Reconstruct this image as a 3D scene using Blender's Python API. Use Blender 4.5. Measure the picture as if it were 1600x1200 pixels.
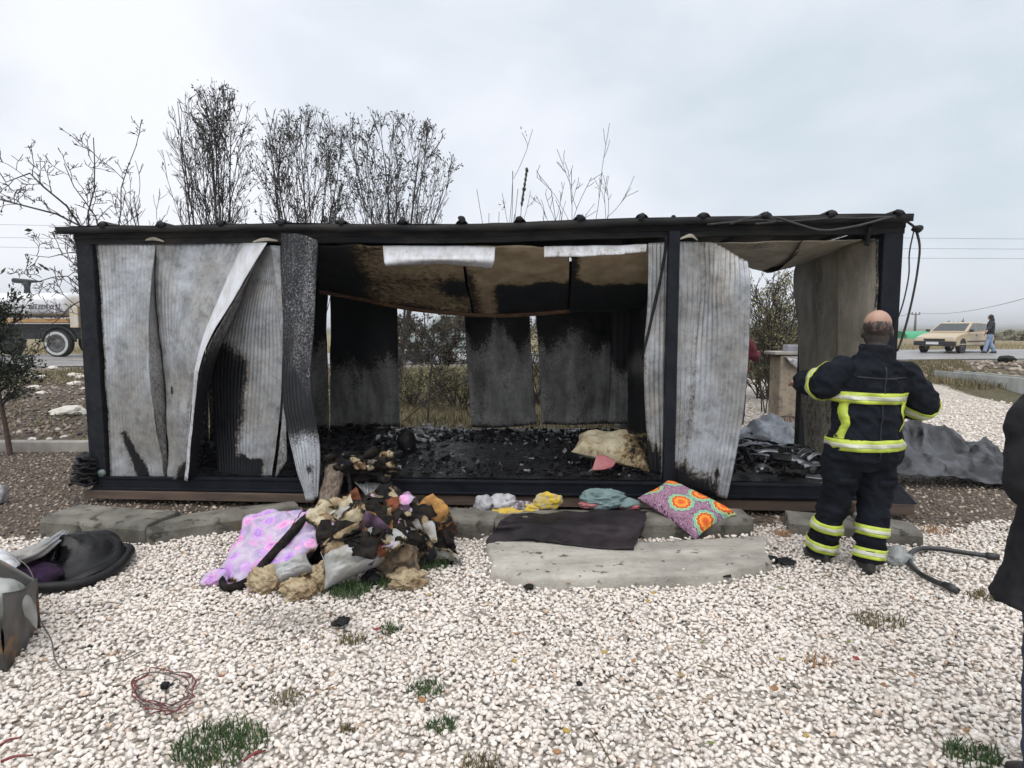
import bpy, bmesh, math, random
import numpy as np
from mathutils import Vector, Matrix, noise
from mathutils.bvhtree import BVHTree

random.seed(7); RNG = np.random.default_rng(7)
for o in list(bpy.data.objects): bpy.data.objects.remove(o)
SC = bpy.context.scene
COL = SC.collection

# ------------------------------------------------------------------ camera
CAM_H, FPX, HOR = 1.667, 960.0, 512.0
PITCH = math.atan((600 - HOR) / FPX)
cd = bpy.data.cameras.new('camera'); cam = bpy.data.objects.new('camera', cd); COL.objects.link(cam)
cam.location = (0, 0, CAM_H); cam.rotation_euler = (math.pi/2 - PITCH, 0, 0)
cd.sensor_width = 36.0; cd.lens = 36.0 * FPX / 1600.0; cd.clip_start = 0.05; cd.clip_end = 9000
SC.camera = cam

# ------------------------------------------------------------------ sky and sun (overcast)
SUN_EL, SUN_AZ = math.radians(66), math.radians(190)     # high behind the camera, spread by cloud
world = bpy.data.worlds.new('World'); SC.world = world; world.use_nodes = True
wt = world.node_tree; wn = wt.nodes; wl = wt.links; wn.clear()
w_out = wn.new('ShaderNodeOutputWorld'); w_bg = wn.new('ShaderNodeBackground'); w_bg.inputs['Strength'].default_value = 0.1
w_sky = wn.new('ShaderNodeTexSky'); w_sky.sky_type = 'NISHITA'; w_sky.sun_disc = False
w_sky.sun_elevation = SUN_EL; w_sky.sun_rotation = SUN_AZ; w_sky.air_density = 1.0; w_sky.dust_density = 4.0
w_tc = wn.new('ShaderNodeTexCoord')
w_map = wn.new('ShaderNodeMapping'); w_map.inputs['Scale'].default_value = (1.0, 1.0, 1.7); w_map.inputs['Location'].default_value = (0.35, 0.1, 0.2)
w_n = wn.new('ShaderNodeTexNoise'); w_n.inputs['Scale'].default_value = 1.7; w_n.inputs['Detail'].default_value = 5.0
w_n.inputs['Roughness'].default_value = 0.5; w_n.inputs['Distortion'].default_value = 0.35
w_r = wn.new('ShaderNodeValToRGB'); cr = w_r.color_ramp
cr.elements[0].position = 0.36; cr.elements[0].color = (0.60, 0.68, 0.745, 1)
cr.elements[1].position = 0.62; cr.elements[1].color = (0.90, 0.92, 0.97, 1)
e = cr.elements.new(0.49); e.color = (0.75, 0.79, 0.86, 1)
w_sc = wn.new('ShaderNodeVectorMath'); w_sc.operation = 'SCALE'; w_sc.inputs['Scale'].default_value = 6.9
w_mix = wn.new('ShaderNodeMix'); w_mix.data_type = 'RGBA'; w_mix.inputs['Factor'].default_value = 0.93
wl.new(w_tc.outputs['Generated'], w_map.inputs['Vector']); wl.new(w_map.outputs[0], w_n.inputs['Vector'])
wl.new(w_n.outputs['Fac'], w_r.inputs['Fac']); wl.new(w_r.outputs['Color'], w_sc.inputs[0])
wl.new(w_sky.outputs['Color'], w_mix.inputs['A']); wl.new(w_sc.outputs[0], w_mix.inputs['B'])
wl.new(w_mix.outputs['Result'], w_bg.inputs['Color']); wl.new(w_bg.outputs[0], w_out.inputs['Surface'])

sd = bpy.data.lights.new('sun', 'SUN'); sd.energy = 1.5; sd.angle = math.radians(75); sd.color = (1.0, 0.965, 0.92)
sun = bpy.data.objects.new('sun', sd); COL.objects.link(sun)
sdir = Vector((math.sin(SUN_AZ)*math.cos(SUN_EL), math.cos(SUN_AZ)*math.cos(SUN_EL), math.sin(SUN_EL)))
sun.rotation_euler = (-sdir).to_track_quat('-Z', 'Y').to_euler(); sun.location = sdir*50

SC.view_settings.view_transform = 'Standard'; SC.view_settings.look = 'None'
SC.view_settings.exposure = 0.74; SC.view_settings.gamma = 1.0; SC.view_settings.use_curve_mapping = False
SC.render.engine = 'CYCLES'; SC.cycles.use_denoising = True
SC.cycles.max_bounces = 6; SC.cycles.diffuse_bounces = 3; SC.cycles.glossy_bounces = 3; SC.cycles.transparent_max_bounces = 8

# ------------------------------------------------------------------ measuring helpers (photo survey: a sight line meets a known plane)
CPOS = Vector((0, 0, CAM_H))
_f = Vector((0, math.cos(PITCH), -math.sin(PITCH))); _u = Vector((0, math.sin(PITCH), math.cos(PITCH)))
def ray(px, py): return (_f + Vector((1, 0, 0))*((px-800)/FPX) + _u*((600-py)/FPX))
def hit(px, py, p0, n):
    d = ray(px, py); return CPOS + d*((p0-CPOS).dot(n)/d.dot(n))
def gp(px, py, z=0.0): return hit(px, py, Vector((0, 0, z)), Vector((0, 0, 1)))
def at(px, py, Y): return hit(px, py, Vector((0, Y, 0)), Vector((0, 1, 0)))
# container frame: front-left corner, direction along the front, direction into the depth
CL = Vector((-3.97, 5.73, 0)); CR = Vector((3.266, 5.27, 0))
CU = (CR-CL).normalized(); CN = Vector((-CU.y, CU.x, 0)); CW = (CR-CL).length; CD = 2.9
def fp(px, py, off=0.0): return hit(px, py, CL + CN*off, CN)                # on a plane parallel to the front, off metres behind it
def ep(px, py, u): return hit(px, py, CL + CU*u, CU)                       # on a cross wall u metres from the left end
def cp(u, off, z): v = CL + CU*u + CN*off; v.z = z; return v                # container coordinates
def uof(px, py=500, off=0.0): return (fp(px, py, off)-CL).dot(CU)
ZTILT = 0.032/CW                                                             # the frame sits a little higher at the right

# ------------------------------------------------------------------ materials
def lk(nt, a, b): nt.links.new(a, b)
def new_mat(name):
    m = bpy.data.materials.new(name); m.use_nodes = True; nt = m.node_tree
    return m, nt, nt.nodes['Principled BSDF']
def N(nt, typ, **kw):
    n = nt.nodes.new(typ)
    for k, v in kw.items():
        if k in n.inputs: n.inputs[k].default_value = v
        else: setattr(n, k, v)
    return n
def coords(nt, scale=(1, 1, 1), kind='Object'):
    tc = N(nt, 'ShaderNodeTexCoord'); mp = N(nt, 'ShaderNodeMapping'); mp.inputs['Scale'].default_value = scale
    lk(nt, tc.outputs[kind], mp.inputs['Vector']); return mp.outputs[0]
def noise_t(nt, vec, scale, detail=4.0, rough=0.55, dist=0.0):
    n = N(nt, 'ShaderNodeTexNoise', Scale=scale, Detail=detail, Roughness=rough, Distortion=dist); lk(nt, vec, n.inputs['Vector']); return n.outputs['Fac']
def ramp(nt, fac, stops, interp='LINEAR'):
    r = N(nt, 'ShaderNodeValToRGB'); c = r.color_ramp; c.interpolation = interp
    while len(c.elements) < len(stops): c.elements.new(0.5)
    for e, (p, col) in zip(c.elements, stops):
        e.position = p; e.color = tuple(col)+(1,) if len(col) == 3 else col
    lk(nt, fac, r.inputs['Fac']); return r.outputs['Color']
def mixc(nt, fac, a, b, mode='MIX'):
    m = N(nt, 'ShaderNodeMix'); m.data_type = 'RGBA'; m.blend_type = mode
    for s, v in (('Factor', fac), ('A', a), ('B', b)):
        if hasattr(v, 'is_linked') or hasattr(v, 'links'): lk(nt, v, m.inputs[s])
        elif s == 'Factor': m.inputs[s].default_value = v
        else: m.inputs[s].default_value = tuple(v)+(1,) if len(v) == 3 else v
    return m.outputs['Result']
def mth(nt, op, a, b=None, c=None):
    m = N(nt, 'ShaderNodeMath'); m.operation = op
    for i, v in enumerate((a, b, c)):
        if v is None: continue
        if hasattr(v, 'links'): lk(nt, v, m.inputs[i])
        else: m.inputs[i].default_value = v
    return m.outputs[0]
def bump(nt, h, strength, dist=0.01, prev=None):
    b = N(nt, 'ShaderNodeBump'); b.inputs['Strength'].default_value = strength; b.inputs['Distance'].default_value = dist
    lk(nt, h, b.inputs['Height'])
    if prev is not None: lk(nt, prev, b.inputs['Normal'])
    return b.outputs['Normal']
def attr(nt, name, out='Fac'):
    a = N(nt, 'ShaderNodeAttribute'); a.attribute_name = name; return a.outputs[out]

def mat(name, c1, c2=None, scale=8.0, rough=0.7, metal=0.0, bscale=60.0, bstr=0.3, bdist=0.004, stretch=(1, 1, 1), soot=False,
        soot_col=(0.009, 0.010, 0.013), soot_mid=(0.10, 0.075, 0.05), spec=0.5, speck=None, lo=0.35, hi=0.65, rough2=None, detail=5.0, grain=0.35, blotch=0.0, sscale=20.0):
    """general weathered surface: two tones by noise, optional soot attribute, fine relief"""
    m, nt, P = new_mat(name); v = coords(nt, stretch); v1 = coords(nt)
    c2 = c2 or tuple(x*0.7 for x in c1)
    n1 = noise_t(nt, v, scale, detail)
    col = ramp(nt, n1, [(lo, c1), (hi, c2)])
    if speck:
        n3 = noise_t(nt, v1, speck[1], 3.0, 0.6); col = mixc(nt, ramp(nt, n3, [(speck[2], (0, 0, 0)), (speck[2]+(speck[3] if len(speck) > 3 else 0.07), (1, 1, 1))]), col, speck[0])
    if blotch:
        nb = noise_t(nt, coords(nt, (1, 1, 1)), 9.0, 8.0, 0.75, 0.3); col = mixc(nt, 1.0, col, ramp(nt, nb, [(0.28, (1-blotch*.75,)*3), (0.5, (1.0,)*3), (0.70, (1+blotch*.45,)*3)]), 'MULTIPLY')
        nk = noise_t(nt, v1, 60.0, 3.0, 0.7); col = mixc(nt, ramp(nt, nk, [(0.66, (0, 0, 0)), (0.74, (blotch*1.3,)*3)]), col, (0.06, 0.058, 0.055))
    if soot:
        ns = noise_t(nt, coords(nt, (1, 1, 0.75)), sscale, 6.0, 0.75); nf = noise_t(nt, v1, 90.0, 3.0, 0.7)
        nsum = mth(nt, 'ADD', mth(nt, 'MULTIPLY', mth(nt, 'SUBTRACT', ns, 0.5), 1.5), mth(nt, 'MULTIPLY', mth(nt, 'SUBTRACT', nf, 0.5), grain))
        s = mth(nt, 'ADD', attr(nt, 'soot'), nsum)
        col = mixc(nt, ramp(nt, s, [(0.22, (0, 0, 0)), (0.52, (1, 1, 1))]), col, soot_mid)
        fs = ramp(nt, s, [(0.42, (0, 0, 0)), (0.66, (1, 1, 1))])
        col = mixc(nt, fs, col, soot_col)
    lk(nt, col, P.inputs['Base Color'])
    P.inputs['Metallic'].default_value = metal; P.inputs['Specular IOR Level'].default_value = spec
    if rough2 is not None: lk(nt, ramp(nt, noise_t(nt, v1, scale*1.3, 3.0), [(0.4, (rough,)*3), (0.6, (rough2,)*3)]), P.inputs['Roughness'])
    else: P.inputs['Roughness'].default_value = rough
    if bstr > 0: lk(nt, bump(nt, noise_t(nt, v1, bscale, 5.0, 0.6), bstr, bdist), P.inputs['Normal'])
    return m

# ------------------------------------------------------------------ object helpers
def setp(o, label=None, cat=None, group=None, kind=None):
    for k, v in (('label', label), ('category', cat), ('group', group), ('kind', kind)):
        if v: o[k] = v
    return o
def empty(name, loc, label=None, cat=None, group=None, kind=None):
    o = bpy.data.objects.new(name, None); o.empty_display_size = 0.2; COL.objects.link(o); o.location = loc
    return setp(o, label, cat, group, kind)
def wloc(o):
    v = Vector((0, 0, 0))
    while o is not None: v += o.location; o = o.parent
    return v
def mk(name, V, F, m, parent=None, smooth=False, origin=None, soot=None, attrs=None):
    """link one mesh; V in world metres. Parts take their parent's origin; things get one at their base."""
    V = np.asarray([tuple(v) for v in V], dtype=float) if not isinstance(V, np.ndarray) else V.astype(float)
    if parent is not None: org = np.array(wloc(parent))
    elif origin is not None: org = np.array(origin)
    else:
        org = np.array(((V[:, 0].min()+V[:, 0].max())/2, (V[:, 1].min()+V[:, 1].max())/2, V[:, 2].min()))
    me = bpy.data.meshes.new(name)
    if isinstance(F, np.ndarray):
        n = F.shape[1]; me.vertices.add(len(V)); me.vertices.foreach_set('co', (V-org).astype(np.float32).ravel())
        me.loops.add(F.size); me.loops.foreach_set('vertex_index', F.astype(np.int32).ravel())
        me.polygons.add(len(F)); me.polygons.foreach_set('loop_start', np.arange(0, F.size, n, dtype=np.int32))
        me.update(calc_edges=True); me.validate()
    else: me.from_pydata((V-org).tolist(), [], F)
    if soot is not None:
        a = me.attributes.new('soot', 'FLOAT', 'POINT'); a.data.foreach_set('value', np.asarray(soot, dtype=np.float32))
    for nm, val in (attrs or {}).items():
        a = me.attributes.new(nm, 'FLOAT_COLOR', 'POINT'); a.data.foreach_set('color', np.asarray(val, dtype=np.float32).ravel())
    if smooth: me.polygons.foreach_set('use_smooth', [True]*len(me.polygons))
    me.update()
    o = bpy.data.objects.new(name, me); COL.objects.link(o); me.materials.append(m)
    if parent is not None: o.parent = parent
    else: o.location = org
    return o
def box_geo(c, sx, sy, sz, ax=None, ay=None, az=None):
    """box of full sizes about centre c along given axes"""
    ax = ax or Vector((1, 0, 0)); ay = ay or Vector((0, 1, 0)); az = az or Vector((0, 0, 1)); c = Vector(c)
    V = [c + ax*(sx/2*i) + ay*(sy/2*j) + az*(sz/2*k) for k in (-1, 1) for j in (-1, 1) for i in (-1, 1)]
    return V, [(0, 2, 3, 1), (4, 5, 7, 6), (0, 1, 5, 4), (2, 6, 7, 3), (0, 4, 6, 2), (1, 3, 7, 5)]
def bevel(o, w=0.008, seg=2, ang=35):
    b = o.modifiers.new('bevel', 'BEVEL'); b.width = w; b.segments = seg; b.limit_method = 'ANGLE'; b.angle_limit = math.radians(ang); return o
def solid(o, t=0.003):
    s = o.modifiers.new('thickness', 'SOLIDIFY'); s.thickness = t; s.offset = 0; return o
def box(name, c, s, m, parent=None, bev=0.008, **ax):
    V, F = box_geo(c, *s, **ax); o = mk(name, V, F, m, parent)
    if bev: bevel(o, bev)
    return o
def join_geo(parts):
    V, F = [], []
    for v, f in parts:
        b = len(V); V += list(v); F += [tuple(i+b for i in q) for q in f]
    return V, F
def tube_geo(pts, rad, n=8, cap=True):
    pts = [Vector(p) for p in pts]; k = len(pts)
    rad = rad if isinstance(rad, (list, tuple)) else [rad]*k
    V, F = [], []; t0 = (pts[1]-pts[0]).normalized()
    a = t0.orthogonal().normalized()
    for i, p in enumerate(pts):
        t = (pts[min(i+1, k-1)]-pts[max(i-1, 0)]).normalized()
        a = (a - t*a.dot(t)); a = a.normalized() if a.length > 1e-6 else t.orthogonal().normalized(); b = t.cross(a)
        for j in range(n):
            th = 2*math.pi*j/n; V.append(p + (a*math.cos(th)+b*math.sin(th))*rad[i])
    for i in range(k-1):
        for j in range(n):
            j2 = (j+1) % n; F.append((i*n+j, i*n+j2, (i+1)*n+j2, (i+1)*n+j))
    if cap: F.append(tuple(range(n-1, -1, -1))); F.append(tuple((k-1)*n+j for j in range(n)))
    return V, F
def smoothpath(P, n):
    """Catmull-Rom through points (any dimension), n samples"""
    P = np.asarray([tuple(p) for p in P], float); k = len(P)
    if k < 3:
        t = np.linspace(0, 1, n)[:, None]; return P[0]*(1-t)+P[-1]*t
    L = np.r_[0, np.cumsum(np.maximum(np.linalg.norm(np.diff(P, axis=0), axis=1), 1e-6))]; L /= L[-1]
    Q = np.vstack([2*P[0]-P[1], P, 2*P[-1]-P[-2]]); out = []
    for s in np.linspace(0, 1, n):
        i = min(max(np.searchsorted(L, s, side='right')-1, 0), k-2); t = (s-L[i])/(L[i+1]-L[i])
        a, b, c, d = Q[i], Q[i+1], Q[i+2], Q[i+3]
        out.append(0.5*((2*b)+(-a+c)*t+(2*a-5*b+4*c-d)*t*t+(-a+3*b-3*c+d)*t**3))
    return np.array(out)
def tube(name, pts, rad, m, parent=None, n=8, samples=0, smooth=True):
    if samples:
        rr = rad
        pts = [Vector(p) for p in smoothpath(pts, samples)]
        if isinstance(rr, (list, tuple)): rad = list(np.interp(np.linspace(0, 1, samples), np.linspace(0, 1, len(rr)), rr))
    V, F = tube_geo(pts, rad, n); return mk(name, V, F, m, parent, smooth)
def fb(p, sc=1.0, oc=4): return noise.fractal(Vector(p)*sc, 1.0, 2.0, oc)
def grid_faces(nu, nv):
    i = np.arange(nv-1)[:, None]*nu + np.arange(nu-1)[None, :]; i = i.ravel()
    return np.stack([i, i+1, i+nu+1, i+nu], axis=1)
def sheet(name, cols, m, parent=None, nu=40, nv=40, ribs=0.0, amp=0.004, crump=0.0, cscale=3.0, ridge=0.0, rscale=4.0, sootf=None, pxs=None,
          thick=0.003, smooth=True, sm=True, seed=0.0, edge=0.0, origin=None, linear=False):
    """a bent sheet through several edge polylines (each a list of world points, top to bottom): corrugated, crumpled, sooted"""
    if linear:
        def res(c, n):
            P = np.asarray([tuple(p) for p in c], float); L = np.linspace(0, 1, len(P)); s = np.linspace(0, 1, n)
            return np.stack([np.interp(s, L, P[:, d]) for d in range(P.shape[1])], 1)
    else: res = smoothpath
    C = [res(c, nv) for c in cols]; G = np.zeros((nv, nu, 3))
    for r in range(nv): G[r] = res([c[r] for c in C], nu)
    du = np.gradient(G, axis=1); dv = np.gradient(G, axis=0); nrm = np.cross(du, dv); nrm /= np.maximum(np.linalg.norm(nrm, axis=2, keepdims=True), 1e-9)
    w = np.cumsum(np.r_[0, np.linalg.norm(np.diff(G.mean(0), axis=0), axis=1)])
    D = np.zeros((nv, nu))
    if ribs > 0: D += amp*np.sin(w/ribs*2*math.pi)[None, :]
    if crump or ridge or edge:
        for r in range(nv):
            for c in range(nu):
                p = Vector(G[r, c]) + Vector((seed*3.1, seed*1.7, seed*5.3))
                if crump: D[r, c] += crump*fb(p, cscale, 3)
                if ridge: D[r, c] += ridge*(0.5-abs(noise.noise(p*rscale)))*1.6 + ridge*0.5*(0.4-abs(noise.noise(p*rscale*2.3)))
                if edge and c in (0, nu-1): G[r, c] += du[r, c]*edge*noise.noise(p*9.0)*nu*0.1
    G = G + nrm*D[:, :, None]
    V = G.reshape(-1, 3); s = None
    if sootf is not None:
        s = [sootf(c/(nu-1), r/(nv-1)) for r in range(nv) for c in range(nu)]
    o = mk(name, V, grid_faces(nu, nv), m, parent, smooth, soot=s, origin=origin)
    if thick: solid(o, thick)
    return o
def blob_geo(c, rx, ry, rz, rot=0.0, amp=0.15, sc=4.0, sub=3, seed=0.0, flat=None, tilt=(0, 0)):
    bm = bmesh.new(); bmesh.ops.create_icosphere(bm, subdivisions=sub, radius=1.0)
    R = Matrix.Rotation(rot, 3, 'Z') @ Matrix.Rotation(tilt[0], 3, 'X') @ Matrix.Rotation(tilt[1], 3, 'Y'); V = []
    for v in bm.verts:
        p = v.co.copy(); q0 = p + Vector((seed, seed*2, seed*3)); d = 1 + amp*0.75*noise.noise(q0*sc*0.3) + amp*0.6*(0.35-abs(noise.noise(q0*sc*0.42))) + amp*0.5*(0.3-abs(noise.noise((q0+Vector((noise.noise(q0*1.3), noise.noise(q0*1.3+Vector((5, 5, 5))), 0))*.6)*sc*0.8))) + amp*0.25*(0.3-abs(noise.noise(q0*sc*1.9)))
        q = R @ Vector((p.x*rx*d, p.y*ry*d, p.z*rz*d))
        if flat is not None: q.z = max(q.z, flat)
        V.append(Vector(c)+q)
    F = [tuple(v.index for v in f.verts) for f in bm.faces]; bm.free(); return V, F
def blob(name, c, rx, ry, rz, m, parent=None, smooth=True, **kw):
    V, F = blob_geo(c, rx, ry, rz, **kw); return mk(name, V, F, m, parent, smooth)
def ss(a, b, x):
    t = min(max((x-a)/(b-a), 0), 1); return t*t*(3-2*t)
def nz(a, b, k=0.0): return noise.noise(Vector((a, b, k)))
# ================================================================== THE GROUND
def sst(a, b, x):
    t = np.clip((x-a)/(b-a), 0, 1); return t*t*(3-2*t)
_wk = RNG.normal(size=(14, 2)); _wk /= np.linalg.norm(_wk, axis=1, keepdims=True); _wp = RNG.uniform(0, 6.28, 14)
def wav(x, y, sc, i0=0, n=5):
    s = 0
    for i in range(i0, i0+n): s = s + np.sin((x*_wk[i, 0]+y*_wk[i, 1])*sc*(1+0.37*(i-i0)) + _wp[i])
    return s/n
def front_line(x):                     # where the white stones give way to soil and kerb
    x = np.asarray(x, float)
    return np.interp(x, [-9, -4.6, -3.9, -3.4, -2.2, 2.2, 3.1, 3.6, 6.5], [4.55, 4.60, 4.72, 4.72, 4.98, 5.00, 4.95, 4.98, 5.45]) + 0.10*wav(x, x*0.7, 6.0)*(np.abs(x) > 3.2)
def in_drive(x, y): return (x > 3.5+0.1*wav(x, y, 3)) & (y > 6.7) & (x < 9.9+np.maximum(0, y-15.3)*0.65+0.2*wav(x, y, 2))
def road_c(x): return 25.5+0.14*np.asarray(x, float)
def hgt(x, y):
    x = np.asarray(x, float); y = np.asarray(y, float)
    h = 0.45*sst(7.8, 18.0, y)
    bank = sst(9.2, 11, y)*(1-sst(16.0, 18.2, y)); rough = np.where(in_drive(x, y), 0.12, 1.0)
    h = h + bank*rough*(0.06*wav(x, y, 1.3, 3)+0.035*wav(x, y, 4.2, 6))
    h = h + 0.018*wav(x, y, 2.3)*(1-sst(6, 9, y))
    h = h + 0.22*np.exp(-(((x-14.0)/3.2)**2+((y-17.2)/1.9)**2))          # soil heap by the irrigation channel
    d = np.hypot(x, y); h = h + np.where(y > 60, 1.0, 0)*sst(900, 3500, d)*(14+12*wav(x*0.004, y*0.004, 1.0, 4))*np.where(x > 0, 1, 0.55)
    return h

def axis(fine, lo, hi, step):
    a = np.arange(lo, hi+1e-6, step); r = [hi]; l = [lo]; s = step
    while r[-1] < fine: s *= 1.28; r.append(r[-1]+s)
    s = step
    while l[-1] > -fine: s *= 1.28; l.append(l[-1]-s)
    return np.r_[l[:0:-1], a, r[1:]]
gx = axis(6000, -16, 16, 0.16); gy = axis(6000, 0, 24, 0.16); gy = gy[gy > -60]
GX, GY = np.meshgrid(gx, gy); GZ = hgt(GX, GY)
def zone_col(x, y):
    white = np.array([0.46, 0.42, 0.37]); soil = np.array([0.115, 0.088, 0.066]); grass = np.array([0.15, 0.13, 0.065]); field = np.array([0.30, 0.25, 0.14])
    far = np.array([0.17, 0.17, 0.11]); mud = np.array([0.20, 0.175, 0.145])
    n = wav(x, y, 1.7, 2)[..., None]; n2 = wav(x, y, 0.9, 6)[..., None]
    c = np.where((y < front_line(x))[..., None], white, soil*(1+0.15*n))
    c = np.where(((y > 8.9) & (np.abs(x+0.5) < 6.0))[..., None], grass*(0.8+0.35*n)+soil*0.25, c)
    c = np.where(in_drive(x, y)[..., None], white*1.3, c)
    gl = ((y > 14.6) & (x < 3.4))
    c = np.where(gl[..., None], grass*0.9+mud*0.3*(n2 > 0), c)
    wd = (x > 9.8) & (y > 11) & (y < 30); c = np.where((wd & ~in_drive(x, y))[..., None], grass*0.75+soil*0.35*(n2 > 0.1), c)
    r = y-road_c(x); c = np.where((np.abs(r) < 6.0)[..., None], mud*1.25, c)
    c = np.where((r > 6.0)[..., None], field*(1+0.25*n2), c)
    c = np.where((np.hypot(x, y) > 130)[..., None], far*(1+0.2*n2), c)
    return np.clip(c, 0.01, 1)
GC = zone_col(GX, GY).reshape(-1, 3); GC = np.c_[GC, np.ones(len(GC))]
def ground_mat():
    m, nt, P = new_mat('ground_earth'); v = coords(nt)
    c = attr(nt, 'gcol', 'Color')
    n1 = noise_t(nt, v, 9.0, 6.0, 0.65); n2 = noise_t(nt, v, 55.0, 4.0, 0.6); vo = N(nt, 'ShaderNodeTexVoronoi', Scale=38.0); lk(nt, v, vo.inputs['Vector'])
    k = mth(nt, 'ADD', mth(nt, 'MULTIPLY', n1, 0.9), mth(nt, 'MULTIPLY', n2, 0.6)); f = ramp(nt, k, [(0.45, (0.45, 0.45, 0.46)), (1.0, (1.45, 1.42, 1.38))])
    c = mixc(nt, 1.0, c, f, 'MULTIPLY')
    pb = ramp(nt, vo.outputs['Distance'], [(0.0, (1.25,)*3), (0.35, (1.0,)*3), (0.62, (0.5,)*3)]); c = mixc(nt, 1.0, c, pb, 'MULTIPLY')
    lk(nt, c, P.inputs['Base Color']); P.inputs['Roughness'].default_value = 0.85
    h = mth(nt, 'SUBTRACT', mth(nt, 'MULTIPLY', n1, 1.0), vo.outputs['Distance'])
    lk(nt, bump(nt, h, 0.8, 0.02), P.inputs['Normal']); return m
M_GROUND = ground_mat()
g = mk('ground', np.stack([GX.ravel(), GY.ravel(), GZ.ravel()], 1), grid_faces(len(gx), len(gy)), M_GROUND, smooth=True, origin=(0, 0, 0), attrs={'gcol': GC})
setp(g, 'gravel and brown soil ground reaching to the far fields', None, None, 'structure')

# wet asphalt road passing behind
M_ROAD = mat('wet_asphalt', (0.30, 0.285, 0.275), (0.17, 0.165, 0.165), 1.6, rough=0.32, rough2=0.6, bscale=70, bstr=0.25, stretch=(0.4, 1.6, 1), spec=0.5)
rx = np.linspace(-90, 110, 200); rv = np.linspace(-4.6, 4.6, 14); RX, RV = np.meshgrid(rx, rv); RY = road_c(RX)+RV; RZ = hgt(RX, RY)+0.03+0.05*(1-(RV/4.6)**2)
o = mk('road', np.stack([RX.ravel(), RY.ravel(), RZ.ravel()], 1), grid_faces(len(rx), len(rv)), M_ROAD, smooth=True, origin=(0, 25.5, 0.45)); setp(o, 'wet grey asphalt road behind the burnt cabin', kind='structure')
def road_z(x, y): return float(hgt(x, y))+0.03+0.05*(1-min(1, ((y-float(road_c(x)))/4.6)**2))

# ------------------------------------------------------------------ loose stones
def stone_templates(sub, k, ang=0.35):
    T = []
    for i in range(k):
        bm = bmesh.new(); bmesh.ops.create_icosphere(bm, subdivisions=sub, radius=1.0); co = np.array([v.co[:] for v in bm.verts]); F = np.array([[v.index for v in f.verts] for f in bm.faces]); bm.free()
        for _ in range(9):                       # a few worn facets
            d = RNG.normal(size=3); d /= np.linalg.norm(d); lim = RNG.uniform(0.45, 0.85); t = co@d; co = co-np.outer(np.maximum(t-lim, 0)*0.92, d)
        co += RNG.normal(size=co.shape)*0.03; T.append(co)
    return np.array(T), F
def rotm(n, tilt):
    a = RNG.uniform(0, 2*np.pi, n); b = RNG.normal(0, tilt, n); c = RNG.normal(0, tilt, n); ca, sa, cb, sb, cc, sc = np.cos(a), np.sin(a), np.cos(b), np.sin(b), np.cos(c), np.sin(c); z = np.zeros(n); o1 = np.ones(n)
    Z = np.stack([np.stack([ca, -sa, z], 1), np.stack([sa, ca, z], 1), np.stack([z, z, o1], 1)], 1)
    X = np.stack([np.stack([o1, z, z], 1), np.stack([z, cb, -sb], 1), np.stack([z, sb, cb], 1)], 1)
    Y = np.stack([np.stack([cc, z, sc], 1), np.stack([z, o1, z], 1), np.stack([-sc, z, cc], 1)], 1)
    return Z@X@Y
def stones(name, P, size, col, m, sub=2, tilt=0.35, label=None):
    n = len(P); T, F = stone_templates(sub, 16); t = T[RNG.integers(0, 16, n)]
    s = size[:, None]*np.stack([RNG.uniform(0.85, 1.35, n), RNG.uniform(0.65, 0.95, n), RNG.uniform(0.45, 0.72, n)], 1)*0.5
    W = np.einsum('nij,nkj->nki', rotm(n, tilt), t*s[:, None, :])+P[:, None, :]
    FF = (F[None]+(np.arange(n)*t.shape[1])[:, None, None]).reshape(-1, 3); C = np.repeat(np.c_[col, np.ones(n)], t.shape[1], axis=0)
    o = mk(name, W.reshape(-1, 3), FF, m, smooth=True, origin=(0, 3, 0), attrs={'scol': C}); setp(o, label, None, None, 'stuff'); return o
def stone_mat(name, rough=0.6):
    m, nt, P = new_mat(name); v = coords(nt); c = attr(nt, 'scol', 'Color')
    f = ramp(nt, noise_t(nt, v, 70.0, 5.0, 0.65), [(0.3, (0.72, 0.70, 0.68)), (0.6, (1.06, 1.05, 1.04))]); lk(nt, mixc(nt, 1.0, c, f, 'MULTIPLY'), P.inputs['Base Color'])
    P.inputs['Roughness'].default_value = rough; lk(nt, bump(nt, noise_t(nt, v, 160.0, 4.0), 0.35, 0.003), P.inputs['Normal']); return m
M_STONE = stone_mat('white_gravel_stone')
def hexpts(x0, x1, y0, y1, s, jit):
    xs = np.arange(x0, x1, s); ys = np.arange(y0, y1, s*0.87); X, Y = np.meshgrid(xs, ys); X = X+(np.arange(len(ys)) % 2)[:, None]*s/2
    X = X+RNG.uniform(-jit, jit, X.shape)*s; Y = Y+RNG.uniform(-jit, jit, Y.shape)*s; return X.ravel(), Y.ravel()
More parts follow.
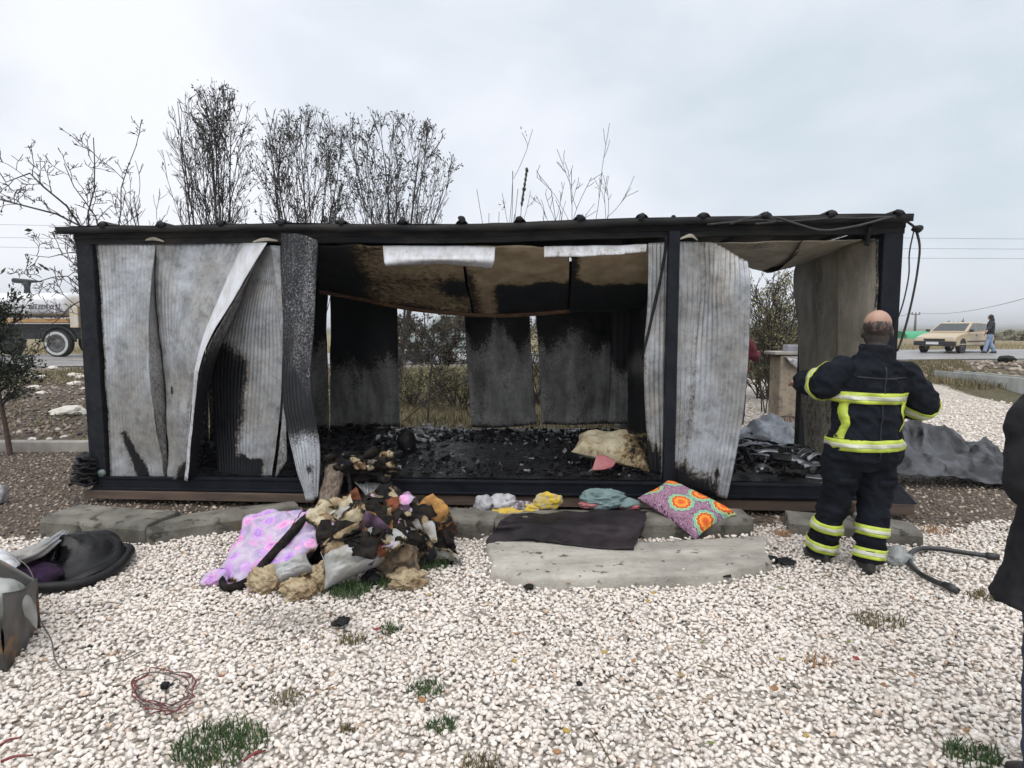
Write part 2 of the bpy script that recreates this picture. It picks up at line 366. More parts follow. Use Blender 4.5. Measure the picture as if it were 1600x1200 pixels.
def gravel_cols(n, x, y):
    b = np.array([[0.78, 0.73, 0.67], [0.81, 0.77, 0.72], [0.77, 0.69, 0.62], [0.75, 0.71, 0.67], [0.80, 0.745, 0.69]])[RNG.integers(0, 5, n)]*RNG.uniform(0.86, 1.08, (n, 1))
    q = RNG.random(n); b = np.where((q < 0.012)[:, None], np.array([0.30, 0.27, 0.25])*RNG.uniform(0.6, 1.5, (n, 1)), b); b = np.where(((q > 0.012) & (q < 0.030))[:, None], np.array([0.52, 0.40, 0.30])*RNG.uniform(0.8, 1.2, (n, 1)), b)
    d = 0.5+0.5*wav(x, y, 2.1, 8)                   # patchy dirt and ash brought in by boots and hoses
    ash = np.exp(-(((x+1.25)/0.30)**2+((y-3.36)/0.16)**2))*0.75+np.exp(-(((x+0.2)/1.4)**2+((y-4.55)/0.22)**2))*0.25
    b = b*(1-0.12*d[:, None])*(1-0.6*np.clip(ash*RNG.uniform(0.2, 1.6, n), 0, 1)[:, None]); return np.clip(b, 0.02, 0.9)
SLAB_PX = [(758, 842), (1010, 852), (1195, 842), (1200, 885), (1110, 903), (830, 912), (770, 895)]
def outside_slab(x, y):
    s = [gp(*p, 0.02) for p in SLAB_PX]; c = np.ones_like(x, bool); k = len(s)
    for i in range(k):
        a, b = s[i], s[(i+1) % k]; c &= ((b.x-a.x)*(y-a.y)-(b.y-a.y)*(x-a.x)) < 0
    return ~c
def gravel_layer(y0, y1, s, jit, keep, z0, sub, nm, lab, smin, smax, back=False):
    x, y = hexpts(-0.86*y1-0.3, 0.86*y1+0.5, y0, y1, s, jit)
    k = (np.abs(x) < 0.86*y+0.25) & (RNG.random(len(x)) < keep) & outside_slab(x, y) & (y < front_line(x)+RNG.normal(0, 0.05, len(x)))
    x, y = x[k], y[k]; n = len(x); size = RNG.uniform(smin, smax, n)*np.where(RNG.random(n) < 0.07, 1.35, 1)
    z = hgt(x, y)+z0+0.012*wav(x, y, 9.0, 5)+RNG.normal(0, 0.003, n)
    return stones(nm, np.stack([x, y, z], 1), size, gravel_cols(n, x, y), M_STONE, sub, 0.35, lab)
gravel_layer(1.95, 3.75, 0.0282, 0.44, 1.0, 0.004, 2, 'gravel', 'white rounded gravel stones covering the foreground', 0.021, 0.042)
gravel_layer(1.95, 3.75, 0.034, 0.45, 0.58, 0.017, 2, 'gravel', 'white rounded gravel stones covering the foreground', 0.020, 0.039)
gravel_layer(3.75, 5.6, 0.0300, 0.44, 1.0, 0.004, 1, 'gravel', 'white gravel stones in front of the kerb', 0.025, 0.044)
gravel_layer(3.75, 5.6, 0.036, 0.45, 0.58, 0.017, 1, 'gravel', 'white gravel stones in front of the kerb', 0.028, 0.045)
# stones kicked onto the rim of the slab
sl = [gp(*p, 0.02) for p in SLAB_PX]; Q = []
for i in range(len(sl)):
    a, b = sl[i], sl[(i+1) % len(sl)]
    for _ in range(int((b-a).length*46)): p = a.lerp(b, RNG.random()); Q.append((p.x+RNG.normal(0, .028), p.y-.012+RNG.normal(0, .012), .060+RNG.uniform(-.014, .014)))
Q = np.array(Q); stones('gravel', Q, RNG.uniform(.024, .044, len(Q)), gravel_cols(len(Q), Q[:, 0], Q[:, 1]), M_STONE, 2, .4, 'white stones kicked over the rim of the cement slab')
# drive at the right: coarse stones, thinning with distance
x, y = hexpts(3.4, 11, 6.6, 12.5, 0.062, 0.45); k = in_drive(x, y) & (np.abs(x) < 0.87*y+0.2) & (RNG.random(len(x)) < np.interp(y, [6.6, 12.5], [0.9, 0.35])); x, y = x[k], y[k]
stones('gravel', np.stack([x, y, hgt(x, y)+0.008], 1), RNG.uniform(0.04, 0.075, len(x)), gravel_cols(len(x), x, y), M_STONE, 1, 0.35, 'white gravel stones on the drive at the right')
# crumbs of char and leaf litter trodden into the stones
x = RNG.uniform(-4.2, 4.4, 900); y = 1.9+3.1*RNG.random(900)**.75; k = (np.abs(x) < .86*y) & outside_slab(x, y) & (RNG.random(900) < np.clip(.35+.5*wav(x, y, 1.9, 4), .1, 1)); x, y = x[k], y[k]
cc = np.array([[0.012, 0.011, 0.011], [0.03, 0.024, 0.02], [0.16, 0.08, 0.035], [0.10, 0.085, 0.07]])[RNG.choice(4, len(x), p=[.45, .25, .12, .18])]
stones('char_crumbs', np.stack([x, y, hgt(x, y)+.030], 1), RNG.uniform(.010, .030, len(x)), cc, M_STONE, 1, .6, 'dark crumbs of char and litter on the white gravel')
# brown stony soil round the cabin
def soil_cols(n):
    b = np.array([[0.22, 0.17, 0.13], [0.33, 0.27, 0.22], [0.13, 0.10, 0.08], [0.42, 0.36, 0.30], [0.09, 0.07, 0.06]])[RNG.choice(5, n, p=[0.3, 0.24, 0.24, 0.1, 0.12])]; return b*RNG.uniform(0.7, 1.3, (n, 1))
x, y = hexpts(-8.0, 7.2, 4.4, 8.9, 0.050, 0.48); u = (x-CL.x)*CU.x+(y-CL.y)*CU.y; dn = (x-CL.x)*CN.x+(y-CL.y)*CN.y
k = (y > front_line(x)-0.05) & (np.abs(x) < 0.88*y+0.3) & ~((u > 0.1) & (u < CW-0.05) & (dn > 0.35)) & ~in_drive(x, y) & (RNG.random(len(x)) < 0.8); x, y = x[k], y[k]
stones('soil_stones', np.stack([x, y, hgt(x, y)+0.004], 1), RNG.uniform(0.015, 0.052, len(x)), soil_cols(len(x)), M_STONE, 1, 0.5, 'brown stones and clods in the soil around the cabin')
x, y = hexpts(-13.5, -3.2, 9.2, 16.5, 0.11, 0.5); k = (np.abs(x) < 0.9*y) & (RNG.random(len(x)) < 0.7); x, y = x[k], y[k]
stones('soil_clods', np.stack([x, y, hgt(x, y)+0.01], 1), RNG.uniform(0.04, 0.13, len(x)), soil_cols(len(x))*0.8, M_STONE, 1, 0.5, 'dark soil clods on the bank left of the cabin')
x = RNG.normal(14.0, 2.6, 1500); y = RNG.normal(17.2, 1.3, 1500)
stones('soil_clods', np.stack([x, y, hgt(x, y)+0.02], 1), RNG.uniform(0.05, 0.22, len(x)), soil_cols(len(x)), M_STONE, 1, 0.5, 'rubble and clods on the heap by the channel')

# ------------------------------------------------------------------ grass
def blades(name, P, h, m, label, lean=0.5, w=0.006, parent=None, kind='stuff'):
    n = len(P); a = RNG.uniform(0, 6.283, n); b = RNG.uniform(0, 6.283, n); h = np.asarray(h)*RNG.uniform(0.6, 1.2, n); L = RNG.uniform(0.1, lean, n)*h
    dx, dy = np.cos(a)*w, np.sin(a)*w; ex, ey = np.cos(b)*L, np.sin(b)*L; P = np.asarray(P); V = np.zeros((n, 5, 3))
    V[:, 0] = P+np.stack([dx, dy, 0*dx], 1); V[:, 1] = P-np.stack([dx, dy, 0*dx], 1)
    mid = P+np.stack([ex*0.35, ey*0.35, h*0.6], 1); V[:, 2] = mid-np.stack([dx, dy, 0*dx], 1)*0.7; V[:, 3] = mid+np.stack([dx, dy, 0*dx], 1)*0.7; V[:, 4] = P+np.stack([ex, ey, h], 1)
    F = np.array([[0, 1, 2], [0, 2, 3], [3, 2, 4]]); FF = (F[None]+(np.arange(n)*5)[:, None, None]).reshape(-1, 3)
    o = mk(name, V.reshape(-1, 3), FF, m, parent); 
    if parent is None: setp(o, label, None, None, kind)
    return o
M_DRY = mat('dry_grass', (0.20, 0.165, 0.085), (0.115, 0.10, 0.048), 3.0, rough=0.8, bstr=0)
M_GREEN = mat('green_grass', (0.035, 0.075, 0.022), (0.06, 0.10, 0.03), 9.0, rough=0.7, bstr=0)
x = RNG.uniform(-5.5, 3.3, 16000); y = RNG.uniform(9.1, 18.2, 16000)
blades('meadow_grass', np.stack([x, y, hgt(x, y)-0.01], 1), np.where(y < 14, 0.14, 0.10), M_DRY, 'tall olive and straw grass behind the cabin', 0.8, 0.009)
x = RNG.uniform(-14, -5.3, 7000); y = RNG.uniform(14.3, 17.9, 7000); k = wav(x, y, 1.2, 1) > -0.25; x, y = x[k], y[k]
blades('verge_grass', np.stack([x, y, hgt(x, y)-0.01], 1), 0.13, M_DRY, 'olive grass verge between the rubble bank and road', 0.8, 0.012)
x = RNG.uniform(9.6, 14, 9000); y = RNG.uniform(13.5, 21, 9000); k = (~in_drive(x, y)) & (x < 10.6+np.maximum(0, y-14.6)*0.62+0.5); x, y = x[k], y[k]
blades('bank_weeds', np.stack([x, y, hgt(x, y)-0.01], 1), 0.16, M_DRY, 'low green weeds beside the white drive', 0.9, 0.012)
x = RNG.uniform(-30, 60, 9000); y = road_c(x)+RNG.uniform(5.3, 12, 9000)
blades('field_grass', np.stack([x, y, hgt(x, y)-0.01], 1), 0.28, mat('straw', (0.34, 0.28, 0.15), (0.22, 0.18, 0.09), 2.0, bstr=0), 'straw coloured field grass beyond the road', 0.6, 0.02)
# ================================================================== THE BURNT CABIN
M_FRAME = mat('navy_frame_paint', (0.004, 0.006, 0.011), (0.009, 0.012, 0.018), 5.0, rough=0.45, rough2=0.75, bscale=45, bstr=0.25, spec=0.25, soot=True, soot_col=(0.006, 0.006, 0.008), soot_mid=(0.02, 0.02, 0.022), lo=0.4, hi=0.7)
M_SCORCH = mat('scorched_steel', (0.005, 0.006, 0.008), (0.036, 0.032, 0.028), 3.5, rough=0.65, spec=0.25, bscale=50, bstr=0.35, stretch=(0.8, 1, 3.0), lo=0.42, hi=0.72)
M_PANEL = mat('galvanised_panel', (0.43, 0.455, 0.49), (0.22, 0.228, 0.235), 2.2, rough=0.45, rough2=0.7, metal=0.35, bscale=35, bstr=0.12, stretch=(1.2, 1.2, 1.0), blotch=0.75, sscale=42.0, speck=((0.33, 0.31, 0.275), 2.6, 0.42, 0.4), soot=True, soot_mid=(0.19, 0.17, 0.145), grain=0.5)
M_FROST = mat('ash_frosted_panel', (0.40, 0.42, 0.46), (0.27, 0.275, 0.28), 2.2, rough=0.5, rough2=0.75, metal=0.25, bscale=35, bstr=0.22, soot=True, soot_mid=(0.06, 0.06, 0.065), grain=0.9, blotch=.5, sscale=75.0)
M_PANEL_W = mat('white_coated_panel', (0.62, 0.64, 0.68), (0.42, 0.41, 0.40), 3.0, rough=0.5, metal=0.1, bscale=40, bstr=0.2, stretch=(5, 5, 1), soot=True, soot_mid=(0.24, 0.21, 0.18), lo=0.4, hi=0.75)
M_INNER = mat('smoked_inner_panel', (0.40, 0.395, 0.385), (0.185, 0.178, 0.167), 2.4, rough=0.6, metal=0.15, bscale=30, bstr=0.3, stretch=(3, 3, 0.8), soot=True, soot_mid=(0.055, 0.052, 0.046), lo=0.36, hi=0.66, grain=0.6, blotch=0.5, sscale=36.0)
M_TAN = mat('scorched_tan_sheet', (0.50, 0.41, 0.28), (0.30, 0.235, 0.15), 2.6, rough=0.7, bscale=30, bstr=0.3, stretch=(2, 2, 1), soot=True, soot_mid=(0.11, 0.075, 0.035), lo=0.35, hi=0.68, soot_col=(0.012, 0.015, 0.02))
M_RIGHTW = mat('smoke_stained_wall', (0.60, 0.55, 0.46), (0.36, 0.33, 0.265), 2.2, rough=0.6, metal=0.1, bscale=30, bstr=0.3, stretch=(2, 2, 1), soot=True, soot_mid=(0.17, 0.145, 0.10), lo=0.34, hi=0.66, blotch=0.4)
M_CHAR = mat('char', (0.003, 0.003, 0.004), (0.009, 0.009, 0.010), 14.0, rough=0.35, rough2=0.8, bscale=55, bstr=0.8, bdist=0.012, spec=0.3)
M_WOODRAW = mat('scorched_wood', (0.20, 0.105, 0.055), (0.07, 0.035, 0.022), 9.0, rough=0.75, stretch=(1, 1, 6), bscale=50, bstr=0.4)
M_BOARD = mat('old_board', (0.13, 0.088, 0.065), (0.06, 0.042, 0.033), 6.0, rough=0.8, stretch=(0.3, 3, 3), bscale=50, bstr=0.4)
M_CABLE = mat('black_cable', (0.012, 0.012, 0.013), (0.03, 0.03, 0.03), 30, rough=0.6, bstr=0.3)

cab = empty('burnt_cabin', cp(CW/2, 0, 0.14), 'burnt-out container cabin of navy frame and warped grey panels', 'cabin')
def W(u, off, z): return cp(u, off, z+u*ZTILT)
def cbox(name, u0, u1, o0, o1, z0, z1, m, bev=0.006, soot=None):
    V = [W(u, o, z) for z in (z0, z1) for o in (o0, o1) for u in (u0, u1)]
    F = [(0, 2, 3, 1), (4, 5, 7, 6), (0, 1, 5, 4), (2, 6, 7, 3), (0, 4, 6, 2), (1, 3, 7, 5)]
    o = mk(name, V, F, m, cab, soot=[soot or 0]*8)
    if bev: bevel(o, bev)
    return o
ZB0, ZB1, ZF, ZT0, ZT1, ZR = 0.135, 0.262, 0.275, 2.425, 2.545, 2.572
# floor frame: an upright web with an upper and lower lip
cbox('floor_beam', -0.02, CW+0.02, 0.0, 0.06, ZB0, ZB1, M_FRAME, 0.008)
cbox('beam_lip', -0.02, CW+0.02, -0.018, -0.002, ZB0-0.001, ZB0+0.022, M_FRAME, 0.004)
cbox('beam_lip', -0.02, CW+0.02, -0.014, -0.002, ZB1-0.022, ZB1+0.004, M_FRAME, 0.004)
cbox('floor_beam', 0.0, CW, CD-0.06, CD, ZB0, ZB1, M_FRAME)
cbox('floor_beam', 0.0, 0.06, 0.062, CD-0.062, ZB0, ZB1, M_FRAME); cbox('floor_beam', CW-0.06, CW, 0.062, CD-0.062, ZB0, ZB1, M_FRAME)
# posts
cbox('corner_post', -0.03, 0.13, -0.012, 0.14, ZB1+0.002, ZT0, M_FRAME, 0.01, 0.3); cbox('corner_post', CW-0.13, CW+0.03, -0.012, 0.14, ZB1+0.002, ZT0, M_FRAME, 0.01, 0.1)
cbox('corner_post', 0.0, 0.12, CD-0.12, CD-0.002, ZB1+0.002, ZT0, M_FRAME, 0.01, 0.5); cbox('corner_post', CW-0.12, CW, 1.62, 1.74, ZB1+0.002, ZT0, M_FRAME, 0.01, 0.4)
um = uof(1048, 560); cbox('middle_post', um-0.048, um+0.048, -0.05, 0.04, ZB1+0.006, ZT0+0.05, M_FRAME, 0.008, 0.0)
# top frame; the front rail is scorched and bowed
nu = 70; V = []; S = []
for i in range(nu):
    u = -0.04+(CW+0.08)*i/(nu-1); sag = -0.028*math.exp(-((u-3.5)/1.1)**2)+0.010*noise.noise(Vector((u*2.1, 0, 3)))
    for (o_, z_) in ((0.0, ZT0), (0.0, ZT0+0.045), (-0.012, ZT0+0.05), (-0.012, ZT1), (0.07, ZT1), (0.07, ZT0)): V.append(W(u, o_+0.006*noise.noise(Vector((u*4, z_*3, 1))), z_+sag)); S.append(0.2)
F = [(i*6+j, i*6+(j+1) % 6, (i+1)*6+(j+1) % 6, (i+1)*6+j) for i in range(nu-1) for j in range(6)]+[tuple(range(6)), tuple((nu-1)*6+j for j in range(5, -1, -1))]
mk('top_rail', V, F, M_SCORCH, cab)
cbox('top_rail', 0, CW, CD-0.07, CD, ZT0, ZT1-0.02, M_FRAME); cbox('top_rail', 0, 0.07, 0.072, CD-0.072, ZT0, ZT1-0.02, M_FRAME); cbox('top_rail', CW-0.07, CW, 0.072, CD-0.072, ZT0, ZT1-0.02, M_FRAME)
# roof: trapezoid sheet with raised ribs and a turned-down front edge
ribs = [uof(p, 352) for p in (173, 262, 355, 447, 540, 633, 724, 813, 905, 1000, 1095, 1190, 1290, 1393)]
us = [-0.13]
for r in ribs: us += [r-0.055, r-0.036, r-0.012, r+0.012, r+0.036, r+0.055, r+0.27]
us = [u for u in us if u < CW+0.03]+[CW+0.05]
offs = [-0.10, 0.15, 0.6, 1.2, 1.8, 2.4, 3.02]
def rz(u, o):
    d = min(abs(u-r) for r in ribs); h = 0.034 if d < 0.02 else (0.024 if d < 0.04 else 0.0)
    return ZR+h-0.03*math.exp(-((u-3.5)/1.0)**2)+0.012*noise.noise(Vector((u*1.7, o*0.5, 0)))-0.05*math.exp(-((u-5.6)/1.3)**2-((o-1.5)/0.9)**2)
V = [W(u, o_, rz(u, o_)) for o_ in offs for u in us]
roof = mk('roof', V, grid_faces(len(us), len(offs)), M_SCORCH, cab); solid(roof, 0.006)
V = [W(u, -0.104+dz_*0.12, ZR-0.004+(rz(u, -0.1)-ZR if dz_ == 0 else 0)*0-dz_-0.03*math.exp(-((u-3.5)/1.0)**2)+0.012*noise.noise(Vector((u*3.0, dz_*9, 2)))) for dz_ in (0.0, 0.03, 0.058) for u in np.linspace(-0.13, CW+0.05, 80)]
solid(mk('roof_edge', V, grid_faces(80, 3), M_SCORCH, roof), 0.005)
for r in ribs:                                    # rib end caps
    V, F = blob_geo(W(r+.01*nz(r, 3), -0.105, ZR+0.006), 0.030+.008*nz(r*3, 1), 0.02, 0.027+.010*nz(r*5, 2), amp=0.6, seed=r, sub=2); mk('rib_cap', V, F, M_FRAME, roof, True, soot=[0.4]*len(V))
# lifting lug
c = fp(1052, 346, -0.04); V = []; ring = [(-0.05, -0.05), (0.05, -0.05), (0.036, 0.01), (0.012, 0.052), (-0.012, 0.052), (-0.036, 0.01)]; hole = [(0.014*math.cos(a), -0.004+0.014*math.sin(a)) for a in np.linspace(-2.1, 4.18, 7)[:6]]
for d in (-0.008, 0.008):
    for a, b in ring: V.append(c+CU*a+CN*d+Vector((0, 0, b)))
    for a, b in hole: V.append(c+CU*a+CN*d+Vector((0, 0, b)))
F = []
for i in range(6):
    j = (i+1) % 6; F += [(i, j, 6+j, 6+i), (12+i, 18+i, 18+j, 12+j), (i, 12+i, 12+j, j), (6+i, 6+j, 18+j, 18+i)]
mk('lifting_lug', V, F, M_SCORCH, cab)

# ---- front panels, each a warped corrugated sheet
def FP(*pts): return [fp(*p) for p in pts]
def s_p1(s, t): return 0.55*ss(0.62, 0.9, t)*math.exp(-((s-(0.25+(t-0.75)*1.6))/0.10)**2)*2.1*(t > 0.78)+0.45*math.exp(-(s/0.06)**2)+0.12*ss(0.0, 0.03, 0.03-t)+.30*math.exp(-((s-.62)/.2)**2)*ss(.86, .97, t)+.16*nz(s*2.5, t*4, 1)
sheet('wall_panel', [FP((149, 379, .03), (158, 480, .03), (163, 560, .02), (168, 660, .02), (173, 748, .03)), FP((198, 379, .02), (196, 480, .0), (198, 560, -.02), (206, 660, -.01), (214, 748, .03)), FP((243, 380, .02), (236, 440, -.02), (231, 510, -.05), (233, 590, -.05), (244, 670, -.03), (257, 748, .03))], M_PANEL, cab, 90, 60, 0.036, 0.0036, 0.014, 2.6, ridge=.004, rscale=3.5, sootf=s_p1, seed=1)
sheet('panel_edge', [FP((242, 382, .03), (237, 440, .0), (232, 510, -.02), (234, 590, -.02), (245, 670, .0), (258, 748, .05)), FP((245, 381, .10), (243, 450, .12), (251, 540, .16), (260, 640, .14), (262, 748, .08))], M_INNER, cab, 8, 40, sootf=lambda s, t: 0.1+0.25*t, crump=0.01)
def s_p2(s, t): return 0.9*math.exp(-((s-0.28)/0.06)**2-((t-0.62)/0.018)**2)+0.95*ss(0.90, 0.97, t)*ss(0.3, 0.8, s)+0.18*ss(0.8, 1, s)*ss(0.45, 0.7, t)+0.5*math.exp(-(s/0.03)**2)*ss(0.2, 0.6, t)+.18*nz(s*2.5, t*4, 7)+.25*math.exp(-((s-.9)/.08)**2)*ss(.3, .55, t)
sheet('wall_panel', [FP((244, 380, .03), (243, 450, .07), (252, 540, .11), (261, 640, .09), (262, 748, .03)), FP((310, 380, .02), (292, 450, -.03), (281, 545, -.06), (279, 640, -.05), (275, 749, -.02)), FP((380, 380, .01), (348, 450, -.07), (311, 548, -.15), (299, 640, -.12), (288, 750, -.07))], M_PANEL, cab, 110, 60, 0.036, 0.0036, 0.016, 2.6, ridge=.005, rscale=3.2, sootf=s_p2, seed=2)
sheet('folded_lip', [FP((380, 380, .01), (348, 450, -.07), (311, 548, -.15), (299, 640, -.12), (288, 750, -.07)), FP((417, 379, -.06), (372, 455, -.12), (320, 548, -.19), (303, 640, -.15), (293, 752, -.10))], M_PANEL_W, cab, 10, 50, crump=0.008, sootf=lambda s, t: 0.05+0.22*ss(0.45, 0.6, t))
sheet('folded_lip', [FP((415, 381, -.05), (374, 458, -.11), (322, 549, -.18), (304, 640, -.14), (294, 751, -.09)), FP((408, 384, .14), (378, 470, .14), (340, 555, .10), (318, 645, .10), (306, 748, .1))], M_INNER, cab, 10, 40, crump=0.008, sootf=lambda s, t: 0.35+0.4*ss(0.35, 0.6, t))
def s_p3(s, t):
    a = 0.95*ss(0.38, 0.52, t)*math.exp(-((s-0.18)/0.24)**2)+0.55*math.exp(-((s-0.45)/0.12)**2)*ss(0.40, 0.55, t)*(1-ss(0.68, 0.86, t))
    return min(1, a+0.95*ss(0.895, 0.92, t+0.03*nz(s*5, 1))*(1-ss(0.78, 0.9, s))+0.15*nz(s*6, t*7)+0.2*ss(0.0, 0.5, 0.5-s))
sheet('wall_panel', [FP((404, 386, .12), (352, 480, .26), (333, 560, .30), (334, 650, .28), (340, 749, .16)), FP((420, 384, .05), (400, 480, .12), (392, 560, .12), (388, 650, .12), (384, 749, .10)), FP((433, 384, .03), (437, 480, .05), (441, 570, .03), (437, 650, .05), (424, 749, .09))], M_PANEL, cab, 90, 60, 0.036, 0.0036, 0.012, 2.4, sootf=s_p3, seed=3)
sheet('joint_strip', [FP((422, 383, .0), (431, 450, .0), (440, 540, -.01), (443, 600, -.01), (440, 660, .0), (430, 748, .04)), FP((438, 384, .0), (440, 450, -.01), (444, 540, -.03), (446, 600, -.03), (447, 660, -.02), (448, 720, .0))], M_PANEL, cab, 6, 40, sootf=lambda s, t: 0.1+0.3*t, crump=0.006)
def s_p4(s, t):
    k = 0.56+0.12*nz(s*3, t*6, 5)+.08*ss(.25, 0, t)
    k += 0.5*ss(0.5, 0.58, t+0.08*nz(s*3, 2)-0.12*(s-0.5))*(1-ss(0.66, 0.78, t))-0.40*ss(0.70, 0.84, t)-0.12*math.exp(-((s-0.8)/0.14)**2)*(1-ss(0.4, 0.52, t))
    return k+0.6*math.exp(-((s-0.6)/0.10)**2-((t-0.885)/0.015)**2)
sheet('hanging_panel', [FP((439, 363, -.07), (441, 480, -.08), (442, 600, -.10), (453, 690, -.17), (478, 783, -.30)), FP((470, 366, -.09), (467, 480, -.13), (464, 600, -.16), (477, 690, -.24), (488, 782, -.34)), FP((497, 376, -.07), (491, 500, -.12), (486, 600, -.16), (500, 700, -.22), (497, 776, -.31))], M_FROST, cab, 70, 80, 0.036, 0.0035, 0.014, 2.5, sootf=s_p4, seed=4)
def s_p5(s, t): return 0.08+0.9*ss(0.86, 0.93, t+0.05*nz(s*6, 1))*(1-ss(0.4, 0.75, s))+0.35*math.exp(-(s/0.12)**2)*ss(0.3, 0.45, t)+0.25*ss(0.72, 0.9, t)
sheet('wall_panel', [FP((1013, 380, .03), (1012, 470, .03), (1006, 560, .0), (1008, 640, .01), (1015, 738, .04)), FP((1042, 379, .04), (1042, 470, .04), (1042, 560, .04), (1042, 640, .04), (1042, 745, .05))], M_PANEL, cab, 40, 60, 0.04, 0.004, 0.016, 3.0, sootf=s_p5, seed=5)
def s_p6(s, t):
    k = 0.06+0.16*ss(0.1, 0.6, 0.6-s)*ss(0.2, 0.6, t)+0.75*math.exp(-((s-0.32-(0.25-t)*0.15)/0.045)**2)*0.32  # narrow line paints the shade of a diagonal crease into the soot value
    k += 0.75*ss(0.87, 0.99, t)*(1-ss(0.75, 0.9, s))+0.9*math.exp(-((s-0.76)/0.035)**2-((t-0.905)/0.018)**2)
    return k+0.10*nz(s*5, t*5, 8)+0.3*ss(0, 0.03, 0.03-t)
sheet('wall_panel', [FP((1056, 377, .01), (1056, 480, .0), (1054, 570, -.01), (1052, 660, -.01), (1050, 752, -.02)), FP((1090, 378, .0), (1095, 450, .035), (1080, 550, .0), (1080, 660, -.05), (1072, 762, -.05)), FP((1122, 382, -.05), (1122, 450, -.14), (1125, 560, -.13), (1118, 660, -.12), (1102, 770, -.10)), FP((1169, 409, -.08), (1173, 450, -.14), (1170, 550, -.16), (1160, 660, -.15), (1136, 780, -.12))], M_PANEL, cab, 100, 70, 0.041, 0.0056, 0.018, 2.6, ridge=.006, rscale=3, sootf=s_p6, seed=6)
# strips of outer sheet left hanging above the opening
sheet('panel_strip', [FP((598, 384, .0), (599, 396, -.03), (601, 412, -.06), (606, 417, .0)), FP((685, 384, .0), (685, 396, -.04), (686, 406, -.08), (688, 413, .02)), FP((774, 386, .0), (773, 396, -.03), (772, 409, -.05), (768, 420, .02))], M_PANEL_W, cab, 90, 14, 0.024, 0.003, 0.006, sootf=lambda s, t: 0.05+0.2*t, seed=7)
sheet('panel_strip', [FP((850, 385, .01), (850, 394, -.01), (850, 402, -.02)), FP((930, 384, .01), (930, 392, -.01), (930, 400, -.03)), FP((1011, 382, .01), (1010, 388, -.01), (1009, 394, -.02))], M_PANEL_W, cab, 80, 8, 0.024, 0.003, 0.010, 6.0, sootf=lambda s, t: 0.12+0.2*t, seed=8)
for pts in (((227, 374), (243, 371), (256, 376)), ((395, 377), (415, 372), (434, 375)), ((1060, 373), (1078, 366), (1090, 374))):   # curled paint blisters on the rail
    P = [fp(a, b, -0.016) for a, b in pts]; sheet('paint_curl', [[P[0], P[0]-Vector((0, 0, .012))], [P[1]-CN*.03, P[1]-CN*.02-Vector((0, 0, .03))], [P[2], P[2]-Vector((0, 0, .012))]], M_RIGHTW, cab, 10, 4, sootf=lambda s, t: 0.15)

# ---- inside: sagging ceiling sheets
def s_c1(s, t): return min(1, 0.42+0.45*ss(0.45, 0.1, s)*1.0+0.35*(1-ss(0.12, 0.42, s))-0.22*math.exp(-((t-0.30)/0.16)**2)*ss(0.3, 0.6, s)-0.16*math.exp(-((t-0.78)/0.12)**2)*ss(0.3, 0.7, s)+0.5*math.exp(-((s-0.93)/0.08)**2-((t-0.62)/0.16)**2)+0.12*nz(s*5, t*4)+0.25*ss(0.93, 1, t))
sheet('ceiling_sheet', [FP((470, 383, .08), (482, 420, .7), (500, 452, 1.5)), FP((560, 384, .08), (570, 425, .7), (585, 470, 1.5)), FP((640, 384, .08), (645, 430, .7), (655, 482, 1.5)), FP((722, 384, .08), (726, 435, .7), (738, 490, 1.5))], M_TAN, cab, 60, 36, 0, 0, 0.035, 2.2, sootf=s_c1, seed=9)
def s_c2(s, t): return min(1, 0.06+0.95*ss(0.46, 0.60, t+0.10*nz(s*3, 3)+0.10*(s-0.5))*ss(0.16, 0.36, s)+0.6*math.exp(-(s/0.10)**2)*ss(0.2, 0.5, t)+0.08*nz(s*6, t*5)-0.0)
sheet('ceiling_sheet', [FP((726, 384, .09), (730, 435, .7), (742, 491, 1.5)), FP((770, 384, .09), (775, 438, .75), (785, 492, 1.5)), FP((830, 384, .09), (832, 438, .75), (838, 489, 1.5)), FP((890, 384, .09), (889, 436, .7), (886, 486, 1.5))], M_TAN, cab, 60, 36, 0, 0, 0.03, 2.6, sootf=s_c2, seed=10)
def s_c3(s, t): return min(1, 0.08+1.0*ss(0.40, 0.56, t+0.07*nz(s*5, 4))+0.7*math.exp(-(s/0.08)**2)+0.08*nz(s*7, t*5))
sheet('ceiling_sheet', [FP((893, 386, .10), (893, 436, .7), (890, 487, 1.5)), FP((955, 386, .10), (955, 440, .7), (960, 487, 1.6)), FP((1040, 384, .10), (1040, 440, .7), (1036, 480, 1.6))], M_TAN, cab, 60, 36, 0.03, 0.003, 0.012, 2.6, sootf=s_c3, seed=11)
# what is left of the ceiling behind the sag, and the ceiling of the left end
sheet('ceiling_sheet', [FP((500, 452, 1.5), (470, 440, 2.2), (470, 420, 2.86)), FP((655, 482, 1.5), (650, 455, 2.2), (650, 418, 2.86)), FP((785, 492, 1.5), (785, 455, 2.2), (785, 416, 2.86)), FP((886, 486, 1.5), (880, 452, 2.2), (880, 416, 2.86)), FP((1036, 480, 1.6), (1000, 450, 2.2), (1000, 416, 2.86))], M_TAN, cab, 50, 14, crump=0.03, sootf=lambda s, t: 0.9, seed=12)
V = [W(u, o_, 2.41-0.10*math.sin(o_/CD*math.pi)) for o_ in np.linspace(0.08, CD-0.05, 8) for u in np.linspace(0.07, uof(470, 383, .08), 8)]
solid(mk('ceiling_sheet', V, grid_faces(8, 8), M_INNER, cab, soot=[0.85]*64), 0.004)
tube('ceiling_lath', FP((500, 456, 1.46), (560, 467, 1.46), (650, 484, 1.46), (760, 493, 1.46), (830, 491, 1.46), (890, 486, 1.46)), 0.022, M_WOODRAW, cab, 5, 24, False)
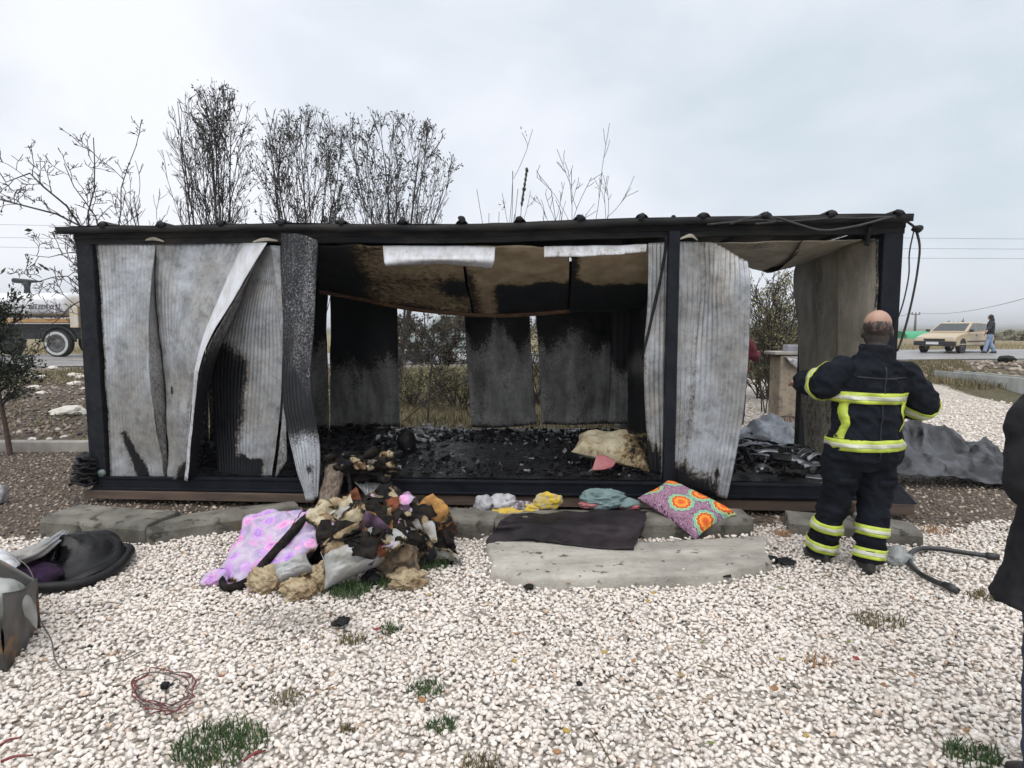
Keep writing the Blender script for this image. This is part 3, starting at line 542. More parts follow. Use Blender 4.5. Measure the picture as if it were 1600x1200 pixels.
tube('hanging_batten', FP((754, 420, .75), (761, 455, 1.0), (769, 489, 1.3)), 0.018, mat('pale_batten', (0.36, 0.24, 0.16), (0.24, 0.13, 0.08), 8, bstr=0.3), cab, 4, 8, False)
# ceiling of the right room, torn and folded down
sheet('ceiling_sheet', [FP((1098, 381, .06), (1112, 392, .5), (1128, 404, .9)), FP((1180, 378, .06), (1184, 398, .6), (1180, 421, 1.2)), FP((1253, 376, .06), (1238, 402, .7), (1204, 423, 1.3))], M_RIGHTW, cab, 40, 24, crump=0.012, sootf=lambda s, t: 0.06+0.10*nz(s*4, t*3)+0.3*math.exp(-((s-0.5)/.4)**2-((t-.1)/.15)**2), seed=13)
sheet('ceiling_sheet', [FP((1253, 376, .06), (1240, 402, .7), (1203, 427, 1.3)), FP((1300, 375, .06), (1292, 391, .6), (1262, 409, 1.1)), FP((1347, 374, .06), (1345, 376, .3), (1340, 377, .5))], M_RIGHTW, cab, 40, 24, crump=0.008, sootf=lambda s, t: 0.05+0.08*nz(s*4, t*3)+0.2*ss(.8, 1, t), seed=14)
sheet('torn_lip', [FP((1254, 374, .05), (1243, 396, .65), (1222, 414, 1.0), (1181, 420, 1.25)), FP((1249, 382, .05), (1234, 406, .65), (1212, 424, 1.1), (1199, 427, 1.28))], M_INNER, cab, 6, 24, sootf=lambda s, t: 0.9, crump=0.008)
# ---- cross walls
def EP(u, *pts): return [ep(a, b, u) for a, b in pts]
ur = CW-0.14
def s_rw(s, t): return 0.04+0.5*math.exp(-(s/0.05)**2)*(1-ss(.3, .5, t))+0.30*ss(0.40, 0.78, t)+0.20*math.exp(-((s-.55)/.10)**2)*(1-ss(.2, .6, t))+0.12*nz(s*4, t*3, 2)+.3*ss(.93, 1, s)
sheet('end_wall_panel', [EP(ur, (1247, 404), (1240, 440), (1247, 520), (1251, 600), (1259, 712)), EP(ur, (1275, 396), (1276, 440), (1276, 520), (1278, 600), (1282, 722)), EP(ur, (1318, 384), (1318, 440), (1318, 520), (1317, 600), (1316, 736))], M_RIGHTW, cab, 60, 60, 0.035, 0.004, 0.012, 2.5, sootf=s_rw, seed=15)
sheet('end_wall_panel', [EP(ur-.015, (1308, 386), (1308, 440), (1308, 520), (1307, 600), (1307, 734)), EP(ur, (1345, 377), (1345, 440), (1343, 520), (1341, 600), (1338, 744)), EP(ur, (1372, 374), (1372, 440), (1368, 520), (1365, 600), (1361, 752))], M_RIGHTW, cab, 50, 60, 0.035, 0.004, 0.010, 2.5, sootf=lambda s, t: 0.02+.32*ss(.35, .8, t)+.15*nz(s*4, t*3, 4)+.55*ss(.88, 1, s), seed=16)
def cwall(name, u0, u1, o0, o1, m, sf, z0=None, z1=None, seed=0, n=40):
    z0 = ZF if z0 is None else z0; z1 = ZT0-0.01 if z1 is None else z1
    return sheet(name, [[W(u0, o0, z1), W(u0, o0, (z0+z1)/2), W(u0, o0, z0)], [W((u0+u1)/2, (o0+o1)/2, z1), W((u0+u1)/2, (o0+o1)/2+0.02, (z0+z1)/2), W((u0+u1)/2, (o0+o1)/2, z0)], [W(u1, o1, z1), W(u1, o1, (z0+z1)/2), W(u1, o1, z0)]], m, cab, n, n, 0.035, 0.003, 0.02, 2.0, sootf=sf, seed=seed)
for k in range(3): cwall('end_wall_panel', 0.05, 0.05, 0.15+k*0.88, 0.15+k*0.88+0.86, M_INNER, lambda s, t: 0.75-0.3*t+0.2*nz(s*3, t*3), seed=20+k, n=24)
up = uof(1046, 560)+0.0
def s_pt(s, t): return min(1, 0.66+0.25*(1-ss(0.2, .5, t))-0.42*math.exp(-((s-.30)/.14)**2)*ss(.25, .5, t)-0.36*math.exp(-((s-.75)/.25)**2)*math.exp(-((t-.50)/.10)**2)+0.4*ss(.62, .8, t)*ss(.5, .8, s)+.2*nz(s*5, t*5, 6))
sheet('partition_panel', [EP(up, (948, 480), (948, 560), (946, 660)), EP(up, (975, 470), (975, 565), (974, 672)), EP(up, (1012, 459), (1012, 570), (1012, 690)), EP(up, (1036, 452), (1036, 575), (1036, 735))], M_INNER, cab, 60, 50, 0.035, 0.004, 0.02, 2.4, sootf=s_pt, seed=24)
# ---- back wall, panels parted by the heat
def BP(*pts): return [fp(a, b, c) for a, b, c in pts]
def s_bk(k, lv=0.5):
    def f(s, t): return min(1, max(0, 0.98-0.80*ss(lv-0.10, lv+0.16, t+0.16*nz(s*3, k, 1)+0.05*nz(s*12, t*9, k))+0.16*nz(s*4, t*4, k)+0.35*ss(.965, 1, t)+0.10*math.exp(-((s-.5)/.5)**2)*0))
    return f
B = CD-0.03
sheet('back_wall_panel', [BP((372, 425, B), (372, 540, B), (372, 668, B)), BP((470, 425, B), (470, 540, B), (470, 668, B))], M_INNER, cab, 50, 40, 0.035, 0.004, 0.02, sootf=s_bk(1), seed=30)
sheet('back_wall_panel', [BP((474, 425, B), (474, 540, B), (474, 668, B)), BP((513, 425, B), (510, 500, B), (512, 560, B), (515, 668, B))], M_INNER, cab, 30, 40, 0.035, 0.004, 0.02, sootf=s_bk(2, .42), seed=31)
sheet('back_wall_panel', [BP((514, 425, B), (517, 500, B), (516, 560, B), (516, 668, B)), BP((570, 425, B), (570, 540, B-.08), (570, 668, B)), BP((620, 425, B), (622, 540, B-.05), (625, 667, B-.02))], M_INNER, cab, 60, 50, 0.035, 0.004, 0.03, 2.0, sootf=s_bk(3, .52), seed=32)
sheet('back_wall_panel', [BP((722, 425, B), (728, 540, B-.06), (737, 667, B-.1)), BP((776, 425, B), (780, 540, B-.12), (788, 668, B-.05)), BP((824, 425, B), (830, 540, B-.02), (838, 663, B-.1))], M_INNER, cab, 60, 50, 0.035, 0.004, 0.045, 2.2, sootf=s_bk(4, .36), seed=33)
sheet('back_wall_panel', [BP((829, 425, B), (841, 540, B-.02), (846, 663, B-.08)), BP((896, 425, B), (896, 540, B-.12), (896, 664, B-.14)), BP((954, 425, B-.02), (954, 540, B-.02), (952, 662, B-.02))], M_INNER, cab, 60, 50, 0.035, 0.004, 0.045, 2.2, sootf=s_bk(5, .40), seed=34)
sheet('back_wall_panel', [BP((950, 425, B), (950, 540, B), (950, 662, B)), BP((1100, 425, B), (1095, 540, B), (1090, 662, B))], M_INNER, cab, 50, 40, 0.035, 0.004, 0.02, sootf=s_bk(6), seed=35)

# ---- floor: boards under wet ash
M_FLOOR = mat('wet_char_floor', (0.003, 0.0035, 0.005), (0.010, 0.011, 0.013), 6.0, rough=0.10, rough2=0.5, bscale=26, bstr=1.0, bdist=0.03, spec=0.6)
nu, nv = 120, 50; V = []
for j in range(nv):
    for i in range(nu):
        u = 0.06+(CW-0.12)*i/(nu-1); o_ = 0.06+(CD-0.12)*j/(nv-1); e_ = min(1, j/3.0)
        V.append(W(u, o_, ZF-0.005+e_*(0.03*max(0, nz(u*2.2, o_*2.2))+0.022*abs(nz(u*7, o_*7, 3))+0.05*math.exp(-((u-3.6)/.8)**2-((o_-1.2)/.5)**2))))
mk('floor', V, grid_faces(nu, nv), M_FLOOR, cab, True)
def chunks(name, n, gen, smin, smax, m, parent=None, label=None, seed=0):
    P = []; rr = random.Random(seed)
    for i in range(n):
        p = gen(rr); s = rr.uniform(smin, smax)*(1.8 if rr.random() < .1 else 1)
        ax = Vector((rr.gauss(0, 1), rr.gauss(0, 1), rr.gauss(0, .35))).normalized(); ay = ax.orthogonal().normalized(); az = ax.cross(ay)
        V, F = box_geo(p, s*rr.uniform(.8, 2.2), s*rr.uniform(.5, 1), s*rr.uniform(.25, .7), ax, ay, az); V = [v+Vector((rr.gauss(0, s*.12), rr.gauss(0, s*.12), rr.gauss(0, s*.12))) for v in V]; P.append((V, F))
    V, F = join_geo(P); o = mk(name, V, F, m, parent); o['kind'] = 'stuff'
    if parent is None: setp(o, label)
    return o
def in_room(u0, u1, o0, o1, zr=0.05):
    return lambda r: W(r.uniform(u0, u1), r.uniform(o0, o1), ZF+0.012+abs(r.gauss(0, zr)))
u1, u2 = uof(500), uof(1015)
chunks('ash_debris', 1500, in_room(u1, u2, 0.10, 2.7, 0.014), 0.010, 0.034, M_CHAR, cab, seed=1)
chunks('ash_debris', 160, in_room(u1, u2, 0.10, 2.4, 0.03), 0.010, 0.03, mat('grey_ash_flakes', (0.22, 0.22, 0.23), (0.08, 0.08, 0.085), 20, rough=0.4), cab, seed=2)
chunks('ash_debris', 350, in_room(0.2, u1, 0.35, 2.7, 0.03), 0.02, 0.06, M_CHAR, cab, seed=3)
chunks('ash_debris', 70, lambda r: W(uof(r.gauss(655, 26), 680, 1.9), 2.2+r.uniform(-.5, .6), ZF+.03+abs(r.gauss(0, .03))), 0.015, 0.05, mat('white_ash_glints', (0.62, 0.62, 0.63), (0.3, 0.3, 0.31), 14, rough=0.3), cab, seed=9)  # bright ash flakes whose white stands in for wet glints on the floor
# pale flue tube stub and melted trim at the left foot
tube('pipe_end', [W(0.10, -0.035, 0.30), W(0.10, -0.012, 0.30)], 0.034, mat('dull_plastic', (0.16, 0.20, 0.19), None, 20), cab, 14)
# charred strap down the narrow panel and the cables on the roof and at the right corner
tube('charred_cable', FP((1041, 370, -.07), (1039, 395, -.03), (1031, 440, -.02), (1022, 480, -.02), (1013, 520, -.03), (1007, 545, -.04), (1004, 562, -.03)), [0.010, 0.014, 0.012, 0.016, 0.012, 0.013, 0.006], M_CHAR, cab, 6, 40)
for pts, r in ((((1140, 350, -.1), (1165, 342, -.1), (1190, 338, -.1), (1216, 341, -.1), (1245, 350, -.12), (1285, 360, -.14), (1335, 354, -.14), (1395, 339, -.1), (1412, 343, -.06), (1432, 357, -.05)), 0.011), (((1105, 351, -.1), (1180, 344, -.1), (1230, 346, -.1), (1300, 341, -.1), (1345, 341, -.1), (1392, 340, -.1), (1420, 348, -.05), (1434, 360, -.05)), 0.010), (((1150, 346, -.1), (1172, 341, -.09), (1200, 340, -.1), (1212, 346, -.1), (1180, 350, -.1)), 0.010)):
    tube('roof_cable', FP(*pts), r, M_CABLE, cab, 6, 60)
tube('hanging_cable', FP((1431, 357, -.05), (1437, 385, -.05), (1434, 420, -.05), (1428, 455, -.05), (1419, 495, -.04), (1409, 530, -.03), (1402, 549, -.02)), [0.012, 0.009, 0.009, 0.009, 0.009, 0.010, 0.008], M_CABLE, cab, 6, 40)
tube('hanging_cable', FP((1428, 360, -.05), (1421, 395, -.05), (1420, 430, -.05), (1412, 470, -.05), (1402, 500, -.04), (1396, 512, .0)), 0.006, M_CABLE, cab, 6, 40)
tube('hanging_cable', FP((1361, 350, -.03), (1357, 368, -.03), (1354, 384, -.02)), 0.018, M_SCORCH, cab, 6, 8)
c = fp(1434, 358, -.05); V, F = blob_geo(c, .04, .035, .03, amp=.5, seed=4); mk('melted_junction', V, F, M_CHAR, cab, True)
# bent flashing at the right foot, on its timber
w0 = [fp(1378, 742, -.02), fp(1396, 745, -.03), fp(1434, 788, -.10), fp(1380, 790, -.10)]; w1 = [p+CN*0.25 for p in w0]
o = mk('bent_flashing', w0+w1, [(0, 1, 2, 3), (4, 7, 6, 5), (0, 4, 5, 1), (1, 5, 6, 2), (2, 6, 7, 3), (3, 7, 4, 0)], M_FRAME, cab, soot=[0]*8); bevel(o, .006)
# timbers the frame rests on
def timber(u0, u1, o0, o1, z0, z1, lab):
    V = [cp(u, o_, z+0.004*nz(u*2, z*9)) for z in (z0, z1) for o_ in (o0, o1) for u in (u0, u1)]
    o = mk('support_timber', V, [(0, 2, 3, 1), (4, 5, 7, 6), (0, 1, 5, 4), (2, 6, 7, 3), (0, 4, 6, 2), (1, 3, 7, 5)], M_BOARD); bevel(o, .006); setp(o, lab, 'timber')
timber(-0.08, 2.15, -0.04, 0.10, 0.055, 0.132, 'long brown timber under the left end of the cabin')
timber(2.3, 6.9, 0.02, 0.14, 0.04, 0.132, 'long brown timber under the middle of the cabin')
timber(6.95, CW+0.2, -0.10, 0.06, 0.06, 0.158, 'short brown timber under the right corner of the cabin')
# ================================================================== KERB STONES AND SLAB
M_CONC = mat('old_concrete', (0.20, 0.188, 0.162), (0.075, 0.070, 0.058), 4.0, rough=0.85, bscale=34, bstr=1.0, bdist=.012, speck=((0.045, 0.045, 0.035), 9.0, 0.57), detail=8)
M_SLAB = mat('pale_cement_slab', (0.43, 0.405, 0.36), (0.27, 0.255, 0.225), 3.0, blotch=.35, rough=0.85, bscale=30, bstr=.9, bdist=.012, speck=((0.09, 0.08, 0.065), 11.0, 0.62), stretch=(0.5, 1.8, 1), detail=8)
def kerb(pxl, pyl, pxr, pyr, h, depth, label, seed, m=M_CONC, h2=None):
    a, b = gp(pxl, pyl, 0.0), gp(pxr, pyr, 0.0); d = (b-a).normalized(); n = Vector((-d.y, d.x, 0)); L = (b-a).length
    bm = bmesh.new(); nx = max(4, int(L/0.07)); V = []
    prof = [(0, -0.05), (0, h*0.35), (0.0, h*0.75), (0.012, h-0.02), (0.035, h), (depth*0.5, h+0.005), (depth-0.03, h), (depth, h-0.03), (depth, -0.05)]
    for i in range(nx+1):
        t = i/nx; hh = (h2/h if h2 else 1)*t+(1-t)
        for o_, z_ in prof:
            p = a+d*(L*t+(0.012*nz(o_*9, z_*9, seed+3) if i in (0, nx) else 0))+n*(o_+0.014*nz(t*L*3, z_*7, seed))
            p.z = z_*(hh if z_ > 0 else 1)+0.012*nz(t*L*2.5, o_*6, seed+9); V.append(p)
    k = len(prof); F = [(i*k+j, (i+1)*k+j, (i+1)*k+j+1, i*k+j+1) for i in range(nx) for j in range(k-1)]+[tuple(range(k)), tuple(nx*k+j for j in range(k-1, -1, -1))]
    bm.free(); o = mk('kerb_stone', V, F, m, None, False); bevel(o, .008, 1, 50); setp(o, label, 'kerb stone', 'kerb stones in front of the cabin'); return o
kerb(62, 838, 226, 852, 0.155, 0.40, 'leftmost weathered kerb stone beside the black tub', 1)
kerb(229, 852, 470, 818, 0.125, 0.34, 'long kerb stone left of the purple duvet', 2)
kerb(640, 838, 772, 846, 0.17, 0.30, 'kerb stone between the bedding pile and the black mat', 3)
kerb(774, 846, 998, 845, 0.165, 0.30, 'kerb stone beneath the black mat', 4)
kerb(1001, 845, 1178, 845, 0.17, 0.32, 'kerb stone under the patterned cushion', 5)
kerb(1232, 836, 1340, 846, 0.13, 0.28, 'rough kerb stone behind the firefighter\'s legs', 6)
kerb(1343, 848, 1442, 858, 0.165, 0.32, 'broken kerb stone right of the firefighter\'s boots', 7, h2=0.12)
P = [gp(*p, 0.055) for p in SLAB_PX]; c = sum(P, Vector())/len(P); ring = []
for i in range(len(P)):
    for t in np.linspace(0, 1, 8)[:-1]: p = P[i].lerp(P[(i+1) % len(P)], t); p = p+(p-c).normalized()*0.025*nz(p.x*5, p.y*5); ring.append(p)
k = len(ring); V = []
for s_, z_ in ((1.03, -0.03), (1.015, 0.045), (1.0, 0.072), (0.985, 0.082), (0.8, 0.086), (0.4, 0.088)):
    for p in ring: q = c+(p-c)*s_; q.z = z_+0.010*nz(q.x*3, q.y*6, 2)+.005*nz(q.x*11, q.y*11, 5); V.append(q)
V.append(Vector((c.x, c.y, 0.088))); F = [(r*k+i, r*k+(i+1) % k, (r+1)*k+(i+1) % k, (r+1)*k+i) for r in range(5) for i in range(k)]+[(5*k+i, 5*k+(i+1) % k, 6*k) for i in range(k)]
setp(mk('cement_slab', V, F, M_SLAB, None, True), 'flat pale cement slab lying before the kerb', 'slab')

# ================================================================== BEDDING AND CLOTHES
def fabric(name, c1, c2, scale=12, rough=0.9, soot=False, **kw):
    kw.setdefault('blotch', .35)
    return mat(name, c1, c2, scale, rough=rough, bscale=28, bstr=0.6, bdist=0.012, soot=soot, spec=0.15, **kw)
M_BURNT = fabric('burnt_cloth', (0.005, 0.005, 0.005), (0.022, 0.018, 0.015), 18)
M_FOAM = fabric('scorched_foam', (0.48, 0.40, 0.27), (0.20, 0.14, 0.08), 9, soot=True, soot_mid=(0.15, 0.08, 0.03))
M_CREAM = fabric('cream_quilt', (0.50, 0.45, 0.33), (0.33, 0.28, 0.18), 7, soot=True, soot_mid=(0.22, 0.15, 0.07))
M_GREYF = fabric('sooty_pillow_ticking', (0.46, 0.47, 0.48), (0.27, 0.265, 0.24), 9, blotch=.4, soot=True, soot_mid=(0.26, 0.20, 0.10))
def floral_mat():
    m, nt, P = new_mat('lilac_floral_cotton'); v = coords(nt); nd = N(nt, 'ShaderNodeTexNoise', Scale=14.0, Detail=2.0); lk(nt, v, nd.inputs['Vector'])
    dv = N(nt, 'ShaderNodeVectorMath'); dv.operation = 'MULTIPLY_ADD'; lk(nt, nd.outputs['Color'], dv.inputs[0]); dv.inputs[1].default_value = (0.05,)*3; lk(nt, v, dv.inputs[2])
    vo = N(nt, 'ShaderNodeTexVoronoi', Scale=9.0); lk(nt, dv.outputs[0], vo.inputs['Vector']); vo2 = N(nt, 'ShaderNodeTexVoronoi', Scale=27.0); lk(nt, dv.outputs[0], vo2.inputs['Vector'])
    base = ramp(nt, noise_t(nt, v, 5.0, 3), [(0.35, (0.36, 0.29, 0.46)), (0.5, (0.50, 0.43, 0.53)), (0.68, (0.28, 0.22, 0.45))])
    petals = ramp(nt, vo.outputs['Distance'], [(0.0, (0.12, 0.04, 0.30)), (0.10, (0.30, 0.14, 0.52)), (0.14, (0.60, 0.44, 0.66)), (0.20, (0.40, 0.18, 0.52)), (0.30, (0.66, 0.40, 0.60))]); hue = ramp(nt, vo.outputs['Color'], [(0.45, (0.30, 0.18, 0.60)), (0.55, (0.72, 0.26, 0.50))])
    c = mixc(nt, ramp(nt, vo.outputs['Distance'], [(0.40, (1.0,)*3), (0.50, (0, 0, 0))]), base, mixc(nt, 0.42, petals, hue)); c = mixc(nt, ramp(nt, vo2.outputs['Distance'], [(0.2, (0.2,)*3), (0.32, (0, 0, 0))]), c, (0.74, 0.66, 0.80))
    s = mth(nt, 'ADD', attr(nt, 'soot'), mth(nt, 'MULTIPLY', mth(nt, 'SUBTRACT', noise_t(nt, v, 18.0, 5, .7), 0.5), 0.8)); c = mixc(nt, ramp(nt, s, [(0.3, (0, 0, 0)), (0.5, (1, 1, 1))]), c, (0.20, 0.13, 0.09)); c = mixc(nt, ramp(nt, s, [(0.45, (0, 0, 0)), (0.6, (1, 1, 1))]), c, (0.012, 0.011, 0.012))
    lk(nt, c, P.inputs['Base Color']); P.inputs['Roughness'].default_value = 0.85; P.inputs['Specular IOR Level'].default_value = 0.2; lk(nt, bump(nt, noise_t(nt, v, 16.0, 4), 0.5, 0.015), P.inputs['Normal']); return m
def mandala_mat():
    m, nt, P = new_mat('mandala_print'); v = attr(nt, 'pat', 'Vector'); vo = N(nt, 'ShaderNodeTexVoronoi', Scale=3.6, Randomness=0.35); vo.voronoi_dimensions = '2D'; lk(nt, v, vo.inputs['Vector'])
    sub = N(nt, 'ShaderNodeVectorMath'); sub.operation = 'SUBTRACT'; lk(nt, v, sub.inputs[0]); lk(nt, vo.outputs['Position'], sub.inputs[1]); sx = N(nt, 'ShaderNodeSeparateXYZ'); lk(nt, sub.outputs[0], sx.inputs[0])
    ang = mth(nt, 'ARCTAN2', sx.outputs['Y'], sx.outputs['X']); pet = mth(nt, 'MULTIPLY', mth(nt, 'ABSOLUTE', mth(nt, 'SINE', mth(nt, 'MULTIPLY', ang, 6.0))), 0.05); d = mth(nt, 'SUBTRACT', vo.outputs['Distance'], pet)
    rings = ramp(nt, d, [(0.0, (0.62, 0.10, 0.03)), (0.06, (0.75, 0.20, 0.03)), (0.11, (0.80, 0.38, 0.06)), (0.15, (0.66, 0.09, 0.03)), (0.215, (0.03, 0.03, 0.03)), (0.235, (0.55, 0.50, 0.16)), (0.27, (0.16, 0.38, 0.30)), (0.335, (0.36, 0.50, 0.36)), (0.355, (0.02, 0.02, 0.03))], 'CONSTANT')
    wv = N(nt, 'ShaderNodeTexNoise', Scale=20.0, Detail=0.5, Distortion=3.5); lk(nt, v, wv.inputs['Vector']); sw = mth(nt, 'SINE', mth(nt, 'MULTIPLY', wv.outputs['Fac'], 48.0))
    bg = ramp(nt, sw, [(0.0, (0.05, 0.02, 0.05)), (0.22, (0.36, 0.09, 0.24)), (0.6, (0.50, 0.20, 0.36)), (0.85, (0.56, 0.44, 0.50))]); c = mixc(nt, ramp(nt, d, [(0.37, (0, 0, 0)), (0.375, (1, 1, 1))]), rings, bg)
    s = mth(nt, 'ADD', attr(nt, 'soot'), mth(nt, 'MULTIPLY', mth(nt, 'SUBTRACT', noise_t(nt, v, 9.0, 5, .7), 0.5), 0.7)); c = mixc(nt, ramp(nt, s, [(0.4, (0, 0, 0)), (0.7, (0.93,)*3)]), c, (0.03, 0.03, 0.03))
    lk(nt, c, P.inputs['Base Color']); P.inputs['Roughness'].default_value = 0.85; P.inputs['Specular IOR Level'].default_value = 0.2; lk(nt, bump(nt, noise_t(nt, v, 9.0, 4), 0.5, 0.02), P.inputs['Normal']); return m
M_FLORAL = floral_mat(); M_MANDALA = mandala_mat()
def pillow(name, cor, thick, m, parent=None, n=34, seed=0, sootf=None, wr=0.012, **kw):
    """stuffed cushion through four corners TL, TR, BR, BL"""
    cor = [Vector(c) for c in cor]; nn = (cor[1]-cor[0]).cross(cor[3]-cor[0]).normalized(); V = []; A = []; S = []
    lx = (cor[1]-cor[0]).length; ly = (cor[3]-cor[0]).length
    for side in (1, -1):
        for j in range(n):
            for i in range(n):
                s, t = i/(n-1), j/(n-1); a, b = 2*s-1, 2*t-1; pin = 1-0.10*(1-a*a)*b*b; pin2 = 1-0.10*(1-b*b)*a*a
                s2, t2 = 0.5+a*pin2/2, 0.5+b*pin/2; p = (cor[0].lerp(cor[1], s2)).lerp(cor[3].lerp(cor[2], s2), t2)
                h = thick*((1-a**4)*(1-b**4))**0.55*(0.55 if side < 0 else 1); e = (1-a**8)*(1-b**8)
                w = wr*noise.noise(Vector((s*4+seed, t*4, seed)))+wr*0.7*(0.4-abs(noise.noise(Vector((s*7, t*7, seed+4)))))
                V.append(p-nn*(side*(h+w*e))); A.append((s*lx, t*ly, 0.3+seed, 1)); S.append(sootf(s, t) if sootf else 0)
    f = grid_faces(n, n); F = np.vstack([f, f[:, ::-1]+n*n]); return mk(name, V, F, m, parent, True, soot=S, attrs={'pat': A}, **kw)
def heap(name, px, py, Y, wpx, hpx, ry, m, parent=None, amp=0.3, seed=1, rot=0, sub=4, soot=0.0, sc=4, tilt=(0, 0)):
    if Y is None or Y < 4.8: Y = min(Y or 99, gp(px, py+hpx*.42, 0.0).y+ry*0.35)
    c = at(px, py, Y); k = Y/FPX; V, F = blob_geo(c, wpx/2*k, ry, hpx/2*k, rot, amp, sc, sub, seed, None, tilt); lo = 0.0
    for v in V: v.z = max(v.z, 0.012+0.004*nz(v.x*20, v.y*20))
    S = [soot+0.5*nz(v.x*6, v.y*6, seed+v.z*6) for v in V]; return mk(name, V, F, m, parent, True, soot=S)

Z_t = Vector((0, 0, 1)); Y_t = Vector((0, 1, 0)); rg2 = random.Random(31)
# purple floral duvet in two folds with a burnt seam
dv = empty('duvet', gp(420, 880, 0), 'lilac floral duvet with a burnt seam, sprawled on the gravel', 'duvet')
sheet('duvet_cover', [[gp(402, 800, .24), gp(384, 815, .22), gp(362, 850, .14), gp(348, 880, .08), gp(336, 908, .025)], [gp(440, 796, .31), gp(418, 822, .27), gp(390, 860, .17), gp(372, 890, .09), gp(352, 912, .02)], [gp(480, 798, .31), gp(455, 830, .25), gp(415, 872, .15), gp(390, 900, .07), gp(366, 922, .02)]], M_FLORAL, dv, 50, 60, crump=0.04, cscale=4, ridge=0.035, rscale=5, sootf=lambda s, t: 0.9*ss(.88, 1, s)+.6*ss(.88, .95, t)*(s > .2)*(1-ss(.95, 1, t)), thick=.02, seed=1)
sheet('duvet_cover', [[gp(470, 800, .32), gp(455, 828, .27), gp(425, 868, .15), gp(396, 902, .06), gp(378, 925, .02)], [gp(492, 800, .34), gp(484, 832, .29), gp(458, 866, .19), (gp(424, 896, .10)), gp(392, 926, .02)], [gp(505, 806, .32), gp(500, 845, .24), gp(478, 878, .13), gp(446, 902, .06), gp(408, 928, .02)]], M_FLORAL, dv, 50, 60, crump=0.04, cscale=4, ridge=0.035, rscale=5, sootf=lambda s, t: .8*ss(.1, 0, s)+.75*ss(.72, 1, s)*ss(.35, .55, t)+.4*ss(.9, 1, t), thick=.02, seed=2)
tube('burnt_seam', [gp(490, 797, .33), gp(455, 834, .27), gp(415, 878, .14), gp(388, 908, .06), gp(352, 918, .03), gp(346, 890, .07)], [.02, .035, .03, .03, .025, .015], M_BURNT, dv, 7, 40)
heap('duvet_end', 338, 905, 4.28, 40, 24, .07, M_FLORAL, dv, .5, 3, soot=.15)
# sooty pillow
o = pillow('pillow', [gp(500, 862, .26), gp(594, 836, .30), gp(606, 880, .10), gp(506, 922, .06)], .16, M_GREYF, None, 36, 5, lambda s, t: 0.16+.25*nz(s*5, t*5, 2)+.4*math.exp(-((s-.6)/.16)**2-((t-.08)/.14)**2)+.25*ss(.6, 1, s)*ss(.3, .7, t), .03); setp(o, 'grey stained pillow at the front of the burnt bedding pile', 'pillow')
o = pillow('pillow', [gp(425, 888, .13), gp(478, 866, .20), gp(496, 892, .10), gp(432, 915, .05)], .07, M_GREYF, None, 26, 9, lambda s, t: .1, .03); setp(o, 'small whitish pillow tucked under the lilac duvet', 'pillow')
for i, (px, py, w, h, Y, lab, st) in enumerate([(420, 908, 60, 42, 4.28, 'ragged beige foam lump beside the duvet corner', .05), (470, 902, 62, 34, 4.36, 'browned foam lump lying against the grey pillow', .15), (468, 922, 52, 30, 4.22, 'lowest brown foam lump in front of the pillows', .2), (505, 905, 34, 44, 4.3, 'yellowish foam block at the end of the grey pillow', .08), (636, 906, 52, 30, 4.33, 'pale yellow foam lump right of the charred bundle', .1), (545, 795, 52, 34, 4.85, 'yellow foam strip on the top of the pile', .1)]):
    setp(heap('foam_lump', px, py, Y, w, h, .09, M_FOAM, None, .65, 11+i, soot=st, sc=8, sub=5), lab, 'foam')
# charred heart of the pile
b = heap('burnt_bedding', 572, 842, 4.72, 196, 88, .26, M_BURNT, None, .45, 21, sub=5, sc=5); setp(b, 'black charred mass of bedding in the middle of the pile', 'bedding')
b = heap('burnt_bedding', 660, 832, 4.72, 90, 62, .17, fabric('burnt_brown_cloth', (0.012, 0.009, 0.009), (0.05, 0.025, 0.018), 16), None, .55, 22, sub=5, sc=6); setp(b, 'dark brown charred cloth heap at the right of the pile', 'bedding')
b = heap('burnt_bedding', 675, 862, 4.55, 70, 36, .12, M_BURNT, None, .6, 23, sc=6); setp(b, 'low black burnt rags right of the charred bundle', 'bedding')
q = sheet('quilt', [[gp(540, 806, .36), gp(546, 818, .34), gp(552, 828, .30)], [gp(570, 800, .40), gp(580, 820, .36), gp(586, 842, .30)], [gp(600, 815, .36), gp(605, 832, .33), gp(604, 852, .28)], [gp(626, 838, .30), gp(624, 845, .28), gp(620, 852, .26)]], M_CREAM, None, 50, 30, crump=.03, cscale=6, ridge=.015, rscale=8, sootf=lambda s, t: .15+.35*ss(.8, 1, t)+.3*ss(.85, 1, s)+.3*nz(s*9, t*5, 3), thick=.03, seed=4); setp(q, 'cream quilt strip lying across the burnt bedding', 'quilt')
q = sheet('quilt', [[gp(572, 786, .40), gp(575, 795, .38), gp(578, 806, .36)], [gp(610, 780, .42), gp(612, 795, .39), gp(612, 808, .36)], [gp(640, 792, .38), gp(640, 800, .36), gp(640, 808, .34)]], M_CREAM, None, 40, 20, crump=.05, cscale=8, ridge=.02, rscale=9, sootf=lambda s, t: .3+.4*nz(s*8, t*5, 5), thick=.03, seed=5); setp(q, 'yellowed quilt scrap near the cabin sill', 'quilt')
q = sheet('quilt', [[gp(512, 848, .30), gp(515, 856, .28), gp(520, 866, .24)], [gp(560, 838, .34), gp(565, 842, .33), gp(570, 850, .30)], [gp(612, 836, .32), gp(614, 842, .30), gp(616, 848, .28)]], M_CREAM, None, 40, 14, crump=.02, cscale=8, sootf=lambda s, t: .25*ss(.5, 0, t)+.45*math.exp(-((s-.62)/.12)**2), thick=.02, seed=6); setp(q, 'thin cream hem folded over the grey pillow', 'quilt')
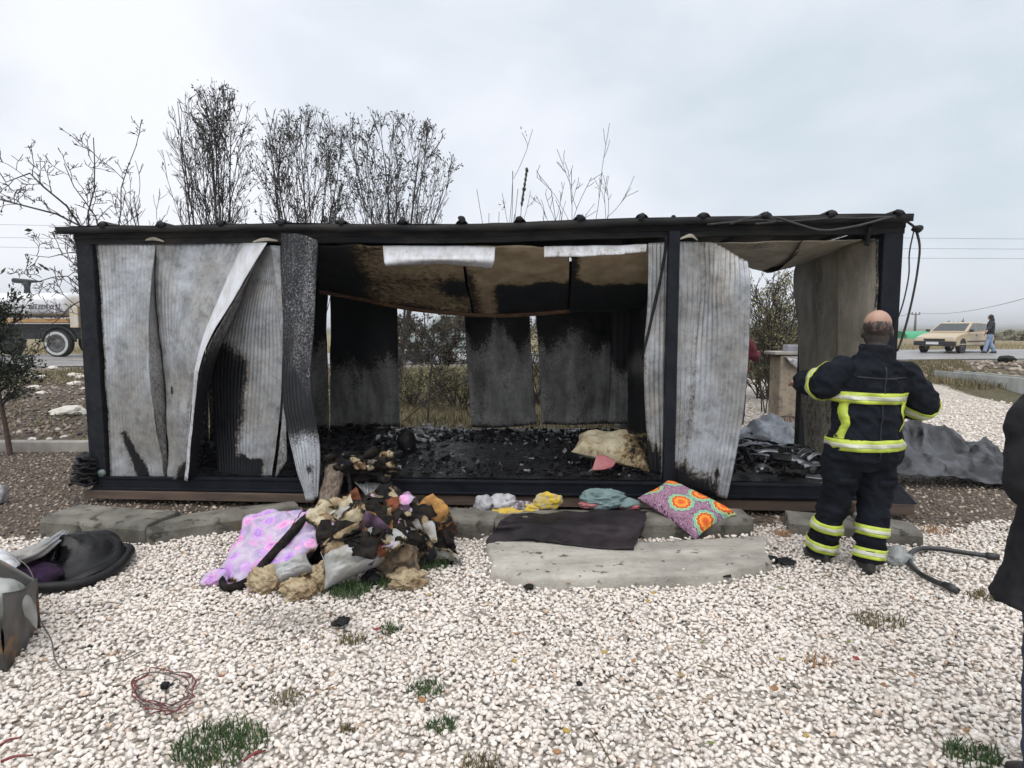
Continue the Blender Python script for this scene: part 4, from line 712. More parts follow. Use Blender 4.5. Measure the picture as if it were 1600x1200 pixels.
m_or = fabric('orange_print', (0.52, 0.20, 0.05), (0.10, 0.25, 0.13), 22, lo=.46, hi=.56); m_or2 = fabric('orange_cloth', (0.56, 0.13, 0.03), (0.28, 0.06, 0.025), 8)
setp(heap('printed_cloth', 520, 815, 4.72, 50, 36, .07, m_or, None, .5, 31), 'orange and green printed cloth next to the duvet', 'cloth')
setp(heap('orange_cloth', 642, 803, 4.75, 22, 32, .05, m_or2, None, .4, 32), 'bright orange cloth ball near the top of the pile', 'cloth')
setp(heap('pink_cloth', 604, 779, 5.0, 48, 16, .06, fabric('pink_cloth', (0.50, 0.16, 0.12), (0.30, 0.10, 0.09), 9), None, .5, 33), 'pink cloth scrap under the cabin sill', 'cloth')
setp(heap('orange_cloth', 628, 825, 4.62, 24, 22, .05, fabric('rust_cloth', (0.34, 0.12, 0.05), (0.14, 0.05, 0.03), 9), None, .4, 34), 'rust brown cloth lump below the orange ball', 'cloth')
bu = empty('charred_bundle', gp(622, 905, 0), 'round charred bundle with red and green cloth, right end of pile', 'bundle')
heap('roll', 622, 875, 4.42, 62, 66, .13, fabric('charred_roll', (0.06, 0.05, 0.045), (0.28, 0.20, 0.12), 15), bu, .35, 41, sub=5, sc=5)
heap('red_cloth', 602, 878, 4.28, 16, 24, .03, fabric('red_cloth', (0.45, 0.02, 0.03), (0.22, 0.01, 0.02), 14), bu, .4, 42); heap('green_cloth', 616, 858, 4.28, 26, 28, .03, fabric('green_cloth', (0.03, 0.24, 0.09), (0.02, 0.12, 0.06), 14), bu, .5, 43)
heap('dark_cloth', 640, 840, 4.42, 40, 24, .06, fabric('grey_black_cloth', (0.03, 0.032, 0.034), (0.07, 0.07, 0.07), 12), bu, .5, 44); heap('brown_cloth', 497, 850, 4.48, 26, 50, .06, fabric('brown_burnt_cloth', (0.05, 0.03, 0.03), (0.015, 0.012, 0.012), 14), bu, .5, 45)
# burnt box frame standing in the doorway
bx = empty('burnt_crate', gp(545, 792, 0.12), 'burnt crate of splintered board and torn sheet at the sill', 'crate')
M_SPLINT = mat('splintered_board', (0.24, 0.19, 0.145), (0.07, 0.05, 0.038), 5, rough=0.85, stretch=(9, 9, 1.2), bscale=50, bstr=0.6)
sheet('board', [[fp(509, 728, -.18), fp(504, 755, -.24), fp(499, 780, -.30), fp(502, 800, -.34)], [fp(528, 724, -.2), fp(527, 755, -.28), fp(522, 775, -.34), fp(516, 800, -.38)], [fp(538, 730, -.18), fp(536, 750, -.24), fp(528, 775, -.30), fp(522, 802, -.34)]], M_SPLINT, bx, 20, 30, crump=.02, cscale=9, thick=.016)
sheet('torn_sheet', [[fp(541, 738, -.12), fp(548, 748, -.2), fp(560, 758, -.26)], [fp(560, 745, -.12), fp(566, 762, -.22), fp(574, 776, -.28)], [fp(596, 756, -.12), fp(594, 770, -.2), fp(588, 782, -.26)]], M_PANEL, bx, 40, 20, .03, .004, .01, sootf=lambda s, t: .2+.3*nz(s*6, t*6))
heap('charred_stuffing', 562, 738, 5.46, 92, 44, .10, M_BURNT, bx, .7, 51, sc=6, sub=5)
for i in range(46):
    px, py = rg2.uniform(516, 612), rg2.uniform(708, 762)
    if py > 735 and px < 590: continue
    c = at(px, py, 5.26+rg2.uniform(-.06, .05)); L = rg2.uniform(.03, .08); a = rg2.uniform(0, 6.28); d1 = Vector((math.cos(a), rg2.uniform(-.5, .5), math.sin(a)*.6))*L; d2 = Vector((-math.sin(a), rg2.uniform(-.6, .2), math.cos(a)*.7))*L*.6; sv = rg2.choice((.3, .42, .5, .8))
    sheet('scorched_stuffing', [[c-d1-d2, c-d1, c-d1*.8+d2], [c-d2*.9-Y_t*.02, c-Y_t*.03, c+d2], [c+d1-d2*.7, c+d1, c+d1*.9+d2]], rg2.choice((M_CREAM, M_BURNT, M_BURNT, M_GREYF, M_FOAM)), bx, 12, 10, crump=.28*L, cscale=12, ridge=.2*L, rscale=18, sootf=lambda s, t, sv=sv: sv+.4*nz(s*3, t*3, sv*20), thick=.008, seed=i+50)
for k, (a, b_) in enumerate((((545, 735), (600, 742)), ((600, 740), (600, 775)), ((545, 735), (548, 770)))): tube('charred_slat', [at(*a, 5.30), at(*b_, 5.26)], .016, M_CHAR, bx, 4, smooth=False)

rg = random.Random(77); cls_ = [M_BURNT]*10+[M_CREAM]*4+[M_FOAM]*2+[M_GREYF]*2+[M_FLORAL]*2+[fabric('plum_rag', (0.10, 0.06, 0.10), (0.03, 0.02, 0.03), 14), fabric('rust_rag', (0.22, 0.07, 0.03), (0.06, 0.025, 0.02), 12), fabric('grey_rag', (0.22, 0.21, 0.20), (0.06, 0.055, 0.05), 12), fabric('ochre_rag', (0.40, 0.22, 0.07), (0.14, 0.07, 0.03), 14)]
bpy.context.view_layer.update(); pile_t = []
for o_ in COL.objects:
    if o_.name.startswith(('burnt_bedding', 'quilt')) and o_.type == 'MESH': pile_t.append(BVHTree.FromPolygons([o_.location+v.co for v in o_.data.vertices], [tuple(p_.vertices) for p_ in o_.data.polygons]))
def pile_hit(px, py):
    d = ray(px, py).normalized(); best = None
    for t_ in pile_t:
        h_ = t_.ray_cast(CPOS, d, 20)
        if h_[0] is not None and (best is None or h_[3] < best[3]): best = h_
    return best
rag_root = empty('burnt_rags', gp(590, 860, 0), 'tatters of burnt cloth strewn over the bedding pile', 'rags')
for i in range(230):
    px, py = rg.gauss(592, 52), rg.uniform(782, 885); 
    if px < 498 or px > 705 or (py > 850 and px < 600): continue
    h_ = pile_hit(px, py)
    if h_ is None: continue
    c = h_[0]+h_[1]*rg.uniform(.0, .02)-ray(px, py).normalized()*.015; big = i < 70; L = rg.uniform(.09, .17) if big else rg.uniform(.03, .09); a = rg.uniform(0, 6.28); nn_ = h_[1] if h_[1].dot(ray(px, py)) < 0 else -h_[1]; e1 = nn_.orthogonal().normalized(); e1.rotate(Matrix.Rotation(a, 3, nn_)); e2 = nn_.cross(e1); d1 = (e1+nn_*rg.uniform(-.3, .3))*L; d2 = (e2+nn_*rg.uniform(-.3, .2))*L*rg.uniform(.35, .8); c = c+nn_*.012; m_ = rg.choice(cls_) if big else rg.choice(cls_); sv = rg.choice((.1, .2, .3, .7))
    sheet('rag', [[c-d1-d2, c-d1, c-d1*.8+d2], [c-d2*.9+Z_t*rg.uniform(0, .05), c+Z_t*rg.uniform(.0, .06), c+d2], [c+d1-d2*.7, c+d1, c+d1*.9+d2]], m_, rag_root, 16, 13, crump=.24*L, cscale=8, ridge=.22*L, rscale=13, sootf=lambda s, t, sv=sv: sv+.18*nz(s*2, t*2, sv*20)+.3*(abs(s-.5) > .42), thick=.006, seed=i, edge=.8)
# clothes along the kerb
c_w = fabric('white_rumpled_cotton', (0.46, 0.46, 0.47), (0.24, 0.23, 0.25), 14); c_y = fabric('yellow_print', (0.60, 0.42, 0.04), (0.42, 0.36, 0.22), 26, lo=.45, hi=.56); c_t = fabric('teal_towel', (0.19, 0.26, 0.26), (0.12, 0.17, 0.175), 8); c_p = fabric('pink_towel', (0.42, 0.20, 0.20), (0.34, 0.10, 0.12), 8)
cl = empty('rumpled_shirt', at(775, 800, 4.98), 'white and grey rumpled shirt lying on the kerb', 'shirt')
heap('sleeve', 757, 788, 5.0, 30, 26, .07, c_w, cl, .5, 61, sc=5); heap('shirt_body', 786, 786, 5.02, 44, 24, .08, c_w, cl, .6, 62, sc=6); heap('sleeve', 810, 792, 4.98, 40, 18, .06, fabric('dark_print', (0.12, 0.10, 0.13), (0.40, 0.38, 0.36), 28, lo=.45, hi=.58), cl, .6, 63, sc=6)
cl = empty('yellow_cloth', at(850, 800, 4.98), 'yellow printed cloth bunched on the black mat', 'cloth')
heap('cloth_end', 855, 783, 5.0, 40, 26, .07, c_y, cl, .5, 64, sc=5); heap('cloth_fold', 828, 794, 4.97, 34, 14, .05, c_y, cl, .5, 65, sc=5)
setp(heap('yellow_cloth', 792, 800, 4.92, 44, 12, .06, fabric('plain_yellow', (0.58, 0.40, 0.05), (0.44, 0.33, 0.12), 12), None, .4, 66), 'plain yellow cloth under the rumpled white shirt', 'cloth')
tw = empty('towel', at(950, 800, 5.0), 'blue-green towel with pink hem dropped beside the cushion', 'towel')
heap('towel_fold', 940, 780, 5.02, 70, 30, .10, c_t, tw, .45, 67, sub=5, sc=4); heap('towel_fold', 980, 787, 5.02, 40, 16, .08, c_t, tw, .45, 68, sc=5); heap('pink_hem', 921, 788, 4.98, 30, 12, .05, c_p, tw, .5, 69); heap('pink_hem', 985, 791, 4.98, 34, 10, .05, c_p, tw, .5, 70); 
mt = sheet('floor_mat', [[gp(790, 803, .185), gp(778, 822, .19), gp(766, 834, .13), gp(757, 850, .075)], [gp(840, 800, .185), gp(833, 815, .195), gp(828, 830, .15), gp(822, 843, .105)], [gp(900, 798, .185), gp(897, 815, .195), (gp(893, 832, .14)), gp(890, 850, .105)], [gp(960, 797, .185), gp(955, 818, .195), gp(950, 836, .13), gp(944, 856, .105)], [gp(1012, 797, .185), gp(1007, 815, .195), gp(1000, 832, .14), gp(990, 857, .105)]], fabric('wet_black_mat', (0.010, 0.009, 0.010), (0.028, 0.022, 0.026), 4, rough=0.55), None, 60, 34, crump=.022, cscale=5, ridge=.010, rscale=6, thick=.010, seed=3, edge=.4); setp(mt, 'wet dark mat draped over the kerb onto the slab', 'mat')
cu = pillow('cushion', [at(1042, 751, 5.22), at(1152, 803, 4.78), at(1087, 843, 4.54), at(996, 778, 4.92)], .085, M_MANDALA, None, 44, 2, lambda s, t: .75*math.exp(-((s-.62)/.22)**2-((t-.08)/.22)**2)); setp(cu, 'large patterned cushion with orange medallions leaning on the sill', 'cushion')
bc = pillow('cushion', [fp(903, 680, .75), fp(1018, 678, .60), fp(1016, 738, .12), fp(892, 706, .40)], .10, M_CREAM, None, 40, 7, lambda s, t: .25+.30*ss(.55, .8, s)+.25*math.exp(-(t/.12)**2)+.25*nz(s*6, t*6, 4)-.25*math.exp(-((s-.35)/.2)**2-((t-.4)/.3)**2), .03); setp(bc, 'cream cushion browned by fire on the cabin floor', 'cushion')
setp(sheet('pink_cloth', [[fp(932, 712, .22), fp(925, 735, .12)], [fp(945, 712, .24), fp(942, 734, .10)], [fp(962, 723, .2), fp(958, 730, .10)]], c_p, None, 14, 10, crump=.015, thick=.01), 'faded pink cloth tucked under the cream cushion', 'cloth')
bb = blob('charred_box', fp(636, 690, 1.15), .10, .10, .13, M_CHAR, None, amp=.35, seed=3, sc=5); setp(bb, 'black charred box inside the cabin below the gap', 'box')
# ================================================================== TORN SHEET METAL
M_FOIL = mat('smoked_foil', (0.34, 0.36, 0.39), (0.16, 0.165, 0.18), 4, rough=0.3, rough2=0.5, metal=0.7, bscale=30, bstr=0.06, soot=True, soot_mid=(0.07, 0.07, 0.075), grain=.3)
M_TARP = mat('grey_roof_membrane', (0.075, 0.078, 0.086), (0.025, 0.026, 0.029), 2.5, rough=0.35, rough2=0.55, spec=.3, bscale=20, bstr=0.06, soot=True, soot_mid=(0.03, 0.031, 0.033), soot_col=(0.006, 0.006, 0.007), lo=.4, hi=.6, grain=.2)
th = empty('torn_metal_heap', fp(1215, 740, .8), 'heap of torn smoked foil and sheet strips in the right room', 'scrap metal')
sheet('crumpled_sheet', [[fp(1150, 668, 2.5), fp(1148, 690, 2.0), fp(1146, 705, 1.5)], [fp(1200, 646, 2.5), fp(1196, 672, 2.0), fp(1190, 700, 1.5)], [fp(1240, 660, 2.5), fp(1242, 680, 2.0), fp(1244, 700, 1.5)]], M_FOIL, th, 16, 12, crump=.10, cscale=5, ridge=.04, rscale=4, smooth=False, sootf=lambda s, t: .15+.4*ss(.5, 1, t)*nz(s*6, t*6), seed=5)
rr = random.Random(5)
for i in range(34):
    px, py, off = rr.uniform(1150, 1275), rr.uniform(690, 748), 0; off = np.interp(py, [685, 750], [1.6, .12]); ln = rr.uniform(.18, .6); an = rr.gauss(0.1, .45); dx = CU*math.cos(an)*ln+CN*math.sin(an)*ln*.7; p = fp(px, py, off); p.z = max(p.z, .32+rr.uniform(0, .10)); w = rr.uniform(.03, .10); up_ = Vector((rr.gauss(0, .5), rr.gauss(-.3, .4), 1)).normalized(); sd_ = dx.cross(up_).normalized()*w
    pts = [p-dx*.5, p+Vector((0, 0, rr.uniform(.0, .07))), p+dx*.5]; cols = [[q+sd_*.5 for q in pts], [q+up_*rr.uniform(-.01, .02) for q in pts], [q-sd_*.5 for q in pts]]; lv = rr.choice((.0, .1, .35, .8, .95))
    sheet('foil_strip', cols, M_FOIL, th, 5, 12, crump=.03, cscale=6, sootf=lambda s, t, lv=lv: lv+.25*nz(s*3, t*5, lv*9), seed=i)
chunks('char_scraps', 160, lambda r: W(uof(r.uniform(1150, 1285)), r.uniform(.1, 1.7), ZF+.02+abs(r.gauss(0, .06))), .02, .06, M_CHAR, th, seed=7)
tpx = [1372, 1396, 1412, 1428, 1446, 1462, 1480, 1496, 1512, 1526, 1543, 1556, 1570, 1588, 1612]
tps = [(656, 650, 655, 652, 660, 664, 661, 676, 690, 690, 680, 692, 712, 716, 722), (672, 676, 668, 686, 672, 688, 682, 690, 700, 694, 700, 706, 718, 724, 730), (690, 700, 688, 704, 694, 708, 696, 712, 704, 716, 708, 722, 722, 734, 738), (712, 706, 716, 708, 722, 712, 724, 716, 728, 724, 734, 730, 740, 744, 750), (726, 732, 722, 734, 726, 738, 728, 742, 734, 746, 742, 748, 750, 756, 758), (738, 738, 740, 740, 742, 743, 744, 746, 748, 750, 753, 756, 759, 762, 765)]
tys = (7.25, 7.0, 6.8, 6.6, 6.42, 6.28); rt = random.Random(4)
tp = sheet('roof_membrane', [[at(tpx[i]+rt.uniform(-4, 4), tps[j][i], tys[j]+((-1)**(i+j))*.05*(0 < j < 5)+rt.uniform(-.03, .03)-.16*(i > 9)*(i-9)/5) for j in range(6)] for i in range(15)], M_TARP, None, 43, 21, crump=.035, cscale=7, ridge=.02, rscale=9, sootf=lambda s, t: .22+1.1*nz(s*9, t*4, 3)+.35*ss(.35, .5, s)*(1-ss(.8, .9, s))*(1-ss(.35, .6, t)), linear=True, smooth=False, thick=.006); setp(tp, 'crumpled grey and black roofing sheet dumped right of the cabin', 'roofing sheet')
# ================================================================== LEFT FOREGROUND WRECKAGE
tb = empty('melted_tub', gp(105, 900, 0), 'black melted tub with rolled rim on the gravel', 'tub')
V, F = [], []; nr, na = 14, 56; ctr = gp(78, 905, 0)
for i in range(nr):
    r = (i+.4)/nr
    for j in range(na):
        a = 2*math.pi*j/na; rx_, ry_ = .40, .40; p = Vector((ctr.x+math.cos(a)*r*rx_, ctr.y+.10+math.sin(a)*r*ry_, 0)); z = .17*(1-r**2.2)+.05*math.exp(-((r-.9)/.07)**2)+.006*math.sin(30*r+5*math.sin(a)+3*nz(p.x*3, p.y*3))*(r < .8)+.06*nz(p.x*4, p.y*4, 2); p.z = max(z*(1+.5*math.sin(a)), .0)+.02; V.append(p)
F = [(i*na+j, i*na+(j+1) % na, (i+1)*na+(j+1) % na, (i+1)*na+j) for i in range(nr-1) for j in range(na)]+[tuple(range(na))]
M_MELT = mat('melted_black_plastic', (0.003, 0.003, 0.004), (0.008, 0.008, 0.009), 6, rough=0.25, rough2=0.55, spec=.35, bscale=25, bstr=.4)
mk('tub_shell', V, F, M_MELT, tb, True)
tube('rolled_rim', [Vector((ctr.x+math.cos(a)*.405, ctr.y+.10+math.sin(a)*.405, .055+.02*math.sin(a*3))) for a in np.linspace(-2.2, 2.4, 40)], .034, M_MELT, tb, 8)
heap('purple_rag', 40, 905, 4.1, 110, 46, .14, fabric('dark_purple_rag', (0.045, 0.018, 0.06), (0.012, 0.010, 0.014), 8), tb, .4, 71)
s1 = sheet('metal_offcut', [[gp(112, 828, .20), gp(96, 845, .22), gp(70, 868, .2), gp(44, 880, .16)], [gp(98, 830, .22), gp(75, 846, .26), gp(48, 866, .24), gp(22, 878, .18)], [gp(88, 836, .18), gp(60, 850, .22), gp(30, 864, .22), gp(0, 874, .18)], [gp(78, 842, .16), gp(46, 856, .18), gp(12, 866, .18), gp(-30, 872, .14)]], M_PANEL, None, 40, 40, .05, .006, .02, 3, sootf=lambda s, t: .08+.1*nz(s*4, t*4), seed=3); setp(s1, 'pale ribbed metal offcut lying over the black tub', 'metal sheet')
s2 = sheet('metal_offcut', [[at(-30, 862, 3.75), at(-30, 880, 3.6), at(-30, 905, 3.5)], [at(6, 858, 3.75), at(8, 876, 3.6), at(4, 900, 3.5)], [at(34, 878, 3.75), at(30, 884, 3.65), at(22, 890, 3.55)]], M_PANEL_W, None, 20, 16, crump=.02, sootf=lambda s, t: .15, seed=6); setp(s2, 'small bent light metal scrap at the left edge', 'metal sheet')
ap = empty('scorched_appliance', gp(0, 1020, 0), 'scorched grey sheet metal appliance casing at the left edge', 'appliance')
a0, a1 = gp(8, 1052, 0), gp(63, 985, 0); up_ = Vector((0, 0, 1)); bk = Vector((-1.0, .1, 0))*.55; M_APP = mat('scorched_enamel', (0.11, 0.11, 0.105), (0.045, 0.04, 0.037), 4, rough=.5, metal=.2, speck=((0.19, 0.11, 0.055), 5, .58), bscale=40, bstr=.3)
h = .30; sheet('side_wall', [[a0+up_*(h+.10), a0+up_*.15, a0], [a0.lerp(a1, .5)+up_*(h+.03)-bk*.03, a0.lerp(a1, .5)+up_*.15-bk*.05, a0.lerp(a1, .5)], [a1+up_*h, a1+up_*.15, a1]], M_APP, ap, 24, 20, crump=.02, cscale=4)
sheet('front_wall', [[a0+up_*(h+.10), a0+up_*.15, a0], [a0+bk*.5+up_*(h+.06), a0+bk*.5+up_*.15, a0+bk*.5], [a0+bk+up_*h, a0+bk+up_*.15, a0+bk]], M_APP, ap, 16, 14, crump=.02); sheet('back_wall', [[a1+up_*(h-.01), a1+up_*.15, a1], [a1+bk*.5+up_*(h+.1), a1+bk*.5+up_*.15, a1+bk*.5], [a1+bk+up_*h, a1+bk+up_*.15, a1+bk]], M_APP, ap, 16, 14, crump=.02)
sheet('curled_lid', [[at(-40, 902, 3.1), at(-40, 925, 3.0), at(-40, 990, 2.95)], [at(8, 900, 3.15), at(12, 922, 3.02), at(6, 985, 2.98)], [at(36, 912, 3.2), at(40, 935, 3.05), at(30, 960, 3.02)], [at(44, 930, 3.22), at(54, 955, 3.1), at(60, 984, 3.08)]], mat('sooty_white_enamel', (0.34, 0.35, 0.34), (0.20, 0.19, 0.17), 4, rough=.4, speck=((0.20, 0.11, 0.05), 7, .62)), ap, 30, 24, crump=.025, cscale=5)
box('inner_block', a0+bk*.5+(a1-a0)*.5+up_*.14, (.4, .25, .26), M_CHAR, ap, .03)
# wires, hose, bags and small scraps
M_RED = mat('red_wire', (0.22, 0.03, 0.03), (0.09, 0.02, 0.02), 40, rough=.5, bstr=0); M_WIRE = mat('dull_wire', (0.16, 0.15, 0.14), (0.07, 0.06, 0.055), 30, rough=.5, bstr=0)
setp(tube('loose_wire', [gp(20, 868, .28), gp(45, 888, .22), gp(58, 925, .10), gp(62, 965, .05), gp(80, 1000, .05), gp(86, 1030, .045), gp(100, 1046, .045), gp(135, 1045, .045)], .0035, M_WIRE, None, 5, 40), 'thin grey wire trailing from the tub over the gravel', 'wire')
setp(tube('loose_wire', [gp(158, 1040, .045), gp(190, 1032, .045), gp(222, 1017, .045)], .003, M_WIRE, None, 5, 16), 'short grey wire lying above the red coil', 'wire')
rc = empty('wire_coil', gp(262, 1085, .03), 'tangled dark red wire coil on the gravel', 'wire coil')
for i in range(7):
    a0_ = rr.uniform(0, 6.28); n_ = 26; rx_, ry_ = rr.uniform(34, 50), rr.uniform(24, 36); cx, cy = 258+rr.uniform(-8, 8), 1078+rr.uniform(-5, 6); sp = rr.uniform(2.4, 5.2)
    tube('wire_loop', [gp(cx+rx_*math.cos(a0_+sp*j/n_)+6*math.sin(j*.9+i), cy+ry_*math.sin(a0_+sp*j/n_)+4*math.cos(j*.7+i*2), .045+.01*math.sin(j+i)) for j in range(n_)], .0028, M_RED if i < 5 else M_WIRE, rc, 5, 90)
setp(box('black_plug', gp(258, 1071, .04), (.035, .03, .03), M_CHAR, None, .008), 'small black plastic plug inside the wire coil', 'plug')
ho = empty('rubber_hose', gp(1440, 890, 0), 'black rubber hose bent double on the gravel', 'hose')
M_HOSE = mat('black_rubber', (0.012, 0.012, 0.013), (0.03, 0.03, 0.032), 12, rough=.42, bstr=.2)
tube('hose_body', [gp(1548, 869, .05), gp(1510, 864, .05), gp(1470, 858, .05), gp(1440, 857, .05), gp(1423, 865, .05), gp(1422, 880, .05), gp(1436, 895, .05), gp(1460, 908, .05), gp(1482, 916, .05)], .017, M_HOSE, ho, 10, 60)
tube('hose_end', [gp(1540, 868, .052), gp(1550, 869, .052), gp(1562, 871, .052)], [.021, .025, .022], M_HOSE, ho, 10); tube('hose_end', [gp(1474, 913, .052), gp(1484, 917, .052), gp(1495, 923, .052)], [.020, .026, .022], M_HOSE, ho, 10)
M_BAG = mat('clear_plastic_film', (0.34, 0.36, 0.36), (0.20, 0.21, 0.205), 9, rough=.15, bscale=22, bstr=.9, bdist=.02)
setp(heap('plastic_bag', 1398, 870, 4.35, 46, 30, .09, M_BAG, None, .5, 81), 'crumpled clear plastic bag beside the right boot', 'bag'); setp(heap('plastic_bag', 1262, 840, 4.85, 22, 10, .05, M_BAG, None, .5, 82), 'small clear plastic wrapper left of the boots', 'bag'); setp(heap('glass_jar_shard', 1128, 832, 4.75, 30, 12, .05, M_BAG, None, .4, 83), 'small glassy shard on the slab under the cushion', 'shard')
for i, (px, py, w, h, lab) in enumerate([(1205, 873, 22, 14, 'black charred scrap right of the slab corner'), (1228, 877, 28, 12, 'spidery black scrap between slab and firefighter'), (1124, 893, 40, 12, 'long black burnt flake at the front of the slab'), (1096, 851, 18, 8, 'small black flake on top of the slab'), (1036, 884, 22, 10, 'charred crumb in the middle of the slab edge'), (535, 970, 26, 14, 'black char flake on gravel below the pile'), (523, 975, 14, 8, 'tiny char flake left of the larger one'), (826, 917, 16, 10, 'charred chip beside the slab, left end'), (905, 1068, 12, 8, 'dark chip alone on the open gravel'), (580, 905, 30, 36, 'black burnt lump between pillow and bundle')]):
    p = gp(px, py, .05); V, F = blob_geo(p, w/2*p.y/FPX, w/2.4*p.y/FPX, h/3.2*p.y/FPX, i, .6, 5, 3, i*3.3); setp(mk('charred_scrap', V, F, M_CHAR, None, True), lab, 'scrap', 'charred scraps')
# grass tufts growing through the stones
def tuft(px, py, wpx, n, h, m, lab):
    p = gp(px, py, .02); r = wpx/2*p.y/FPX; a = RNG.uniform(0, 6.28, n); q = r*np.sqrt(RNG.random(n)); P = np.stack([p.x+q*np.cos(a), p.y+q*np.sin(a)*.75, np.full(n, .012)], 1)
    o = blades('grass_tuft', P, h, m, None, 1.1, .0035, None, None); setp(o, lab, 'grass tuft', 'grass tufts in the gravel')
M_OLV = mat('withered_grass', (0.17, 0.13, 0.06), (0.08, 0.075, 0.03), 12, bstr=0); M_STRAW = mat('dry_straw', (0.42, 0.24, 0.11), (0.28, 0.15, 0.07), 12, bstr=0)
for px, py, w, n, h, m_, lab in [(345, 1165, 150, 420, .06, M_GREEN, 'wide green grass patch at the bottom left'), (665, 1077, 62, 110, .045, M_GREEN, 'dark green tuft in the middle of the gravel'), (690, 1135, 50, 90, .045, M_GREEN, 'green tuft nearest the bottom centre'), (610, 985, 40, 60, .05, M_GREEN, 'leafy green sprig below the pile'), (552, 1000, 44, 70, .04, M_OLV, 'withered brown tuft below the pile'), (1372, 970, 80, 120, .05, M_OLV, 'olive tuft in the gravel below the firefighter'), (1520, 1182, 90, 200, .05, M_GREEN, 'green tuft in the bottom right corner'), (1535, 932, 44, 90, .05, M_OLV, 'dark wiry tuft beside the grey coat'), (545, 925, 70, 240, .07, M_GREEN, 'green grass under the grey pillow'), (600, 912, 40, 120, .06, M_GREEN, 'green grass before the charred bundle'), (675, 885, 56, 200, .08, M_GREEN, 'green grass right of the charred bundle'), (385, 832, 26, 40, .16, M_OLV, 'tall yellow stalks behind the lilac duvet'), (1280, 1035, 56, 80, .03, M_STRAW, 'rusty straw wisp on the open gravel'), (1224, 836, 30, 60, .06, M_STRAW, 'orange straw wisp left of the firefighter'), (1465, 830, 50, 80, .05, M_STRAW, 'orange straw wisp behind the hose'), (450, 1092, 56, 90, .03, M_OLV, 'greyish dry wisp left of centre'), (750, 1195, 70, 110, .04, M_OLV, 'brown dry wisp at the bottom edge'), (545, 1140, 30, 40, .03, M_OLV, 'little grey wisp near bottom centre')]: tuft(px, py, w, n, h, m_, lab)
# fallen leaves
def leaf_geo(c, L, rot, curl):
    V = []; 
    for t, w in ((0, .02), (.25, .30), (.5, .38), (.75, .26), (1, .01)):
        for s in (-1, 0, 1): V.append((L*(t-.5), L*w*s, L*curl*((t-.5)**2*1.5+abs(s)*w*.7)))
    R = Matrix.Rotation(rot, 3, 'Z') @ Matrix.Rotation(random.uniform(-.4, .4), 3, 'X') @ Matrix.Rotation(random.uniform(-.3, .3), 3, 'Y'); V = [Vector(c)+R @ Vector(v) for v in V]
    return V, [(i*3+j, (i+1)*3+j, (i+1)*3+j+1, i*3+j+1) for i in range(4) for j in range(2)]
lm = {'yellow': mat('yellow_leaf', (0.40, 0.29, 0.07), (0.25, 0.15, 0.04), 30, rough=.5, bstr=0), 'orange': mat('orange_leaf', (0.32, 0.17, 0.07), (0.19, 0.09, 0.04), 30, rough=.5, bstr=0), 'red': mat('red_leaf', (0.28, 0.03, 0.03), (0.16, 0.02, 0.02), 30, rough=.5, bstr=0), 'green': mat('green_leaf', (0.16, 0.19, 0.04), (0.10, 0.11, 0.03), 30, rough=.5, bstr=0)}
ORD = ['first', 'second', 'third', 'fourth', 'fifth', 'sixth', 'seventh', 'eighth', 'ninth', 'tenth', 'eleventh', 'twelfth', 'thirteenth', 'fourteenth', 'fifteenth', 'sixteenth', 'seventeenth', 'eighteenth', 'nineteenth', 'twentieth', 'twenty-first', 'twenty-second', 'twenty-third', 'twenty-fourth', 'twenty-fifth']
cnt_ = {}
for px, py, c_ in sorted([(803, 1035, 'yellow'), (806, 992, 'orange'), (826, 916, 'red'), (945, 1020, 'yellow'), (990, 1033, 'orange'), (1063, 1057, 'yellow'), (1220, 921, 'green'), (1022, 928, 'yellow'), (597, 998, 'orange'), (590, 985, 'red'), (517, 1078, 'orange'), (660, 1095, 'orange'), (870, 1177, 'orange'), (885, 1145, 'yellow'), (1110, 1162, 'green'), (1210, 1078, 'orange'), (1326, 1003, 'green'), (1220, 1030, 'yellow'), (1425, 935, 'orange'), (1337, 1030, 'red'), (1380, 1072, 'orange'), (1425, 1055, 'orange'), (1510, 1142, 'orange'), (670, 930, 'yellow'), (888, 912, 'orange'), (400, 1178, 'red'), (170, 1155, 'orange'), (346, 1058, 'red'), (1012, 940, 'yellow'), (1260, 1150, 'yellow'), (1097, 1005, 'green'), (925, 935, 'orange')]):
    cnt_[c_] = cnt_.get(c_, -1)+1
    p = gp(px, py, .05); V, F = leaf_geo(p, random.uniform(.028, .05), random.uniform(0, 6.28), random.uniform(.3, .9)); setp(mk('fallen_leaf', V, F, lm[c_]), '%s small %s leaf counted from the left on the white gravel' % (ORD[cnt_[c_]], c_), 'leaf', 'small %s fallen leaves on the gravel' % c_)
for i, (a, b_, lab) in enumerate([((0, 1165), (34, 1152), 'upper red-brown twig in the bottom left corner'), ((2, 1190), (52, 1180), 'lower red-brown twig in the bottom left corner'), ((380, 1190), (415, 1172), 'red twig beside the bottom left grass'), ((922, 1140), (958, 1196), 'thin yellow stalk near the bottom centre'), ((1090, 1040), (1140, 1060), 'thin dark twig on the open gravel'), ((1372, 1044), (1412, 1058), 'dark twig right of the straw wisp')]):
    p, q = gp(*a, .045), gp(*b_, .05); setp(tube('fallen_twig', [p, p.lerp(q, .4)+Vector((0, 0, .01)), q], [.006, .005, .003] if i < 3 else [.003, .003, .002], M_RED if i < 3 else M_OLV, None, 5, 8), lab, 'twig')
